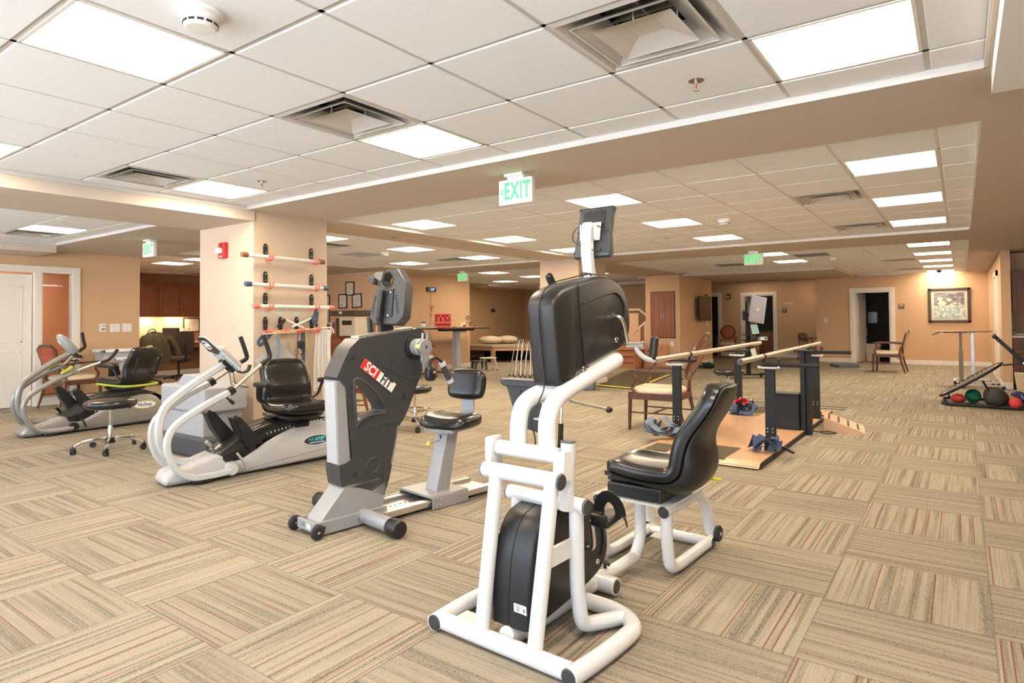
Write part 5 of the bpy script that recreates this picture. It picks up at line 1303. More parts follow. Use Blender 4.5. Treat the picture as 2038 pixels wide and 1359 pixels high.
ob('base_tray_frame', B().tube([(-.40, -.06, .03), (1.05, -.10, .03), (1.12, .0, .03), (1.12, .75, .03), (1.05, .82, .03), (-.40, .80, .03), (-.46, .7, .03), (-.46, .04, .03)], .02, seg=10, closed=True), blackM, t)
ob('ball_tray', B().bb(-.38, 1.08, .0, .74, .012, .02), blackM, t, smooth=0)
for y in (-.09, .82):
    ob('upright', B().tube([(.14, y, .99), (.95, y, .05)], .02, rect=(.03, .045)), blackM, t)
    ob('front_hinge', B().tube([(-.44, y, .13), (-.40, y, .03)], .012, seg=8), blackM, t)
ob('top_bar', B().cyl((.14, -.12, .985), (.14, .85, .985), .018), blackM, t); ob('bar_end', B().sphere((.14, -.13, .985), .028), rubber, t)
ob('pivot_bolt', B().cyl((.44, -.12, .635), (.44, -.085, .635), .014), alu, t); ob('locking_lever', B().tube([(.44, -.12, .635), (.52, -.13, .65), (.60, -.13, .68)], .010, seg=8), blackP, t)
ob('support_arm', B().tube([A1 + Vector((0, -.08, 0)), (.44, -.09, .635)], .012, seg=8), blackM, t); ob('support_arm', B().tube([(.0, -.08, .38), (.06, -.08, .25)], .014, seg=8), blackM, t)
def ball(label, loc, r, col, sc=(1, 1, 1), extra=None):
    m = M('ball_' + '_'.join(str(int(c * 99)) for c in col), col, .65, var=.08, bump=.2)
    o = ob('medicine_ball', B().sphere((0, 0, 0), r, sc, 28, 18), m, None, loc=loc); tag(o, label, 'ball', 'weighted balls in the rebounder tray'); return o
ball('small red weighted ball at the left end of the tray', (-.06, 11.18, .09), .072, (.50, .05, .035), (1.25, 1, .92))
ball('green weighted ball beside the small red one', (.115, 11.36, .12), .098, (.02, .20, .12))
ball('large black weighted ball at the tray front', (.36, 10.98, .15), .13, (.03, .028, .028), (1.08, 1, 1))
ball('mustard ball hidden behind the black ball', (.36, 11.44, .14), .12, (.48, .28, .07), (1.1, 1, 1))
ball('small mustard ball between the black and blue balls', (.51, 11.22, .10), .075, (.52, .32, .09))
b5 = ball('dark navy ball with white star print', (.62, 11.47, .115), .095, (.03, .04, .13))
b = B()
for k in range(5): b.box((0, 0, 0), (.006, .004, .05), M4=Matrix.Translation((.035, -.086, .02)) @ Matrix.Rotation(2 * PI * k / 5, 4, 'Y') @ Matrix.Translation((0, 0, .02)))
ob('star_print', b, whiteI, b5)
ball('small bright red ball at the front right of the tray', (.565, 10.93, .095), .075, (.66, .05, .05))
def overbed(label, loc, rz, L, z=.995, cols=None, turn=0):
    t = thing('overbed_table', label, 'table', loc, rz)
    tp_ = ob('tabletop', B().bb(-L / 2, L / 2, -.20, .20, z - .015, z, bev=.004), darkW, t, smooth=0); tp_.rotation_euler = (0, 0, turn)
    ob('top_bracket', B().bb(-.25, .10, -.05, .05, z - .03, z - .016).tube([(-.30, -.02, z - .02), (-.42, -.03, z - .07)], .008, seg=6), blackM, t, smooth=0)
    m1 = cols
    ob('inner_column', B().bb(-.02, .02, -.02, .02, .60, z - .015), m1, t, smooth=0); ob('outer_column', B().bb(-.032, .032, -.028, .028, .07, .64, bev=.003), m1, t, smooth=0)
    ob('base_frame', B().bb(-.05, .04, -.30, .30, .055, .075).bb(-.05, .58, -.30, -.26, .055, .075).bb(-.05, .58, .26, .30, .055, .075), alu, t, smooth=0)
    for x, y in ((-.03, -.28), (-.03, .28), (.56, -.28), (.56, .28)): caster(t, (x, y, .027), .3, .027)
    return t
taupe = M('taupe_metal', (.22, .19, .13), .4, metal=.4)
overbed('walnut top overbed table on a taupe column beside the rebounder', (-.02, 14.05, 0), rad(5), .72, 1.0, taupe)
overbed('overbed table on a bright silver column behind the taupe one', (.16, 15.1, 0), rad(-90), .62, .985, M('silver_column', (.62, .64, .68), .25, metal=.5), PI / 2)
# cabinets in the right recess
def panel_door(b, x0, x1, z0, z1, y, t=.02):
    b.bb(x0, x1, y - t, y, z0, z1, bev=.003)
    w = .055
    b.bb(x0 + w, x1 - w, y - t - .003, y - t, z0 + w, z1 - w) if 0 else None
    for q in ((x0 + w, x1 - w, z0 + w, z0 + w + .012), (x0 + w, x1 - w, z1 - w - .012, z1 - w), (x0 + w, x0 + w + .012, z0 + w, z1 - w), (x1 - w - .012, x1 - w, z0 + w, z1 - w)): b.bb(q[0], q[1], y - t - .005, y - t, q[2], q[3], bev=.002)
    b.bb(x0 + w + .03, x1 - w - .03, y - t - .008, y - t, z0 + w + .03, z1 - w - .03, bev=.006)
    return b
def bar_handle(par, x, y, z, v=True, L=.10, m=None):
    b = B()
    if v: b.cyl((x, y - .03, z), (x, y - .03, z + L), .005, seg=8).cyl((x, y, z + .01), (x, y - .03, z + .01), .004, seg=6).cyl((x, y, z + L - .01), (x, y - .03, z + L - .01), .004, seg=6)
    else: b.cyl((x, y - .03, z), (x + L, y - .03, z), .005, seg=8).cyl((x + .01, y, z), (x + .01, y - .03, z), .004, seg=6).cyl((x + L - .01, y, z), (x + L - .01, y - .03, z), .004, seg=6)
    return ob('handle', b, m or alu, par)
dkch = wood('dark_cherry', (.075, .028, .016), (.14, .055, .032), 2, .55, coat=0)
t = thing('wall_cabinet', 'dark cherry wall cabinet at the right picture edge', 'cabinet', (.71, 14.06, 0), 0)
ob('body', B().bb(0, 1.3, 0, .33, 1.34, 2.05), dkch, t, smooth=0); ob('light_rail', B().bb(0, 1.3, -.01, .02, 1.31, 1.345), dkch, t, smooth=0)
for k in range(2): d_ = ob('door', panel_door(B(), .005 + k * .64, .635 + k * .64, 1.35, 2.04, 0), dkch, t, smooth=0); bar_handle(d_, .58 + k * .1, -.02, 1.40)
t = thing('base_cabinet', 'dark cherry base cabinet below a stone worktop at the right picture edge', 'cabinet', (.71, 13.98, 0), 0)
ob('body', B().bb(0, 1.3, 0, .56, .10, .885), dkch, t, smooth=0); ob('toe_kick', B().bb(.0, 1.3, .06, .55, 0, .10), blackM, t, smooth=0)
for k in range(2):
    d_ = ob('drawer', panel_door(B(), .01 + k * .64, .63 + k * .64, .70, .875, 0), dkch, t, smooth=0); bar_handle(d_, .22 + k * .64, -.02, .80, False)
    d_ = ob('door', panel_door(B(), .01 + k * .64, .63 + k * .64, .12, .69, 0), dkch, t, smooth=0); bar_handle(d_, .22 + k * .64, -.02, .655, False)
o = ob('worktop', B().bb(.705, 2.05, 13.95, 14.56, .886, .925, bev=.003), M('granite', (.40, .33, .25), .3, var=.4, scale=60)); tag(o, 'speckled tan worktop on the dark cherry base cabinet', 'worktop')
o = ob('storage_box', B().bb(-.03, .03, -.06, .06, 0, .07, bev=.003), M('kraft_card', (.50, .34, .20), .8), None, loc=(.745, 14.2, .925)); tag(o, 'small tan card box on the right worktop', 'box')
o = ob('book', B().bb(-.09, .09, -.08, .08, 0, .018), M('blue_cover', (.05, .13, .25), .5), None, loc=(.86, 14.15, .925)); tag(o, 'dark blue flat book at the bottom of the worktop pile', 'book')
o = ob('book', B().bb(-.085, .085, -.075, .075, 0, .014), M('pale_blue_cover', (.50, .62, .75), .5), None, loc=(.86, 14.15, .943)); tag(o, 'pale blue flat book lying on the dark blue book', 'book')
o = ob('wide_carton', B().bb(-.06, .06, -.06, .06, 0, .10, bev=.003), M('kraft_card', (.5, .34, .2), .8), None, loc=(1.06, 14.2, .925)); tag(o, 'tan carton on the worktop at the picture edge', 'box')
o = ob('cream_bin', B().prism([(-.20, 0), (.20, 0), (.23, .32), (-.23, .32)], -.17, .17), M('cream_plastic', (.62, .52, .36), .5), None, loc=(.93, 13.5, 0), smooth=0); tag(o, 'cream plastic bin on the floor before the dark base cabinet', 'bin')
def one(name, b, m, label, cat, loc=(0, 0, 0), rz=0, group=None, smooth=0, bev=0, rx=0, ry=0):
    o = ob(name, b, m, None, smooth=smooth, loc=loc, bev=bev); o.rotation_euler = (rx, ry, rz); return tag(o, label, cat, group)
# ================================================================ far middle: pad, steps, boards, closet, screen, cart
one('foam_pad', B().bb(-.26, .26, -.23, .23, 0, .07, bev=.008), M('slate_blue_foam', (.085, .13, .16), .7, bump=.2), 'slate blue foam balance pad lying alone on the carpet', 'foam pad', (-2.42, 18.15, 0), rad(35))
t = thing('training_stairs', 'wooden training steps with pale handrails behind the green mat', 'stairs', (-7.25, 14.9, 0), 0)
stp = wood('step_red_oak', (.42, .16, .08), (.52, .22, .11), 2, .4)
for k in range(4):
    s_ = ob('step', B().bb(-.55, .55, .28 * k * .55, 1.2, .15 * k, .15 * (k + 1), bev=.002), stp, t, smooth=0)
    ob('nosing', B().bb(-.56, .56, .28 * k * .55 - .012, .28 * k * .55 + .03, .15 * (k + 1) - .012, .15 * (k + 1) + .004), rubber, s_, smooth=0)
ob('side_board', B().bb(.55, .575, -.02, 1.2, 0, .62), stp, t, smooth=0)
pale = wood('pale_rail_wood', (.66, .42, .27), (.74, .50, .34), 2, .4)
h = ob('handrail', B().tube([(-.40, 1.2, 1.52), (.17, 1.2, 1.52), (.56, 1.2, 1.22)], .02, rect=(.05, .07)), pale, t, smooth=0)
ob('panel', B().prism([(-.35, .62), (.15, .62), (.15, 1.42), (-.35, 1.42)], 1.19, 1.21), pale, h, smooth=0)
h = ob('handrail', B().tube([(.15, .80, .88), (.56, .80, 1.20)], .02, rect=(.05, .07)), pale, t, smooth=0)
for x, y, z0, z1 in ((.36, .80, 0, 1.04), (.52, .80, 0, 1.16)): ob('baluster', B().bb(x - .025, x + .025, y - .035, y + .035, z0, z1), pale, h, smooth=0)
bm_ = wood('board_red_oak', (.46, .19, .10), (.56, .26, .14), 2, .45)
def cornhole(label, loc, lean, w=.28, L=.62):
    hole = [(.0 + .045 * math.cos(2 * PI * k / 20), L - .13 + .045 * math.sin(2 * PI * k / 20)) for k in range(20)]
    t = thing('bean_bag_board', label, 'board', loc, 0, 'bean bag boards leaning on the closet wall', rx=-lean)
    ob('board', B().prism([(-w / 2, 0), (w / 2, 0), (w / 2, L - .03), (w / 2 - .03, L), (-w / 2 + .03, L), (-w / 2, L - .03)], 0, .03, holes=[hole]), bm_, t, smooth=0)
    ob('edge_frame', B().bb(-w / 2, -w / 2 + .02, .03, .07, 0, L - .03).bb(w / 2 - .02, w / 2, .03, .07, 0, L - .03), bm_, t, smooth=0)
cornhole('red oak bean bag board with round hole, leaning under the closet doors', (-6.17, 15.36, 0), rad(6))
cornhole('red oak bean bag board leaning between the stairs and the one with a visible hole', (-6.50, 15.30, 0), rad(9), .26, .58)
t = thing('closet', 'tall cherry double doors set into the tan closet wall', 'closet', (-6.21, 15.6, 0), 0)
ob('frame', B().bb(-.325, -.31, -.012, 0, .77, 1.965).bb(.31, .325, -.012, 0, .77, 1.965).bb(-.325, .325, -.012, 0, 1.95, 1.965).bb(-.325, .325, -.012, 0, .77, .785), blackM, t, smooth=0)
for s_ in (-1, 1):
    d_ = ob('door', panel_door(B(), min(0, s_ * .31) + .003, max(0, s_ * .31) - .003, .787, 1.947, -.002), cherry, t, smooth=0)
    bar_handle(d_, s_ * .035, -.022, 1.30)
ob('lock', B().lathe([(.001, -.030), (.010, -.029), (.012, -.022)], c=(.012, 0, 1.24), axis='Y'), alu, t)
one('outlet_plate', B().bb(-.04, .04, -.006, 0, -.06, .06, bev=.002), coolW, 'small ivory outlet plate under the closet doors', 'outlet', (-5.97, 15.6, .62))
t = thing('wall_screen', 'dark flat wall screen turned sideways on the closet side wall', 'television', (-5.76, 17.1, 0), 0)
ob('wall_mount', B().bb(0, .10, -.12, .12, 1.35, 1.75).bb(.10, .16, -.05, .05, 1.45, 1.65), blackM, t, smooth=0)
sc_ = ob('screen', B().bb(.13, .17, -.47, .47, 1.20, 1.86, bev=.006), blackP, t, smooth=0); sc_.rotation_euler = (0, 0, 0)
ob('display', B().bb(.1705, .172, -.455, .455, 1.215, 1.845), M('off_screen', (.045, .028, .014), .12), t, smooth=0)
ob('camera_bar', B().box((.16, .10, 1.90), (.05, .16, .025), bev=.006).bb(.15, .17, .08, .12, 1.86, 1.89), blackP, t, smooth=0)
one('wall_plate', B().bb(0, .006, -.04, .04, -.065, .065, bev=.002), coolW, 'tall ivory wall plate just below the wall screen', 'wall plate', (-5.76, 17.72, 1.13))
t = thing('outlet_with_cord', 'ivory outlet with two plugged cords low on the closet side wall', 'outlet', (-5.76, 17.75, .55), 0)
ob('plate', B().bb(0, .006, -.04, .04, -.06, .06, bev=.002), coolW, t, smooth=0); 
ob('plug', B().bb(.006, .03, -.02, .02, .01, .04), blackP, t, smooth=0); ob('plug', B().bb(.006, .03, -.02, .02, -.04, -.01), blackP, t, smooth=0)
ob('cord', B().tube([(.03, 0, .025), (.10, .10, .02), (.12, .36, .01)], .006, seg=6, sm=4), blackP, t); ob('cord', B().tube([(.03, 0, -.025), (.10, .10, -.04), (.12, .36, -.045)], .006, seg=6, sm=4), blackP, t)
o = heap('dark green garment crumpled on the carpet at the closet corner', (-5.30, 15.95, .002), .26, M('dark_green_cloth', (.02, .045, .018), .9, var=.4, scale=20), 'garment', 'green_garment', n=7, seed=12, flat=.14)
# monitor cart
t = thing('monitor_cart', 'black rolling cart with a tilted upright monitor and shelves', 'cart', (-3.62, 13.80, 0), rad(38))
ob('base', B().bb(-.38, .40, -.03, .03, .06, .09).bb(-.38, -.32, -.28, .28, .06, .09).bb(.34, .40, -.28, .28, .06, .09), blackM, t, smooth=0)
for x, y in ((-.35, -.25), (-.35, .25), (.37, -.25), (.37, .25)): caster(t, (x, y, .028), .2, .027)
ob('mast', B().bb(-.055, -.02, -.025, .025, .09, 1.62).bb(.0, .03, -.02, .02, .09, 1.30), blackM, t, smooth=0)
mo = ob('monitor', B().box((0, 0, 0), (.33, .035, .56), bev=.008), M('silver_bezel', (.30, .31, .34), .4), t, smooth=0, loc=(.155, -.10, 1.44)); mo.rotation_euler = (rad(-6), rad(11), 0)
ob('screen', B().box((0, -.0185, 0), (.30, .002, .51)), M('gray_screen', (.26, .27, .31), .3), mo, smooth=0)
ob('taskbar', B().box((0, -.020, .245), (.30, .001, .03)).box((0, -.020, -.250), (.30, .001, .014)), M('screen_violet', (.24, .23, .36), .4), mo, smooth=0)
ob('sticker', B().box((.0, -.021, 0), (.05, .001, .07)), M('peach_sticker', (.60, .40, .28), .6), mo, smooth=0)
ob('mount_arm', B().bb(-.10, .05, -.06, -.02, 1.30, 1.36).bb(-.11, -.06, -.06, .04, 1.22, 1.42), blackM, t, smooth=0)
for z, L in ((.90, .42), (.78, .34), (.42, .40)): ob('shelf', B().bb(-.08, L, -.16, .16, z, z + .02), blackM, t, smooth=0)
tb = ob('tablet', B().box((0, 0, 0), (.14, .012, .20), bev=.004), coolW, t, loc=(.10, -.08, 1.03), smooth=0); tb.rotation_euler = (rad(-12), rad(-8), 0)
ob('screen', B().box((0, -.0068, 0), (.12, .001, .175)), M('teal_screen', (.25, .50, .50), .4), tb, smooth=0)
pr_ = ob('label_printer', B().box((.27, -.05, .835), (.16, .14, .08), bev=.01), coolW, t, smooth=0); ob('slot', B().box((.31, -.122, .84), (.05, .003, .03)), blackP, pr_, smooth=0)
ob('paper', B().box((.06, -.10, .54), (.10, .012, .18), ry=rad(-15)), paper, t, smooth=0)
for k in range(3): ob('cable', B().tube([(-.02, -.03, .95 - k * .1), (-.14, -.10, .75 - k * .05), (-.22 - k * .05, -.05, .60), (-.05, 0, .45)], .006, seg=6, sm=5), blackP, t)
# kitchenette and restroom contents
t = thing('vanity_cabinet', 'red brown vanity with dark top inside the far doorway', 'cabinet', (-5.18, 22.25, 0), 0)
ob('body', B().bb(-.28, .32, 0, .5, .10, .82), cherry, t, smooth=0); ob('top', B().bb(-.30, .34, -.02, .5, .82, .86), blackP, t, smooth=0); ob('faucet', B().tube([(.18, .3, .86), (.18, .3, .95), (.18, .15, .95)], .012, seg=8), chrome, t)
one('paper_basket', B().lathe([(.12, 0), (.15, .38), (.14, .38), (.11, .01), (.001, .01)], seg=20, caps=False), M('beige_bin', (.35, .28, .18), .6), 'beige waste bin standing behind the monitor cart', 'bin', (-5.42, 21.45, 0), smooth=40)
t = thing('soap_dispenser', 'silver paper towel dispenser inside the dark restroom', 'dispenser', (-2.18, 22.29, 1.25), 0)
ob('case', B().bb(-.13, .13, -.10, 0, -.18, .18, bev=.02), M('silver_case', (.42, .44, .48), .35, metal=.3), t, smooth=0); ob('side_case', B().bb(-.28, -.17, -.08, 0, -.13, .10, bev=.01), M('dark_case', (.12, .12, .13), .4), t, smooth=0)
one('small_dispenser', B().bb(-.06, .06, -.08, 0, -.12, .12, bev=.02), M('gray_case', (.30, .30, .32), .4), 'small gray soap dispenser low on the restroom wall', 'dispenser', (-2.38, 22.29, .80))
one('waste_bin', B().prism([(-.15, 0), (.15, 0), (.18, .5), (-.18, .5)], -.13, .13), M('ivory_bin', (.55, .47, .33), .5), 'ivory waste bin behind the open restroom door', 'bin', (-2.05, 20.9, 0))
o = one('door_wreath', B().tube([(0.09 * math.cos(2 * PI * k / 20), .0, .13 * math.sin(2 * PI * k / 20)) for k in range(20)], .02, seg=8, closed=True), M('wreath_red', (.42, .06, .04), .8, var=.4, scale=30), 'small red wreath hanging on the open restroom door', 'wreath', (-2.30, 20.60, 1.42), rad(80), smooth=60)
# painting
t = thing('framed_painting', 'large dark framed flower painting on the far wall', 'painting', (-.248, 20, 1.553), 0)
fw_, fh_ = .445, .447
ob('frame', B().bb(-fw_, fw_, -.04, 0, fh_ - .065, fh_, bev=.01).bb(-fw_, fw_, -.04, 0, -fh_, -fh_ + .065, bev=.01).bb(-fw_, -fw_ + .065, -.04, 0, -fh_, fh_, bev=.01).bb(fw_ - .065, fw_, -.04, 0, -fh_, fh_, bev=.01), M('frame_brown', (.045, .024, .010), .3, var=.2), t, smooth=0)
ob('mat_board', B().bb(-.385, .385, -.012, -.005, -.385, .385), M('cream_mat', (.72, .62, .46), .6), t, smooth=0)
def paint_mat():
    m = bpy.data.materials.new('painting_pattern'); m.use_nodes = True; nt = m.node_tree; b = nt.nodes['Principled BSDF']; b.inputs['Roughness'].default_value = .5
    tc = nd(nt, 'ShaderNodeTexCoord'); sp = nd(nt, 'ShaderNodeSeparateXYZ'); nt.links.new(tc.outputs['Object'], sp.inputs[0])
    mp = nd(nt, 'ShaderNodeMapping'); mp.inputs['Scale'].default_value = (3, 1, 14); nt.links.new(tc.outputs['Object'], mp.inputs[0])
    n = nd(nt, 'ShaderNodeTexNoise'); n.inputs['Scale'].default_value = 2; n.inputs['Detail'].default_value = 4; nt.links.new(mp.outputs[0], n.inputs['Vector'])
    n2 = nd(nt, 'ShaderNodeTexNoise'); n2.inputs['Scale'].default_value = 14; n2.inputs['Detail'].default_value = 5; nt.links.new(tc.outputs['Object'], n2.inputs['Vector'])
    f1 = mathn(nt, 'MULTIPLY', mathn(nt, 'SUBTRACT', n.outputs['Fac'], .42), 4, True)
    dark = mixc(nt, f1, (.13, .11, .14), (.33, .35, .38))
    f2 = mathn(nt, 'MULTIPLY', mathn(nt, 'SUBTRACT', n2.outputs['Fac'], .40), 4, True)
    lt = mixc(nt, f2, (.30, .42, .42), (.74, .78, .78))
    f3 = mathn(nt, 'MULTIPLY', mathn(nt, 'ADD', sp.outputs[2], .02), 30, True)
    nt.links.new(mixc(nt, f3, lt, dark), b.inputs['Base Color']); return m
ar = ob('artwork', B().bb(-.32, .32, -.016, -.012, -.35, .33), paint_mat(), t, smooth=0)
b = B(); rr = random.Random(3)
for x, z, r in ((-.19, .17, .06), (-.15, .05, .09), (0, .14, .05), (.13, .05, .035), (.22, .04, .03), (.05, .02, .04)):
    b.prism([(x + r * (1 + .18 * math.cos(6 * 2 * PI * k / 24)) * math.cos(2 * PI * k / 24), z + r * .8 * math.sin(2 * PI * k / 24)) for k in range(24)], -.0175, -.016)
for x0, x1 in ((-.20, -.24), (.08, .02)): b.prism([(x0, .05), (x0 + .018, .05), (x1 + .014, -.33), (x1, -.33)], -.0172, -.016)
ob('painted_flowers', b, M('painted_cream', (.78, .62, .46), .6), ar, smooth=0)
# plates, signs and switches on the far walls
def plate(label, loc, wx, wz, m=coolW, cat='switch', name='light_switch', rz=0, parts=None):
    t = thing(name, label, cat, loc, rz)
    ob('plate', B().bb(-wx / 2, wx / 2, -.007, 0, -wz / 2, wz / 2, bev=.002), m, t, smooth=0)
    for x, z, w_, h_, mm in (parts or [(0, 0, .028, .055, whiteI)]): ob('rocker', B().bb(x - w_ / 2, x + w_ / 2, -.011, -.006, z - h_ / 2, z + h_ / 2), mm, t, smooth=0)
    return t
plate('ivory light switch on the far wall left of the restroom door', (-3.12, 20, 1.17), .085, .13)
plate('small dark room sign right of the restroom doorway', (-1.29, 20, 1.545), .13, .13, M('sign_bronze', (.06, .045, .03), .4), 'sign', 'room_sign', 0, [(0, .03, .09, .03, whiteI), (0, -.03, .09, .03, mgray)])
plate('small dark room sign right of the far alcove doorway', (-4.55, 21.6, 1.50), .14, .15, M('sign_bronze', (.06, .045, .03), .4), 'sign', 'room_sign', 0, [(0, .035, .10, .03, whiteI), (0, -.035, .10, .04, mgray)])
plate('thin silver name strip right of the far alcove doorway', (-4.43, 21.6, 1.73), .28, .04, alu, 'sign', 'name_strip', 0, [(0, 0, .22, .018, whiteI)])
def strobe(label, loc, m, rz=0, s_=1):
    t = thing('fire_alarm', label, 'fire alarm', loc, rz)
    ob('housing', B().bb(-.06 * s_, .06 * s_, -.05, 0, -.085 * s_, .085 * s_, bev=.012), m, t, smooth=0)
    ob('strobe_lens', B().bb(-.065 * s_, .035 * s_, -.085, -.045, -.035 * s_, .025 * s_, bev=.012), M('clear_lens', (.75, .74, .72), .15), t, smooth=0)
    ob('horn_grille', B().lathe([(.001, -.053), (.025 * s_, -.053), (.025 * s_, -.049)], c=(0, 0, .055 * s_), axis='Y'), M('alarm_dark_red', (.25, .01, .01), .5), t)
    text('FIRE', .026 * s_, whiteI, t, (.0, -.0515, -.068 * s_), (PI / 2, 0, 0), name='alarm_lettering')
alred = M('alarm_red', (.50, .015, .02), .4)
strobe('red and white fire alarm strobe on the near pillar', (-6.35, 3.70, 2.03), alred)
strobe('dark red fire alarm strobe above the far oval backed chair', (-6.28, 21.6, 1.985), M('alarm_deep_red', (.16, .012, .012), .5))
# left wall switches and thermostat
plate('cream double rocker switch nearer the thermostat', (-11.5, 4.735, 1.185), .155, .14, rz=PI / 2, parts=[(-.035, 0, .05, .10, whiteI), (.035, 0, .05, .10, whiteI)])
plate('cream double rocker switch nearest the office opening', (-11.5, 4.925, 1.185), .155, .14, rz=PI / 2, parts=[(-.035, 0, .05, .10, whiteI), (.035, 0, .05, .10, whiteI)])
plate('small thermostat box on the left tan wall', (-11.5, 4.545, 1.19), .10, .135, coolW, 'thermostat', 'thermostat', PI / 2, parts=[(.01, -.028, .045, .02, M('lcd_brown', (.12, .05, .03), .4)), (.02, .03, .02, .012, inkM)])
# whirlpool basins on a stand
t = thing('foot_spa_basin', 'upper white basin on the wall side stand behind the silver stepper', 'basin', (-11.08, 4.58, 0), 0)
def basin(par, x0, x1, y0, y1, z):
    ob('rim', B().bb(x0 - .05, x1 + .05, y0 - .05, y0 + .01, z - .04, z, bev=.01).bb(x0 - .05, x1 + .05, y1 - .01, y1 + .05, z - .04, z, bev=.01).bb(x0 - .05, x0 + .01, y0 - .05, y1 + .05, z - .04, z, bev=.01).bb(x1 - .01, x1 + .05, y0 - .05, y1 + .05, z - .04, z, bev=.01), coolW, par, smooth=0)
    ob('bowl', B().prism([(x0 + .02, z - .20), (x1 - .02, z - .20), (x1, z - .01), (x0, z - .01)], y0, y1), M('basin_gray', (.50, .51, .52), .4), par, smooth=0)
basin(t, -.18, .16, -.24, .22, .84); ob('pedestal', B().bb(-.12, .02, -.06, .06, 0, .60), blackM, t, smooth=0); ob('bracket', B().bb(-.20, .12, -.03, .03, .57, .60), alu, t, smooth=0)
t = thing('foot_spa_basin', 'lower white basin stepped in front of the upper one', 'basin', (-10.62, 4.70, 0), 0)
basin(t, -.16, .14, -.20, .20, .72); ob('pedestal', B().bb(-.05, .05, -.05, .05, 0, .52), blackM, t, smooth=0)
# gray therapy unit before the near pillar
t = thing('traction_unit', 'gray cabinet unit with dark base between the pale stepper and pillar', 'therapy unit', (-6.03, 3.30, 0), rad(0))
ob('base', B().bb(-.44, .46, -.24, .24, .0, .20, bev=.03), M('charcoal_base', (.06, .065, .07), .5), t, smooth=0); g_ = M('cabinet_gray', (.40, .405, .42), .5)
ob('lower_case', B().bb(-.42, .34, -.20, .20, .18, .42, bev=.015), g_, t, smooth=0); ob('upper_case', B().bb(-.42, .40, -.22, .22, .42, .66, bev=.02), g_, t, smooth=0)
ob('top_housing', B().prism([(-.26, .655), (.26, .655), (.18, .76), (-.12, .76)], -.15, .15), g_, t, smooth=0, bev=.01)
# ================================================================ near pillar: hooks and what hangs from them
PX = -5.82
def hook(label, y, z):
    t = thing('wall_hook', label, 'hook', (PX, y, z), 0, 'black and coral utility hooks on the near pillar')
    ob('back_plate', B().prism([(-.022, -.07), (.022, -.07), (.026, .03), (.018, .065), (0, .075), (-.018, .065), (-.026, .03)], 0, .012, plane='YZ'), blackP, t, smooth=0, bev=.003)
    ob('screw', B().cyl((.012, 0, .045), (.015, 0, .045), .006, seg=8).cyl((.012, 0, -.02), (.015, 0, -.02), .006, seg=8), alu, t)
    for s_ in (-1, 1): ob('prong', B().tube([(.005, s_ * .014, -.06), (.04, s_ * .018, -.10), (.09, s_ * .02, -.105), (.115, s_ * .02, -.07), (.12, s_ * .02, -.04)], .0065, seg=8, sm=4), coral, t)
    return t
rows = [(1.985, 3.83, 4.40), (1.695, 3.83, 4.405), (1.475, 3.83, 4.405)]
nm = ['top', 'second', 'third']
for (z, ya, yb), n_ in zip(rows, nm):
    hook('left hook holding the %s white bar on the near pillar' % n_, ya, z + .02); hook('right hook holding the %s white bar on the near pillar' % n_, yb, z + .02)
for y, n_ in ((3.83, 'first'), (4.01, 'second'), (4.21, 'third'), (4.41, 'fourth')): hook('%s hook from the left in the bottom row of the near pillar' % n_, y, 1.245)
hx = PX + .09
def wbar(label, z0, z1, ya, yb, capm, r=.020):
    t = thing('weighted_bar', label, 'exercise bar', (hx, ya, z0), 0, 'white weighted bars on the near pillar')
    d = Vector((0, yb - ya, z1 - z0)); e = d.normalized() * .045
    ob('tube', B().cyl((0, 0, 0), d, r, seg=18), M('white_pvc', (.80, .78, .74), .35), t)
    ob('end_cap', B().cyl(-e * .4, e, r + .006, seg=18), capm, t); ob('end_cap', B().cyl(d - e, d + e * .4, r + .006, seg=18), capm, t)
wbar('white weighted bar with brown end caps, topmost on the near pillar', 1.935, 1.925, 3.53, 4.49, M('cap_brown', (.20, .085, .035), .5))
wbar('white weighted bar with navy end caps on the near pillar', 1.645, 1.635, 3.57, 4.54, M('cap_navy', (.05, .08, .17), .5))
wbar('white weighted bar with coral end caps, lowest on the near pillar', 1.425, 1.420, 3.66, 4.62, M('cap_coral', (.75, .18, .13), .5))
for k, (y, tx) in enumerate(((3.83, 'HEEL'), (4.01, 'CANE'), (4.21, 'REACHER'))):
    o = one('hook_label', B().bb(0, .002, -.035 if k == 0 else -.045, .035 if k == 0 else .045, -.012, .012), M('label_teal', (.35, .62, .60), .6), ['teal tape label over the first bottom hook', 'teal tape label over the second bottom hook', 'teal tape label over the third bottom hook'][k], 'label', (PX, y, 1.355))
wood_l = wood('dowel_wood', (.60, .36, .20), (.70, .46, .28), 3, .5)
o = one('wooden_dowel', B().cyl((hx, 3.93, 1.165), (hx + .01, 4.55, 1.185), .010).cyl((hx, 3.90, 1.164), (hx, 3.94, 1.165), .013), wood_l, 'long pale wooden dowel with dark tip across the bottom hooks', 'stick', smooth=40)
o = one('dressing_stick', B().cyl((hx + .03, 3.73, 1.14), (hx + .03, 4.12, 1.155), .009).tube([(hx + .03, 3.70, 1.14), (hx + .03, 3.68, 1.145), (hx + .03, 3.675, 1.155)], .004, seg=6), wood_l, 'short wooden dressing stick with hook tip at the bottom hooks', 'stick', smooth=40)
t = thing('reacher', 'white and black reacher tool crossing behind the wooden dowel', 'reacher', (hx - .03, 4.0, 1.24))
ob('shaft', B().cyl((0, .03, .05), (0, .30, -.06), .011).cyl((0, .12, -.03), (0, .36, .06), .011), coolW, t); ob('handle', B().tube([(0, .03, .05), (0, -.02, .0), (0, -.06, -.03)], .014, rect=(.02, .03)), blackP, t); ob('jaw', B().tube([(0, .36, .06), (0, .41, .02), (0, .44, -.03)], .012, rect=(.02, .03)), blackP, t)
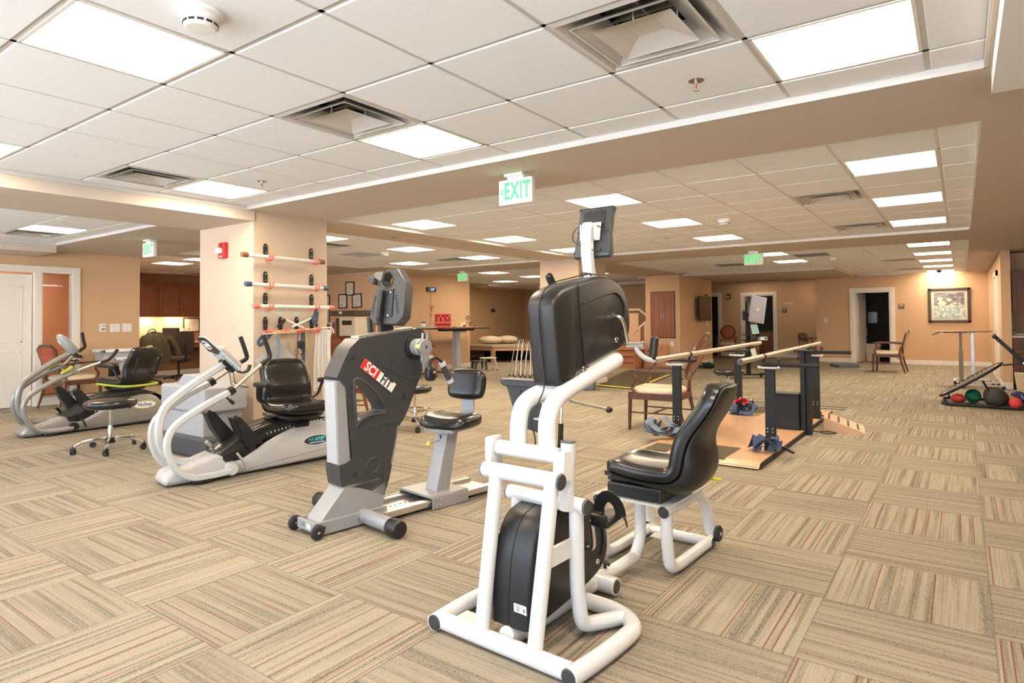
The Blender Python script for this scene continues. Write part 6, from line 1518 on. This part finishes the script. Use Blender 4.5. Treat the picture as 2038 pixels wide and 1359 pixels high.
o = one('shoe_horn', B().tube([(hx + .02, 4.45, 1.19), (hx + .02, 4.58, 1.195), (hx + .02, 4.62, 1.17), (hx + .02, 4.625, 1.13)], .007, seg=8, sm=3), coolW, 'white bent plastic hook tool at the right end of the bottom row', 'tool', smooth=60)
def strap(label, ys, zs, m, w=.03, name='gait_belt', dx=.0, cat='belt', xs=None, group=None):
    b = B(); P = catmull([(hx + dx + (xs[i] if xs else 0), y, z) for i, (y, z) in enumerate(zip(ys, zs))], 6); rings = []
    for i, p in enumerate(P):
        q = (P[min(i + 1, len(P) - 1)] - P[max(i - 1, 0)]).normalized(); sd = Vector((0, -q.z, q.y)).normalized() * w / 2
        rings.append([p - sd, p + sd, p + sd + Vector((.004, 0, 0)), p - sd + Vector((.004, 0, 0))])
    b.loft(rings); o = ob(name, b, m, None, smooth=60); tag(o, label, cat, group); return o
strap('navy looped strap hanging at the left end of the bottom hooks', [3.84, 3.76, 3.70, 3.72, 3.80, 3.85], [1.15, 1.13, 1.07, 1.03, 1.10, 1.15], navy, .035)
strap('long slate blue foam strap hanging over the white bag', [3.84, 3.88, 3.90, 3.86, 3.80, 3.75], [1.10, 1.10, 1.02, .82, .68, .62], M('slate_strap', (.20, .27, .34), .7), .035, dx=.05)
strap('short navy strap hanging from the lowest white bar', [4.41, 4.39, 4.36, 4.40, 4.42], [1.41, 1.36, 1.28, 1.25, 1.37], navy, .035)
strap('straight navy belt with white buckle under the third hook', [4.235, 4.24, 4.235, 4.235], [1.15, 1.0, .85, .72], navy, .040)
strap('thin yellow strap beside the straight navy belt', [4.26, 4.275, 4.29, 4.31], [1.14, 1.08, 1.0, .97], M('yellow_web', (.65, .48, .05), .7), .012)
stripe = M('striped_cotton', (.72, .70, .66), .85, var=.12, scale=30)
for k, (y, z0, dy) in enumerate(((4.40, .40, 0), (4.43, .44, .015), (4.47, .30, .03), (4.50, .36, .05), (4.52, .10, .06))):
    strap(['white striped gait belt, first from the left of the hanging five', 'white striped gait belt, second of the hanging five', 'white striped gait belt, third of the hanging five', 'white striped gait belt, fourth of the hanging five', 'longest and last white striped gait belt of the hanging five'][k],
          [y + .03, y + .02, y + dy * .5, y + dy * 1.2], [1.175, 1.0, .75, z0 + .1], stripe, .05, dx=-.01 + .012 * k, group=None)
t = thing('cloth_bag', 'white square cloth hung by one corner on the pillar hooks', 'cloth', (hx, 3.88, 1.10))
n = 8; grid = []
for i in range(n + 1):
    r_ = []
    for j in range(n + 1):
        a, c = i / n, j / n; y = (a - c) * .24 + .02; z = -(a + c) * .23
        r_.append((.012 * math.sin(a * 7 + c * 5) + .01, y, z))
    grid.append(r_)
ob('cloth', B().sheet(grid, .005), M('white_cloth', (.72, .71, .70), .85, bump=.1), t, smooth=60); ob('hanging_loop', B().tube([(0, .01, .0), (.01, .0, .04), (0, -.01, .07)], .005, seg=6), coolW, t)
t = thing('pouch_strap', 'cream fabric pouch with black edging on a thin black cord', 'pouch', (hx + .01, 4.20, .78))
ob('pouch', B().prism([(-.10, -.05), (.05, -.02), (.09, -.10), (.14, -.20), (.06, -.30), (.02, -.30), (-.10, -.14)], 0, .012, plane='YZ'), M('peach_cloth', (.70, .50, .34), .85), t, smooth=0)
ob('edging', B().tube([(.006, *p) for p in [(-.10, -.05), (.05, -.02), (.09, -.10), (.14, -.20), (.06, -.30), (.02, -.30), (-.10, -.14)]], .006, seg=6, closed=True), inkM, t)
ob('cord', B().tube([(.006, -.09, -.05), (.0, -.05, .15), (0, -.04, .36)], .004, seg=6), inkM, t)
t = thing('hand_strengthener', 'small black clip device hanging beside the straight navy belt', 'exercise tool', (hx + .05, 4.17, 1.0))
ob('body', B().bb(-.02, .02, -.04, .04, -.02, .06, bev=.008), blackP, t, smooth=0); ob('cord', B().tube([(0, 0, .06), (0, .01, .17)], .005, seg=6), inkM, t); ob('clip', B().tube([(0, .0, -.02), (.01, .03, -.06), (0, .0, -.09)], .009, seg=8, sm=3), blackP, t)

# ================================================================ floor mat, walkers, tub
t = thing('floor_mat', 'dark olive floor mat with bright yellow border', 'mat')
mat_pts = [(-5.60, 10.70), (-4.74, 10.55), (-5.30, 13.75), (-6.55, 14.10)]
ob('mat', B().prism(mat_pts, .0, .022, plane='XY'), M('olive_mat', (.085, .062, .022), .75), t, smooth=0)
yl = M('yellow_edge', (.72, .66, .12), .5)
for a, b_ in ((0, 1), (1, 2)):
    p, q = Vector((*mat_pts[a], .024)), Vector((*mat_pts[b_], .024)); ob('border', B().tube([p, q], .01, rect=(.07, .012)), yl, t, smooth=0)
one('tub', B().prism([(-.20, 0), (.20, 0), (.25, .30), (-.25, .30)], -.16, .16), M('slate_tub', (.10, .13, .18), .5), 'slate blue plastic tub at the corner of the olive mat', 'tub', (-5.52, 10.06, 0), rad(20), bev=.02)
def walker(label, loc, rz, h=.86, lean=.16):
    t = thing('walker', label, 'walker', loc, rz, 'folded aluminium walkers')
    for s_ in (-1, 1):
        x = s_ * .045
        f_ = ob('side_frame', B().tube([(x, -.24 - .05 * s_, .02), (x + lean * .6, -.13, h * .75), (x + lean, -.06, h), (x + lean, .06, h), (x + lean * .6, .13, h * .75), (x, .24, .02)], .012, seg=8, rnd=.08), alu, t)
        ob('cross_tube', B().tube([(x + .05, -.19, .35), (x + .05, .19, .35)], .010, seg=8), alu, f_)
        for y in (-.24 - .05 * s_, .24): ob('rubber_tip', B().cyl((x, y, 0), (x + .01, y, .05), .017), rubber, f_)
        ob('hand_grip', B().tube([(x + lean, -.06, h), (x + lean, .06, h)], .017, seg=10), blackP, f_)
    return t
walker('folded aluminium walker leftmost behind the black exerciser housing', (-8.0, 11.45, 0), rad(52))
walker('folded aluminium walker second, partly behind the black housing', (-7.86, 11.62, 0), rad(52), .83, .14)
walker('folded aluminium walker third, mostly behind the black housing', (-7.66, 11.76, 0), rad(52), .80, .12)

# ================================================================ mat table with pillows, stools
t = thing('mat_table', 'low wooden mat table with tan top in the alcove corner', 'table', (0, 0, 0))
tt = [(-12.15, 14.9), (-11.35, 14.15), (-9.85, 14.65), (-9.55, 16.9), (-11.6, 17.6), (-12.9, 16.6)]
tt = [(-13.1, 15.2), (-11.30, 15.05), (-10.0, 16.0), (-10.0, 17.9), (-13.1, 17.9)]
ob('mat_top', B().prism(tt, .44, .50, plane='XY'), M('tan_mat_vinyl', (.50, .38, .26), .5), t, smooth=0)
def off(p, d): c = Vector((-11.6, 16.5)); v = Vector(p) - c; return tuple(c + v * (1 - d))
wo = wood('table_oak', (.62, .34, .20), (.70, .42, .26), 1.5, .45)
for k in range(5):
    p, q = off(tt[k], .03), off(tt[(k + 1) % 5], .03); ob('apron', B().tube([(*p, .39), (*q, .39)], .01, rect=(.03, .09)), wo, t, smooth=0)
    ob('leg', B().bb(p[0] - .05, p[0] + .05, p[1] - .05, p[1] + .05, 0, .40), wo, t, smooth=0)
for k, (x, y, rz_, lab) in enumerate([(-12.15, 16.05, .3, 'cream pillow on the left of the mat table'), (-11.9, 16.65, -.2, 'cream pillow on the right of the mat table')]):
    b = B(); b.sphere((0, 0, 0), 1, (.40, .30, .13), 24, 14)
    o = one('pillow', b, M('cream_cotton', (.74, .64, .48), .9, bump=.1), lab, 'pillow', (x, y, .632), rz_, smooth=60)
one('under_table_block', B().bb(-.6, .6, -.4, .4, 0, .34), M('dark_block', (.02, .018, .015), .8), 'dark block under the mat table', 'box', (-11.9, 16.6, 0))  # plain near-black block filling part of the space below the tabletop
one('exercise_ball', B().sphere((0, 0, .17), .17, seg=24, rings=16), M('green_ball', (.06, .35, .04), .4), 'green exercise ball under the right end of the mat table', 'ball', (-10.55, 16.75, 0), smooth=60)
t = thing('step_stool', 'small charcoal step stool with arched sides by the tray table base', 'stool', (-9.98, 12.72, 0), rad(60))
ob('top', B().bb(-.17, .17, -.13, .13, .21, .235, bev=.006), M('charcoal_plastic', (.06, .06, .06), .5), t, smooth=0)
for y in (-.12, .12): ob('side', B().prism([(-.18, 0), (-.12, 0), (-.10, .15), (-.05, .19), (.05, .19), (.10, .15), (.12, 0), (.18, 0), (.16, .22), (-.16, .22)], y - .008, y + .008), M('charcoal_plastic', (.06, .06, .06), .5), t, smooth=0)
t = thing('low_bench', 'low white topped stool with thin chrome legs beside the step stool', 'stool', (-9.60, 12.60, 0), rad(60))
ob('top', B().bb(-.18, .18, -.14, .14, .30, .33, bev=.008), M('cream_laminate', (.66, .60, .48), .5), t, smooth=0)
for x in (-1, 1):
    for y in (-1, 1): l = ob('leg', B().cyl((x * .15, y * .11, .30), (x * .19, y * .14, .02), .008, seg=8), chrome, t); ob('foot', B().cyl((x * .19, y * .14, 0), (x * .19, y * .14, .03), .013, seg=8), rubber, l)
# ================================================================ height adjustable table and its clutter
def on(px_y, z): pass
t = thing('activity_table', 'height adjustable table with dark top and gray column', 'table', (-10.18, 12.05, 0), rad(90))
ob('tabletop', B().bb(-.72, 1.05, -.27, .33, 1.045, 1.075, bev=.004), M('dark_laminate', (.035, .025, .018), .35), t, smooth=0)
ob('under_rail', B().bb(-.45, .60, -.10, .20, 1.0, 1.045), blackM, t, smooth=0); ob('bracket', B().bb(.0, .28, -.10, .10, .965, 1.0), M('silver_gray', (.45, .46, .48), .4), t, smooth=0)
cm = M('column_gray', (.42, .43, .47), .4)
ob('upper_column', B().bb(-.06, .08, -.06, .06, .70, 1.0), cm, t, smooth=0); ob('lower_column', B().bb(-.075, .095, -.075, .075, .04, .82), cm, t, smooth=0)
ob('base_plate', B().bb(-.62, .38, -.28, .30, .0, .035), darkW, t, smooth=0); ob('hand_crank', B().tube([(.20, -.10, .97), (.24, -.12, .75), (.26, -.12, .55), (.27, -.10, .97)], .006, seg=6, sm=4), alu, t)
t = thing('tray_table', 'second dark topped table left of the red game frame', 'table', (-10.42, 10.85, 0), rad(90))
ob('tabletop', B().bb(-.60, .44, -.25, .25, 1.055, 1.08), M('dark_laminate', (.035, .025, .018), .35), t, smooth=0); ob('column', B().bb(-.06, .02, -.05, .05, .05, 1.055), cm, t, smooth=0)
ob('base', B().bb(-.5, .22, -.22, .22, .04, .07), M('base_tan', (.45, .34, .22), .5), t, smooth=0); caster(t, (.20, -.2, .03), 0, .03); caster(t, (-.45, -.2, .03), 0, .03)
t = thing('connect_game', 'red upright four in a row game frame on the table', 'game', (-10.22, 11.60, 1.077), rad(80))
b = B(); W_, H_ = .24, .26
holes = []
for i in range(7):
    for j in range(6): holes.append([(-.205 / 1 + i * .0683 + .019 * math.cos(2 * PI * k / 10), .035 + j * .052 + .019 * math.sin(2 * PI * k / 10)) for k in range(10)])
ob('frame', B().prism([(-W_, 0), (W_, 0), (W_, .345), (-W_, .345)], -.012, .012, holes=holes), M('game_red', (.65, .03, .035), .35), t, smooth=0)
rr = random.Random(5)
bb_ = {0: B(), 1: B()}
pat = ["0010001", "0101010", "0101000", "1111111", "0000000", "1111111"]
for i in range(7):
    for j in range(6):
        c_ = int(pat[5 - j][i]); d_ = bb_[c_].lathe([(.001, -.005), (.023, -.005), (.023, .005), (.001, .005)], c=(-.205 + i * .0683, 0, .035 + j * .052), axis='Y', seg=12) if 0 else None
        ob('game_disc', B().lathe([(.001, -.005), (.023, -.005), (.023, .005), (.001, .005)], c=(-.205 + i * .0683, 0, .035 + j * .052), axis='Y', seg=12), whiteI if c_ else inkM, t)
t = thing('tea_tin', 'white canister with dark lid on the tray table', 'canister', (-10.40, 11.10, 1.081), 0)
ob('canister', B().lathe([(.001, 0), (.055, 0), (.055, .12), (.001, .12)]), coolW, t); ob('lid', B().lathe([(.058, .12), (.05, .145), (.001, .15)]), inkM, t)
one('folder_box', B().bb(-.22, .22, -.10, .10, 0, .045, bev=.004), M('pale_gray_box', (.45, .45, .43), .6), 'flat gray box lying beside the red game frame', 'box', (-10.24, 11.06, 1.081), rad(90))
one('paper_stack', B().bb(-.22, .22, -.12, .12, 0, .03), paper, 'loose white papers stacked at the left end of the tray table', 'papers', (-10.50, 10.50, 1.081), rad(90))
t = thing('hand_exerciser', 'pink and black tabletop arm exerciser with looped handles', 'exercise tool', (-10.15, 12.50, 1.076), rad(80))
ob('stand', B().tube([(-.10, 0, .02), (-.05, 0, .14), (0, 0, .19), (.06, 0, .15), (.12, 0, .02)], .012, seg=8, sm=4), M('pink_plastic', (.55, .22, .17), .5), t)
ob('base', B().bb(-.22, .28, -.05, .05, 0, .025, bev=.005), M('pink_plastic', (.55, .22, .17), .5), t, smooth=0)
for x, z in ((-.02, .26), (.07, .10)): ob('handle', B().tube([(x - .05, 0, z + .02), (x + .05, 0, z + .03), (x + .06, 0, z - .02), (x, 0, z - .05), (x - .05, 0, z - .02)], .012, seg=8, closed=True), blackP, t)
ob('knob', B().sphere((-.14, 0, .04), .03).sphere((.24, 0, .04), .025), blackP, t)
one('putty_tray', B().bb(-.12, .12, -.06, .06, 0, .03, bev=.006), M('mottled_tray', (.35, .24, .16), .7, var=.6, scale=40), 'low mottled tray of small parts between game and arm exerciser', 'tray', (-10.12, 12.02, 1.076), rad(90))
# clock wall
t = thing('digital_clock', 'black digital clock with pale blue digits showing the time', 'clock', (-10.75, 11.74, 2.045), PI / 2)
ob('case', B().bb(-.16, .16, -.05, 0, -.055, .055, bev=.004), blackP, t, smooth=0)
text('2:37', .085, M('clock_digits', (.35, .50, .95), .4, emit=(.30, .45, 1), estr=1.2), t, (.02, -.052, -.003), (PI / 2, 0, 0), name='clock_digits', sx=1.0, bold=.0015)
ob('cord', B().tube([(0, -.008, -.05), (.005, -.008, -.5), (-.02, -.01, -1.0), (.03, -.008, -1.35)], .004, seg=6, sm=4), M('cord_tan', (.28, .17, .09), .6), t)
t = thing('flower_garland', 'small pink and yellow garland tied on the clock cord', 'garland', (-10.74, 11.76, 1.62), PI / 2)
ob('pink_bow', B().prism([(-.05, .02), (0, 0), (.05, .03), (.045, -.04), (0, -.015), (-.045, -.03)], -.03, -.01), M('pink_ribbon', (.65, .15, .15), .6), t, smooth=0)
ob('pink_flower', B().sphere((.01, -.02, -.09), .03, (1, .4, 1), 10, 8), M('pink_ribbon', (.65, .15, .15), .6), t); ob('yellow_flower', B().sphere((.0, -.02, -.19), .035, (1.2, .4, .8), 10, 8), M('yellow_petals', (.65, .42, .10), .6), t)
one('wall_paper_sheet', B().bb(0, .003, -.11, .11, -.15, .15), paper, 'white paper sheet taped to the clock wall', 'paper', (-10.75, 10.93, 1.52))
one('wall_notice', B().bb(0, .003, -.11, .11, -.07, .07), M('ivory_paper', (.76, .66, .48), .8), 'small ivory notice above the arm exerciser', 'paper', (-10.75, 13.02, 1.155))
t = thing('wall_charger', 'black plug adapter with white body and cord on the clock wall', 'adapter', (-10.75, 11.78, .60), PI / 2)
ob('outlet_plate', B().bb(-.04, .04, -.006, 0, -.06, .06), coolW, t, smooth=0); ob('adapter', B().bb(-.03, .03, -.05, -.006, -.02, .05, bev=.006), blackP, t, smooth=0); ob('cord', B().tube([(.0, -.03, -.02), (.05, -.03, -.20), (.02, -.03, -.38)], .005, seg=6, sm=4), coolW, t)
t = thing('door_sensor', 'small black box with gray lens on the alcove wall', 'sensor', (-13.2, 17.62, 1.60), PI / 2)
ob('body', B().bb(-.09, .09, -.04, 0, -.055, .055, bev=.004), blackP, t, smooth=0); ob('lens', B().lathe([(.001, -.045), (.03, -.044), (.03, -.038)], axis='Y', c=(.03, 0, 0)), mgray, t)
# diplomas
def frame_pic(label, x, z, w_, h_, rot=0, y=9.9, nm='framed_certificate', cat='certificate', m=None):
    t = thing(nm, label, cat, (x, y, z), 0, ry=rot)
    f_ = B(); e = .025
    f_.bb(-w_ / 2, w_ / 2, -.02, 0, h_ / 2 - e, h_ / 2).bb(-w_ / 2, w_ / 2, -.02, 0, -h_ / 2, -h_ / 2 + e).bb(-w_ / 2, -w_ / 2 + e, -.02, 0, -h_ / 2, h_ / 2).bb(w_ / 2 - e, w_ / 2, -.02, 0, -h_ / 2, h_ / 2)
    ob('frame', f_, m or inkM, t, smooth=0); pg_ = ob('page', B().bb(-w_ / 2 + e, w_ / 2 - e, -.010, -.004, -h_ / 2 + e, h_ / 2 - e), M('certificate_paper', (.70, .64, .54), .7), t, smooth=0)
    ob('seal', B().lathe([(.001, -.012), (.02, -.0115), (.02, -.010)], c=(-w_ * .14, 0, -h_ * .26), axis='Y'), M('seal_brown', (.25, .12, .05), .5), pg_)
    b = B()
    for k in range(5): b.bb(-w_ * (.22 - .03 * (k % 2)), w_ * (.22 - .03 * (k % 2)), -.0112, -.010, h_ * (.22 - k * .07), h_ * (.22 - k * .07) + .004)
    ob('printed_lines', b, mgray, pg_, smooth=0); return t
frame_pic('framed certificate hung highest of the group of three', -11.615, 2.03, .30, .33)
frame_pic('framed certificate at lower left of the group of three', -11.87, 1.74, .31, .34)
frame_pic('framed certificate at lower right of the group of three', -11.37, 1.74, .33, .33, rad(-3))
frame_pic('tall dark framed notice cut off by the pillar edge', -12.55, 1.53, .40, .75, nm='framed_notice', cat='frame')
# records cabinet, printer, binders
t = thing('filing_credenza', 'cherry credenza with drawers under the framed certificates', 'cabinet', (-11.60, 9.42, 0), 0)
ob('body', B().bb(-.95, .85, 0, .46, .08, .905), cherry, t, smooth=0); ob('top', B().bb(-.97, .87, -.03, .47, .905, .94, bev=.004), cherry, t, smooth=0)
for k in range(6):
    x0 = -.94 + k * .30
    d_ = ob('drawer', B().bb(x0, x0 + .285, -.02, 0, .70, .89, bev=.004), cherry, t, smooth=0); bar_handle(d_, x0 + .08, -.02, .80, False, .12)
    d_ = ob('door', B().bb(x0, x0 + .285, -.02, 0, .10, .685, bev=.004), cherry, t, smooth=0); bar_handle(d_, x0 + .08, -.02, .62, False, .12)
t = thing('brochure_rack', 'brown box rack with a cream card in its window', 'rack', (-11.98, 9.55, .94), 0)
ob('box', B().bb(-.20, .20, -.13, .13, 0, .26), dkbrown, t, smooth=0); ob('card', B().bb(-.10, .10, -.138, -.13, .04, .21), M('cream_card', (.74, .68, .52), .7), t, smooth=0); ob('side_panel', B().bb(-.36, -.20, -.10, .13, 0, .25), darkW, t, smooth=0)
for k, (c_, h_, lab) in enumerate([((.70, .68, .62), .30, 'white binder leftmost of the row beside the rack'), ((.70, .68, .62), .29, 'second white binder of the row beside the rack'), ((.03, .03, .03), .29, 'black binder standing between white and red ones'), ((.62, .06, .06), .32, 'red binder next to the black one'), ((.66, .60, .56), .31, 'thin pale binder between two red ones'), ((.62, .06, .06), .32, 'last red binder beside the printer')]):
    one('binder', B().bb(-.021, .021, -.13, .13, 0, h_, bev=.003), M('binder_%d' % (c_[0] * 100), c_, .5), lab, 'binder', (-11.75 + k * .052, 9.55, .94), 0, 'binders beside the printer')
one('paper_pile', B().bb(-.18, .18, -.10, .10, 0, .03), paper, 'papers lying on top of the brown box rack', 'papers', (-11.95, 9.55, 1.20))
t = thing('office_printer', 'large cream and dark gray office copier beside the binders', 'printer', (-10.98, 9.48, .94), 0)
ob('body', B().bb(-.22, .30, -.25, .25, 0, .42, bev=.01), M('copier_cream', (.60, .54, .44), .5), t, smooth=0); ob('side_panel', B().bb(-.38, -.22, -.22, .25, 0, .40, bev=.01), M('copier_dark', (.07, .05, .035), .5), t, smooth=0)
ob('scanner_lid', B().bb(-.50, .30, -.27, .25, .44, .56, bev=.01), M('copier_dark', (.07, .05, .035), .5), t, smooth=0); ob('paper_slot', B().bb(-.12, .20, -.256, -.25, .24, .34), blackP, t, smooth=0); ob('sticker', B().bb(-.20, -.10, -.276, -.27, .49, .54), paper, t, smooth=0)
# ================================================================ office
t = thing('wall_cabinet', 'row of cherry wall cabinets over the lit office desk', 'cabinet', (-15.28, 7.30, 0), PI / 2)
ob('body', B().bb(-1.6, 2.4, 0, .32, 1.44, 2.19), cherry, t, smooth=0); lr = ob('light_rail', B().bb(-1.6, 2.4, -.012, .02, 1.40, 1.45), cherry, t, smooth=0); ob('crown', B().bb(-1.6, 2.4, -.02, .3, 2.19, 2.215), cherry, t, smooth=0)
for k in range(8):
    x0 = -1.59 + k * .50 + .03
    if x0 + .48 > 2.4: break
    d_ = ob('door', panel_door(B(), x0, x0 + .485, 1.46, 2.18, 0), cherry, t, smooth=0); bar_handle(d_, x0 + (.04 if k % 2 else .445), -.02, 1.50, m=M('bronze_pull', (.20, .13, .08), .4, metal=.5))
uc = M('undercabinet_glow', (.9, .8, .6), .5, emit=(1, .72, .45), estr=LAMP * 1.6)
for y, lab in ((7.04, 'lit strip lamp under the wall cabinets, nearer the jacket'), (7.74, 'lit strip lamp under the wall cabinets, nearer the pillar')): one('under_cabinet_lamp', B().bb(-.05, .05, -.22, .22, -.015, 0), uc, lab, 'lamp', (-15.42, y, 1.42))
t = thing('office_desk', 'long cherry office desk under the wall cabinets', 'desk', (-15.59, 7.4, 0), 0)
ob('desk_top', B().bb(0, .62, -2.0, 2.3, .74, .78), cherry, t, smooth=0); ob('apron', B().bb(.02, .58, -2.0, 2.3, .66, .74), cherry, t, smooth=0); ob('back_panel', B().bb(0, .03, -2.0, 2.3, .12, .66), M('panel_brown', (.26, .14, .08), .6), t, smooth=0)
t = thing('monitor', 'small brown edged monitor on the office desk', 'monitor', (-15.25, 7.52, .78), rad(0))
ob('screen', B().box((0, 0, .22), (.03, .40, .28), bev=.006), M('monitor_brown', (.09, .05, .03), .4), t, smooth=0); ob('stand', B().bb(-.06, .06, -.08, .08, 0, .015).bb(-.02, .01, -.02, .02, 0, .1), blackP, t, smooth=0); ob('display', B().box((.016, -.03, .22), (.002, .30, .24)), M('monitor_gray', (.16, .13, .12), .4), t, smooth=0)
t = frame_pic('framed certificate leaning above the office desk by the pillar edge', 0, 0, .42, .36, y=0); t.location = (-15.55, 8.17, 1.20); t.rotation_euler = (0, 0, PI / 2)
one('pinned_note', B().bb(0, .003, -.08, .08, -.10, .10), paper, 'white note pinned beside the office certificate', 'paper', (-15.50, 7.88, 1.02))
one('red_desk_tray', B().bb(-.12, .12, -.16, .16, 0, .10, bev=.006), M('desk_red', (.45, .06, .03), .5), 'red letter tray on the office desk behind the jacket', 'tray', (-15.30, 7.08, .78))
one('desk_papers', B().bb(-.10, .10, -.20, .20, 0, .02), paper, 'papers on the office desk near the pillar edge', 'papers', (-15.15, 7.95, .78))
def office_chair(label, loc, rz, h=.46):
    t = thing('office_chair', label, 'office chair', loc, rz)
    fm = M('brown_black_fabric', (.045, .032, .022), .85, bump=.2)
    c = cushion(.50, .48, .09, -.01, par=t, mat=fm, name='seat'); c.location = (0, 0, h - .05)
    c = cushion(.46, .52, .06, 0, par=t, mat=fm, name='backrest'); c.rotation_euler = (0, rad(82), 0); c.location = (-.27, 0, h + .36)
    ob('back_bar', B().tube([(-.10, 0, h - .07), (-.28, 0, h - .06), (-.32, 0, h + .05), (-.33, 0, h + .35)], .02, rect=(.05, .02), sm=3), blackP, t)
    ob('gas_column', B().cyl((0, 0, .08), (0, 0, h - .05), .025), blackM, t)
    for k in range(5):
        a = 2 * PI * k / 5; l = ob('leg', B().tube([(0, 0, .10), (.28 * math.cos(a), .28 * math.sin(a), .07)], [.028, .018], seg=8), blackP, t); caster(l, (.28 * math.cos(a), .28 * math.sin(a), .025), a, .025)
    return t
office_chair('brown black office chair facing the desk, seen from behind', (-14.15, 7.15, 0), PI)
office_chair('office chair under the draped olive jacket', (-13.4, 6.10, 0), PI + .2)
jm = M('olive_jacket', (.05, .042, .020), .9, var=.25, bump=.3)
t = thing('jacket', 'dark olive jacket draped over an office chair back', 'jacket', (-13.12, 6.14, 0), .2)
rings = []
for k, (z, rx_, ry_) in enumerate([(.42, .12, .36), (.60, .13, .37), (.80, .13, .36), (.92, .12, .33), (1.0, .10, .25), (1.04, .07, .14), (1.05, .02, .04)]):
    rings.append([((rx_ + .018 * math.sin(9 * 2 * PI * q / 40 + k)) * math.cos(2 * PI * q / 40), (ry_ + .02 * math.sin(7 * 2 * PI * q / 40 + k * .6)) * math.sin(2 * PI * q / 40), z) for q in range(40)])
ob('jacket_body', B().loft(rings), jm, t, smooth=70)
ob('sleeve', B().tube([(.05, .26, .96), (.08, .38, .80), (.10, .46, .60)], [.07, .075, .065], seg=12, sm=4), jm, t); ob('collar', B().tube([(.03, -.12, 1.02), (-.05, 0, 1.07), (.03, .12, 1.02)], .025, seg=8, sm=4), jm, t)
ob('hanging_loop', B().tube([(0, -.16, 1.04), (0, -.10, 1.12), (0, 0, 1.13), (0, .03, 1.06)], .010, seg=8, sm=4), inkM, t)
SKY = 9.0; EXPO = 0.6
# ---------------------------------------------------------------- light and view
w = bpy.data.worlds.new('sky'); bpy.context.scene.world = w; w.use_nodes = True
nt = w.node_tree; bg = nt.nodes['Background']; bg.inputs[1].default_value = SKY
g_ = nt.nodes.new('ShaderNodeTexCoord'); s_ = nt.nodes.new('ShaderNodeSeparateXYZ'); nt.links.new(g_.outputs['Generated'], s_.inputs[0])
# sky above the horizon, a brighter lower half added to lift the ceiling
r_ = nt.nodes.new('ShaderNodeValToRGB'); r_.color_ramp.elements[0].position = .49; r_.color_ramp.elements[0].color = (.95, .97, 1.0, 1)
r_.color_ramp.elements[1].position = .51; r_.color_ramp.elements[1].color = (.40, .50, .62, 1)
mp = nt.nodes.new('ShaderNodeMapRange'); mp.inputs[1].default_value = -1; mp.inputs[2].default_value = 1
nt.links.new(s_.outputs[2], mp.inputs[0]); nt.links.new(mp.outputs[0], r_.inputs[0]); nt.links.new(r_.outputs[0], bg.inputs[0])
# daylight through the window band behind the camera: portals only steer the sampling
for x, x1 in ((-11.92, -9.75), (-9.47, -7.1), (-6.82, -4.45), (-4.17, -1.8), (-1.52, .85), (1.13, 3.5)):
    l = bpy.data.lights.new('window_portal', 'AREA'); l.shape = 'RECTANGLE'; l.size = x1 - x; l.size_y = 1.73
    l.cycles.is_portal = True
    o = bpy.data.objects.new('window_portal', l); o.location = ((x + x1) / 2, YN - .16, 1.415); o.rotation_euler = (PI / 2, 0, PI)
    C.objects.link(o)
sc = bpy.context.scene
sc.view_settings.view_transform = 'Standard'; sc.view_settings.look = 'None'; sc.view_settings.gamma = 1
sc.view_settings.use_curve_mapping = False; sc.view_settings.exposure = EXPO
sc.cycles.use_denoising = True
sc.cycles.max_bounces = 6; sc.cycles.diffuse_bounces = 3; sc.cycles.glossy_bounces = 3; sc.cycles.transmission_bounces = 4
sc.cycles.sample_clamp_indirect = 6; sc.cycles.caustics_reflective = False; sc.cycles.caustics_refractive = False
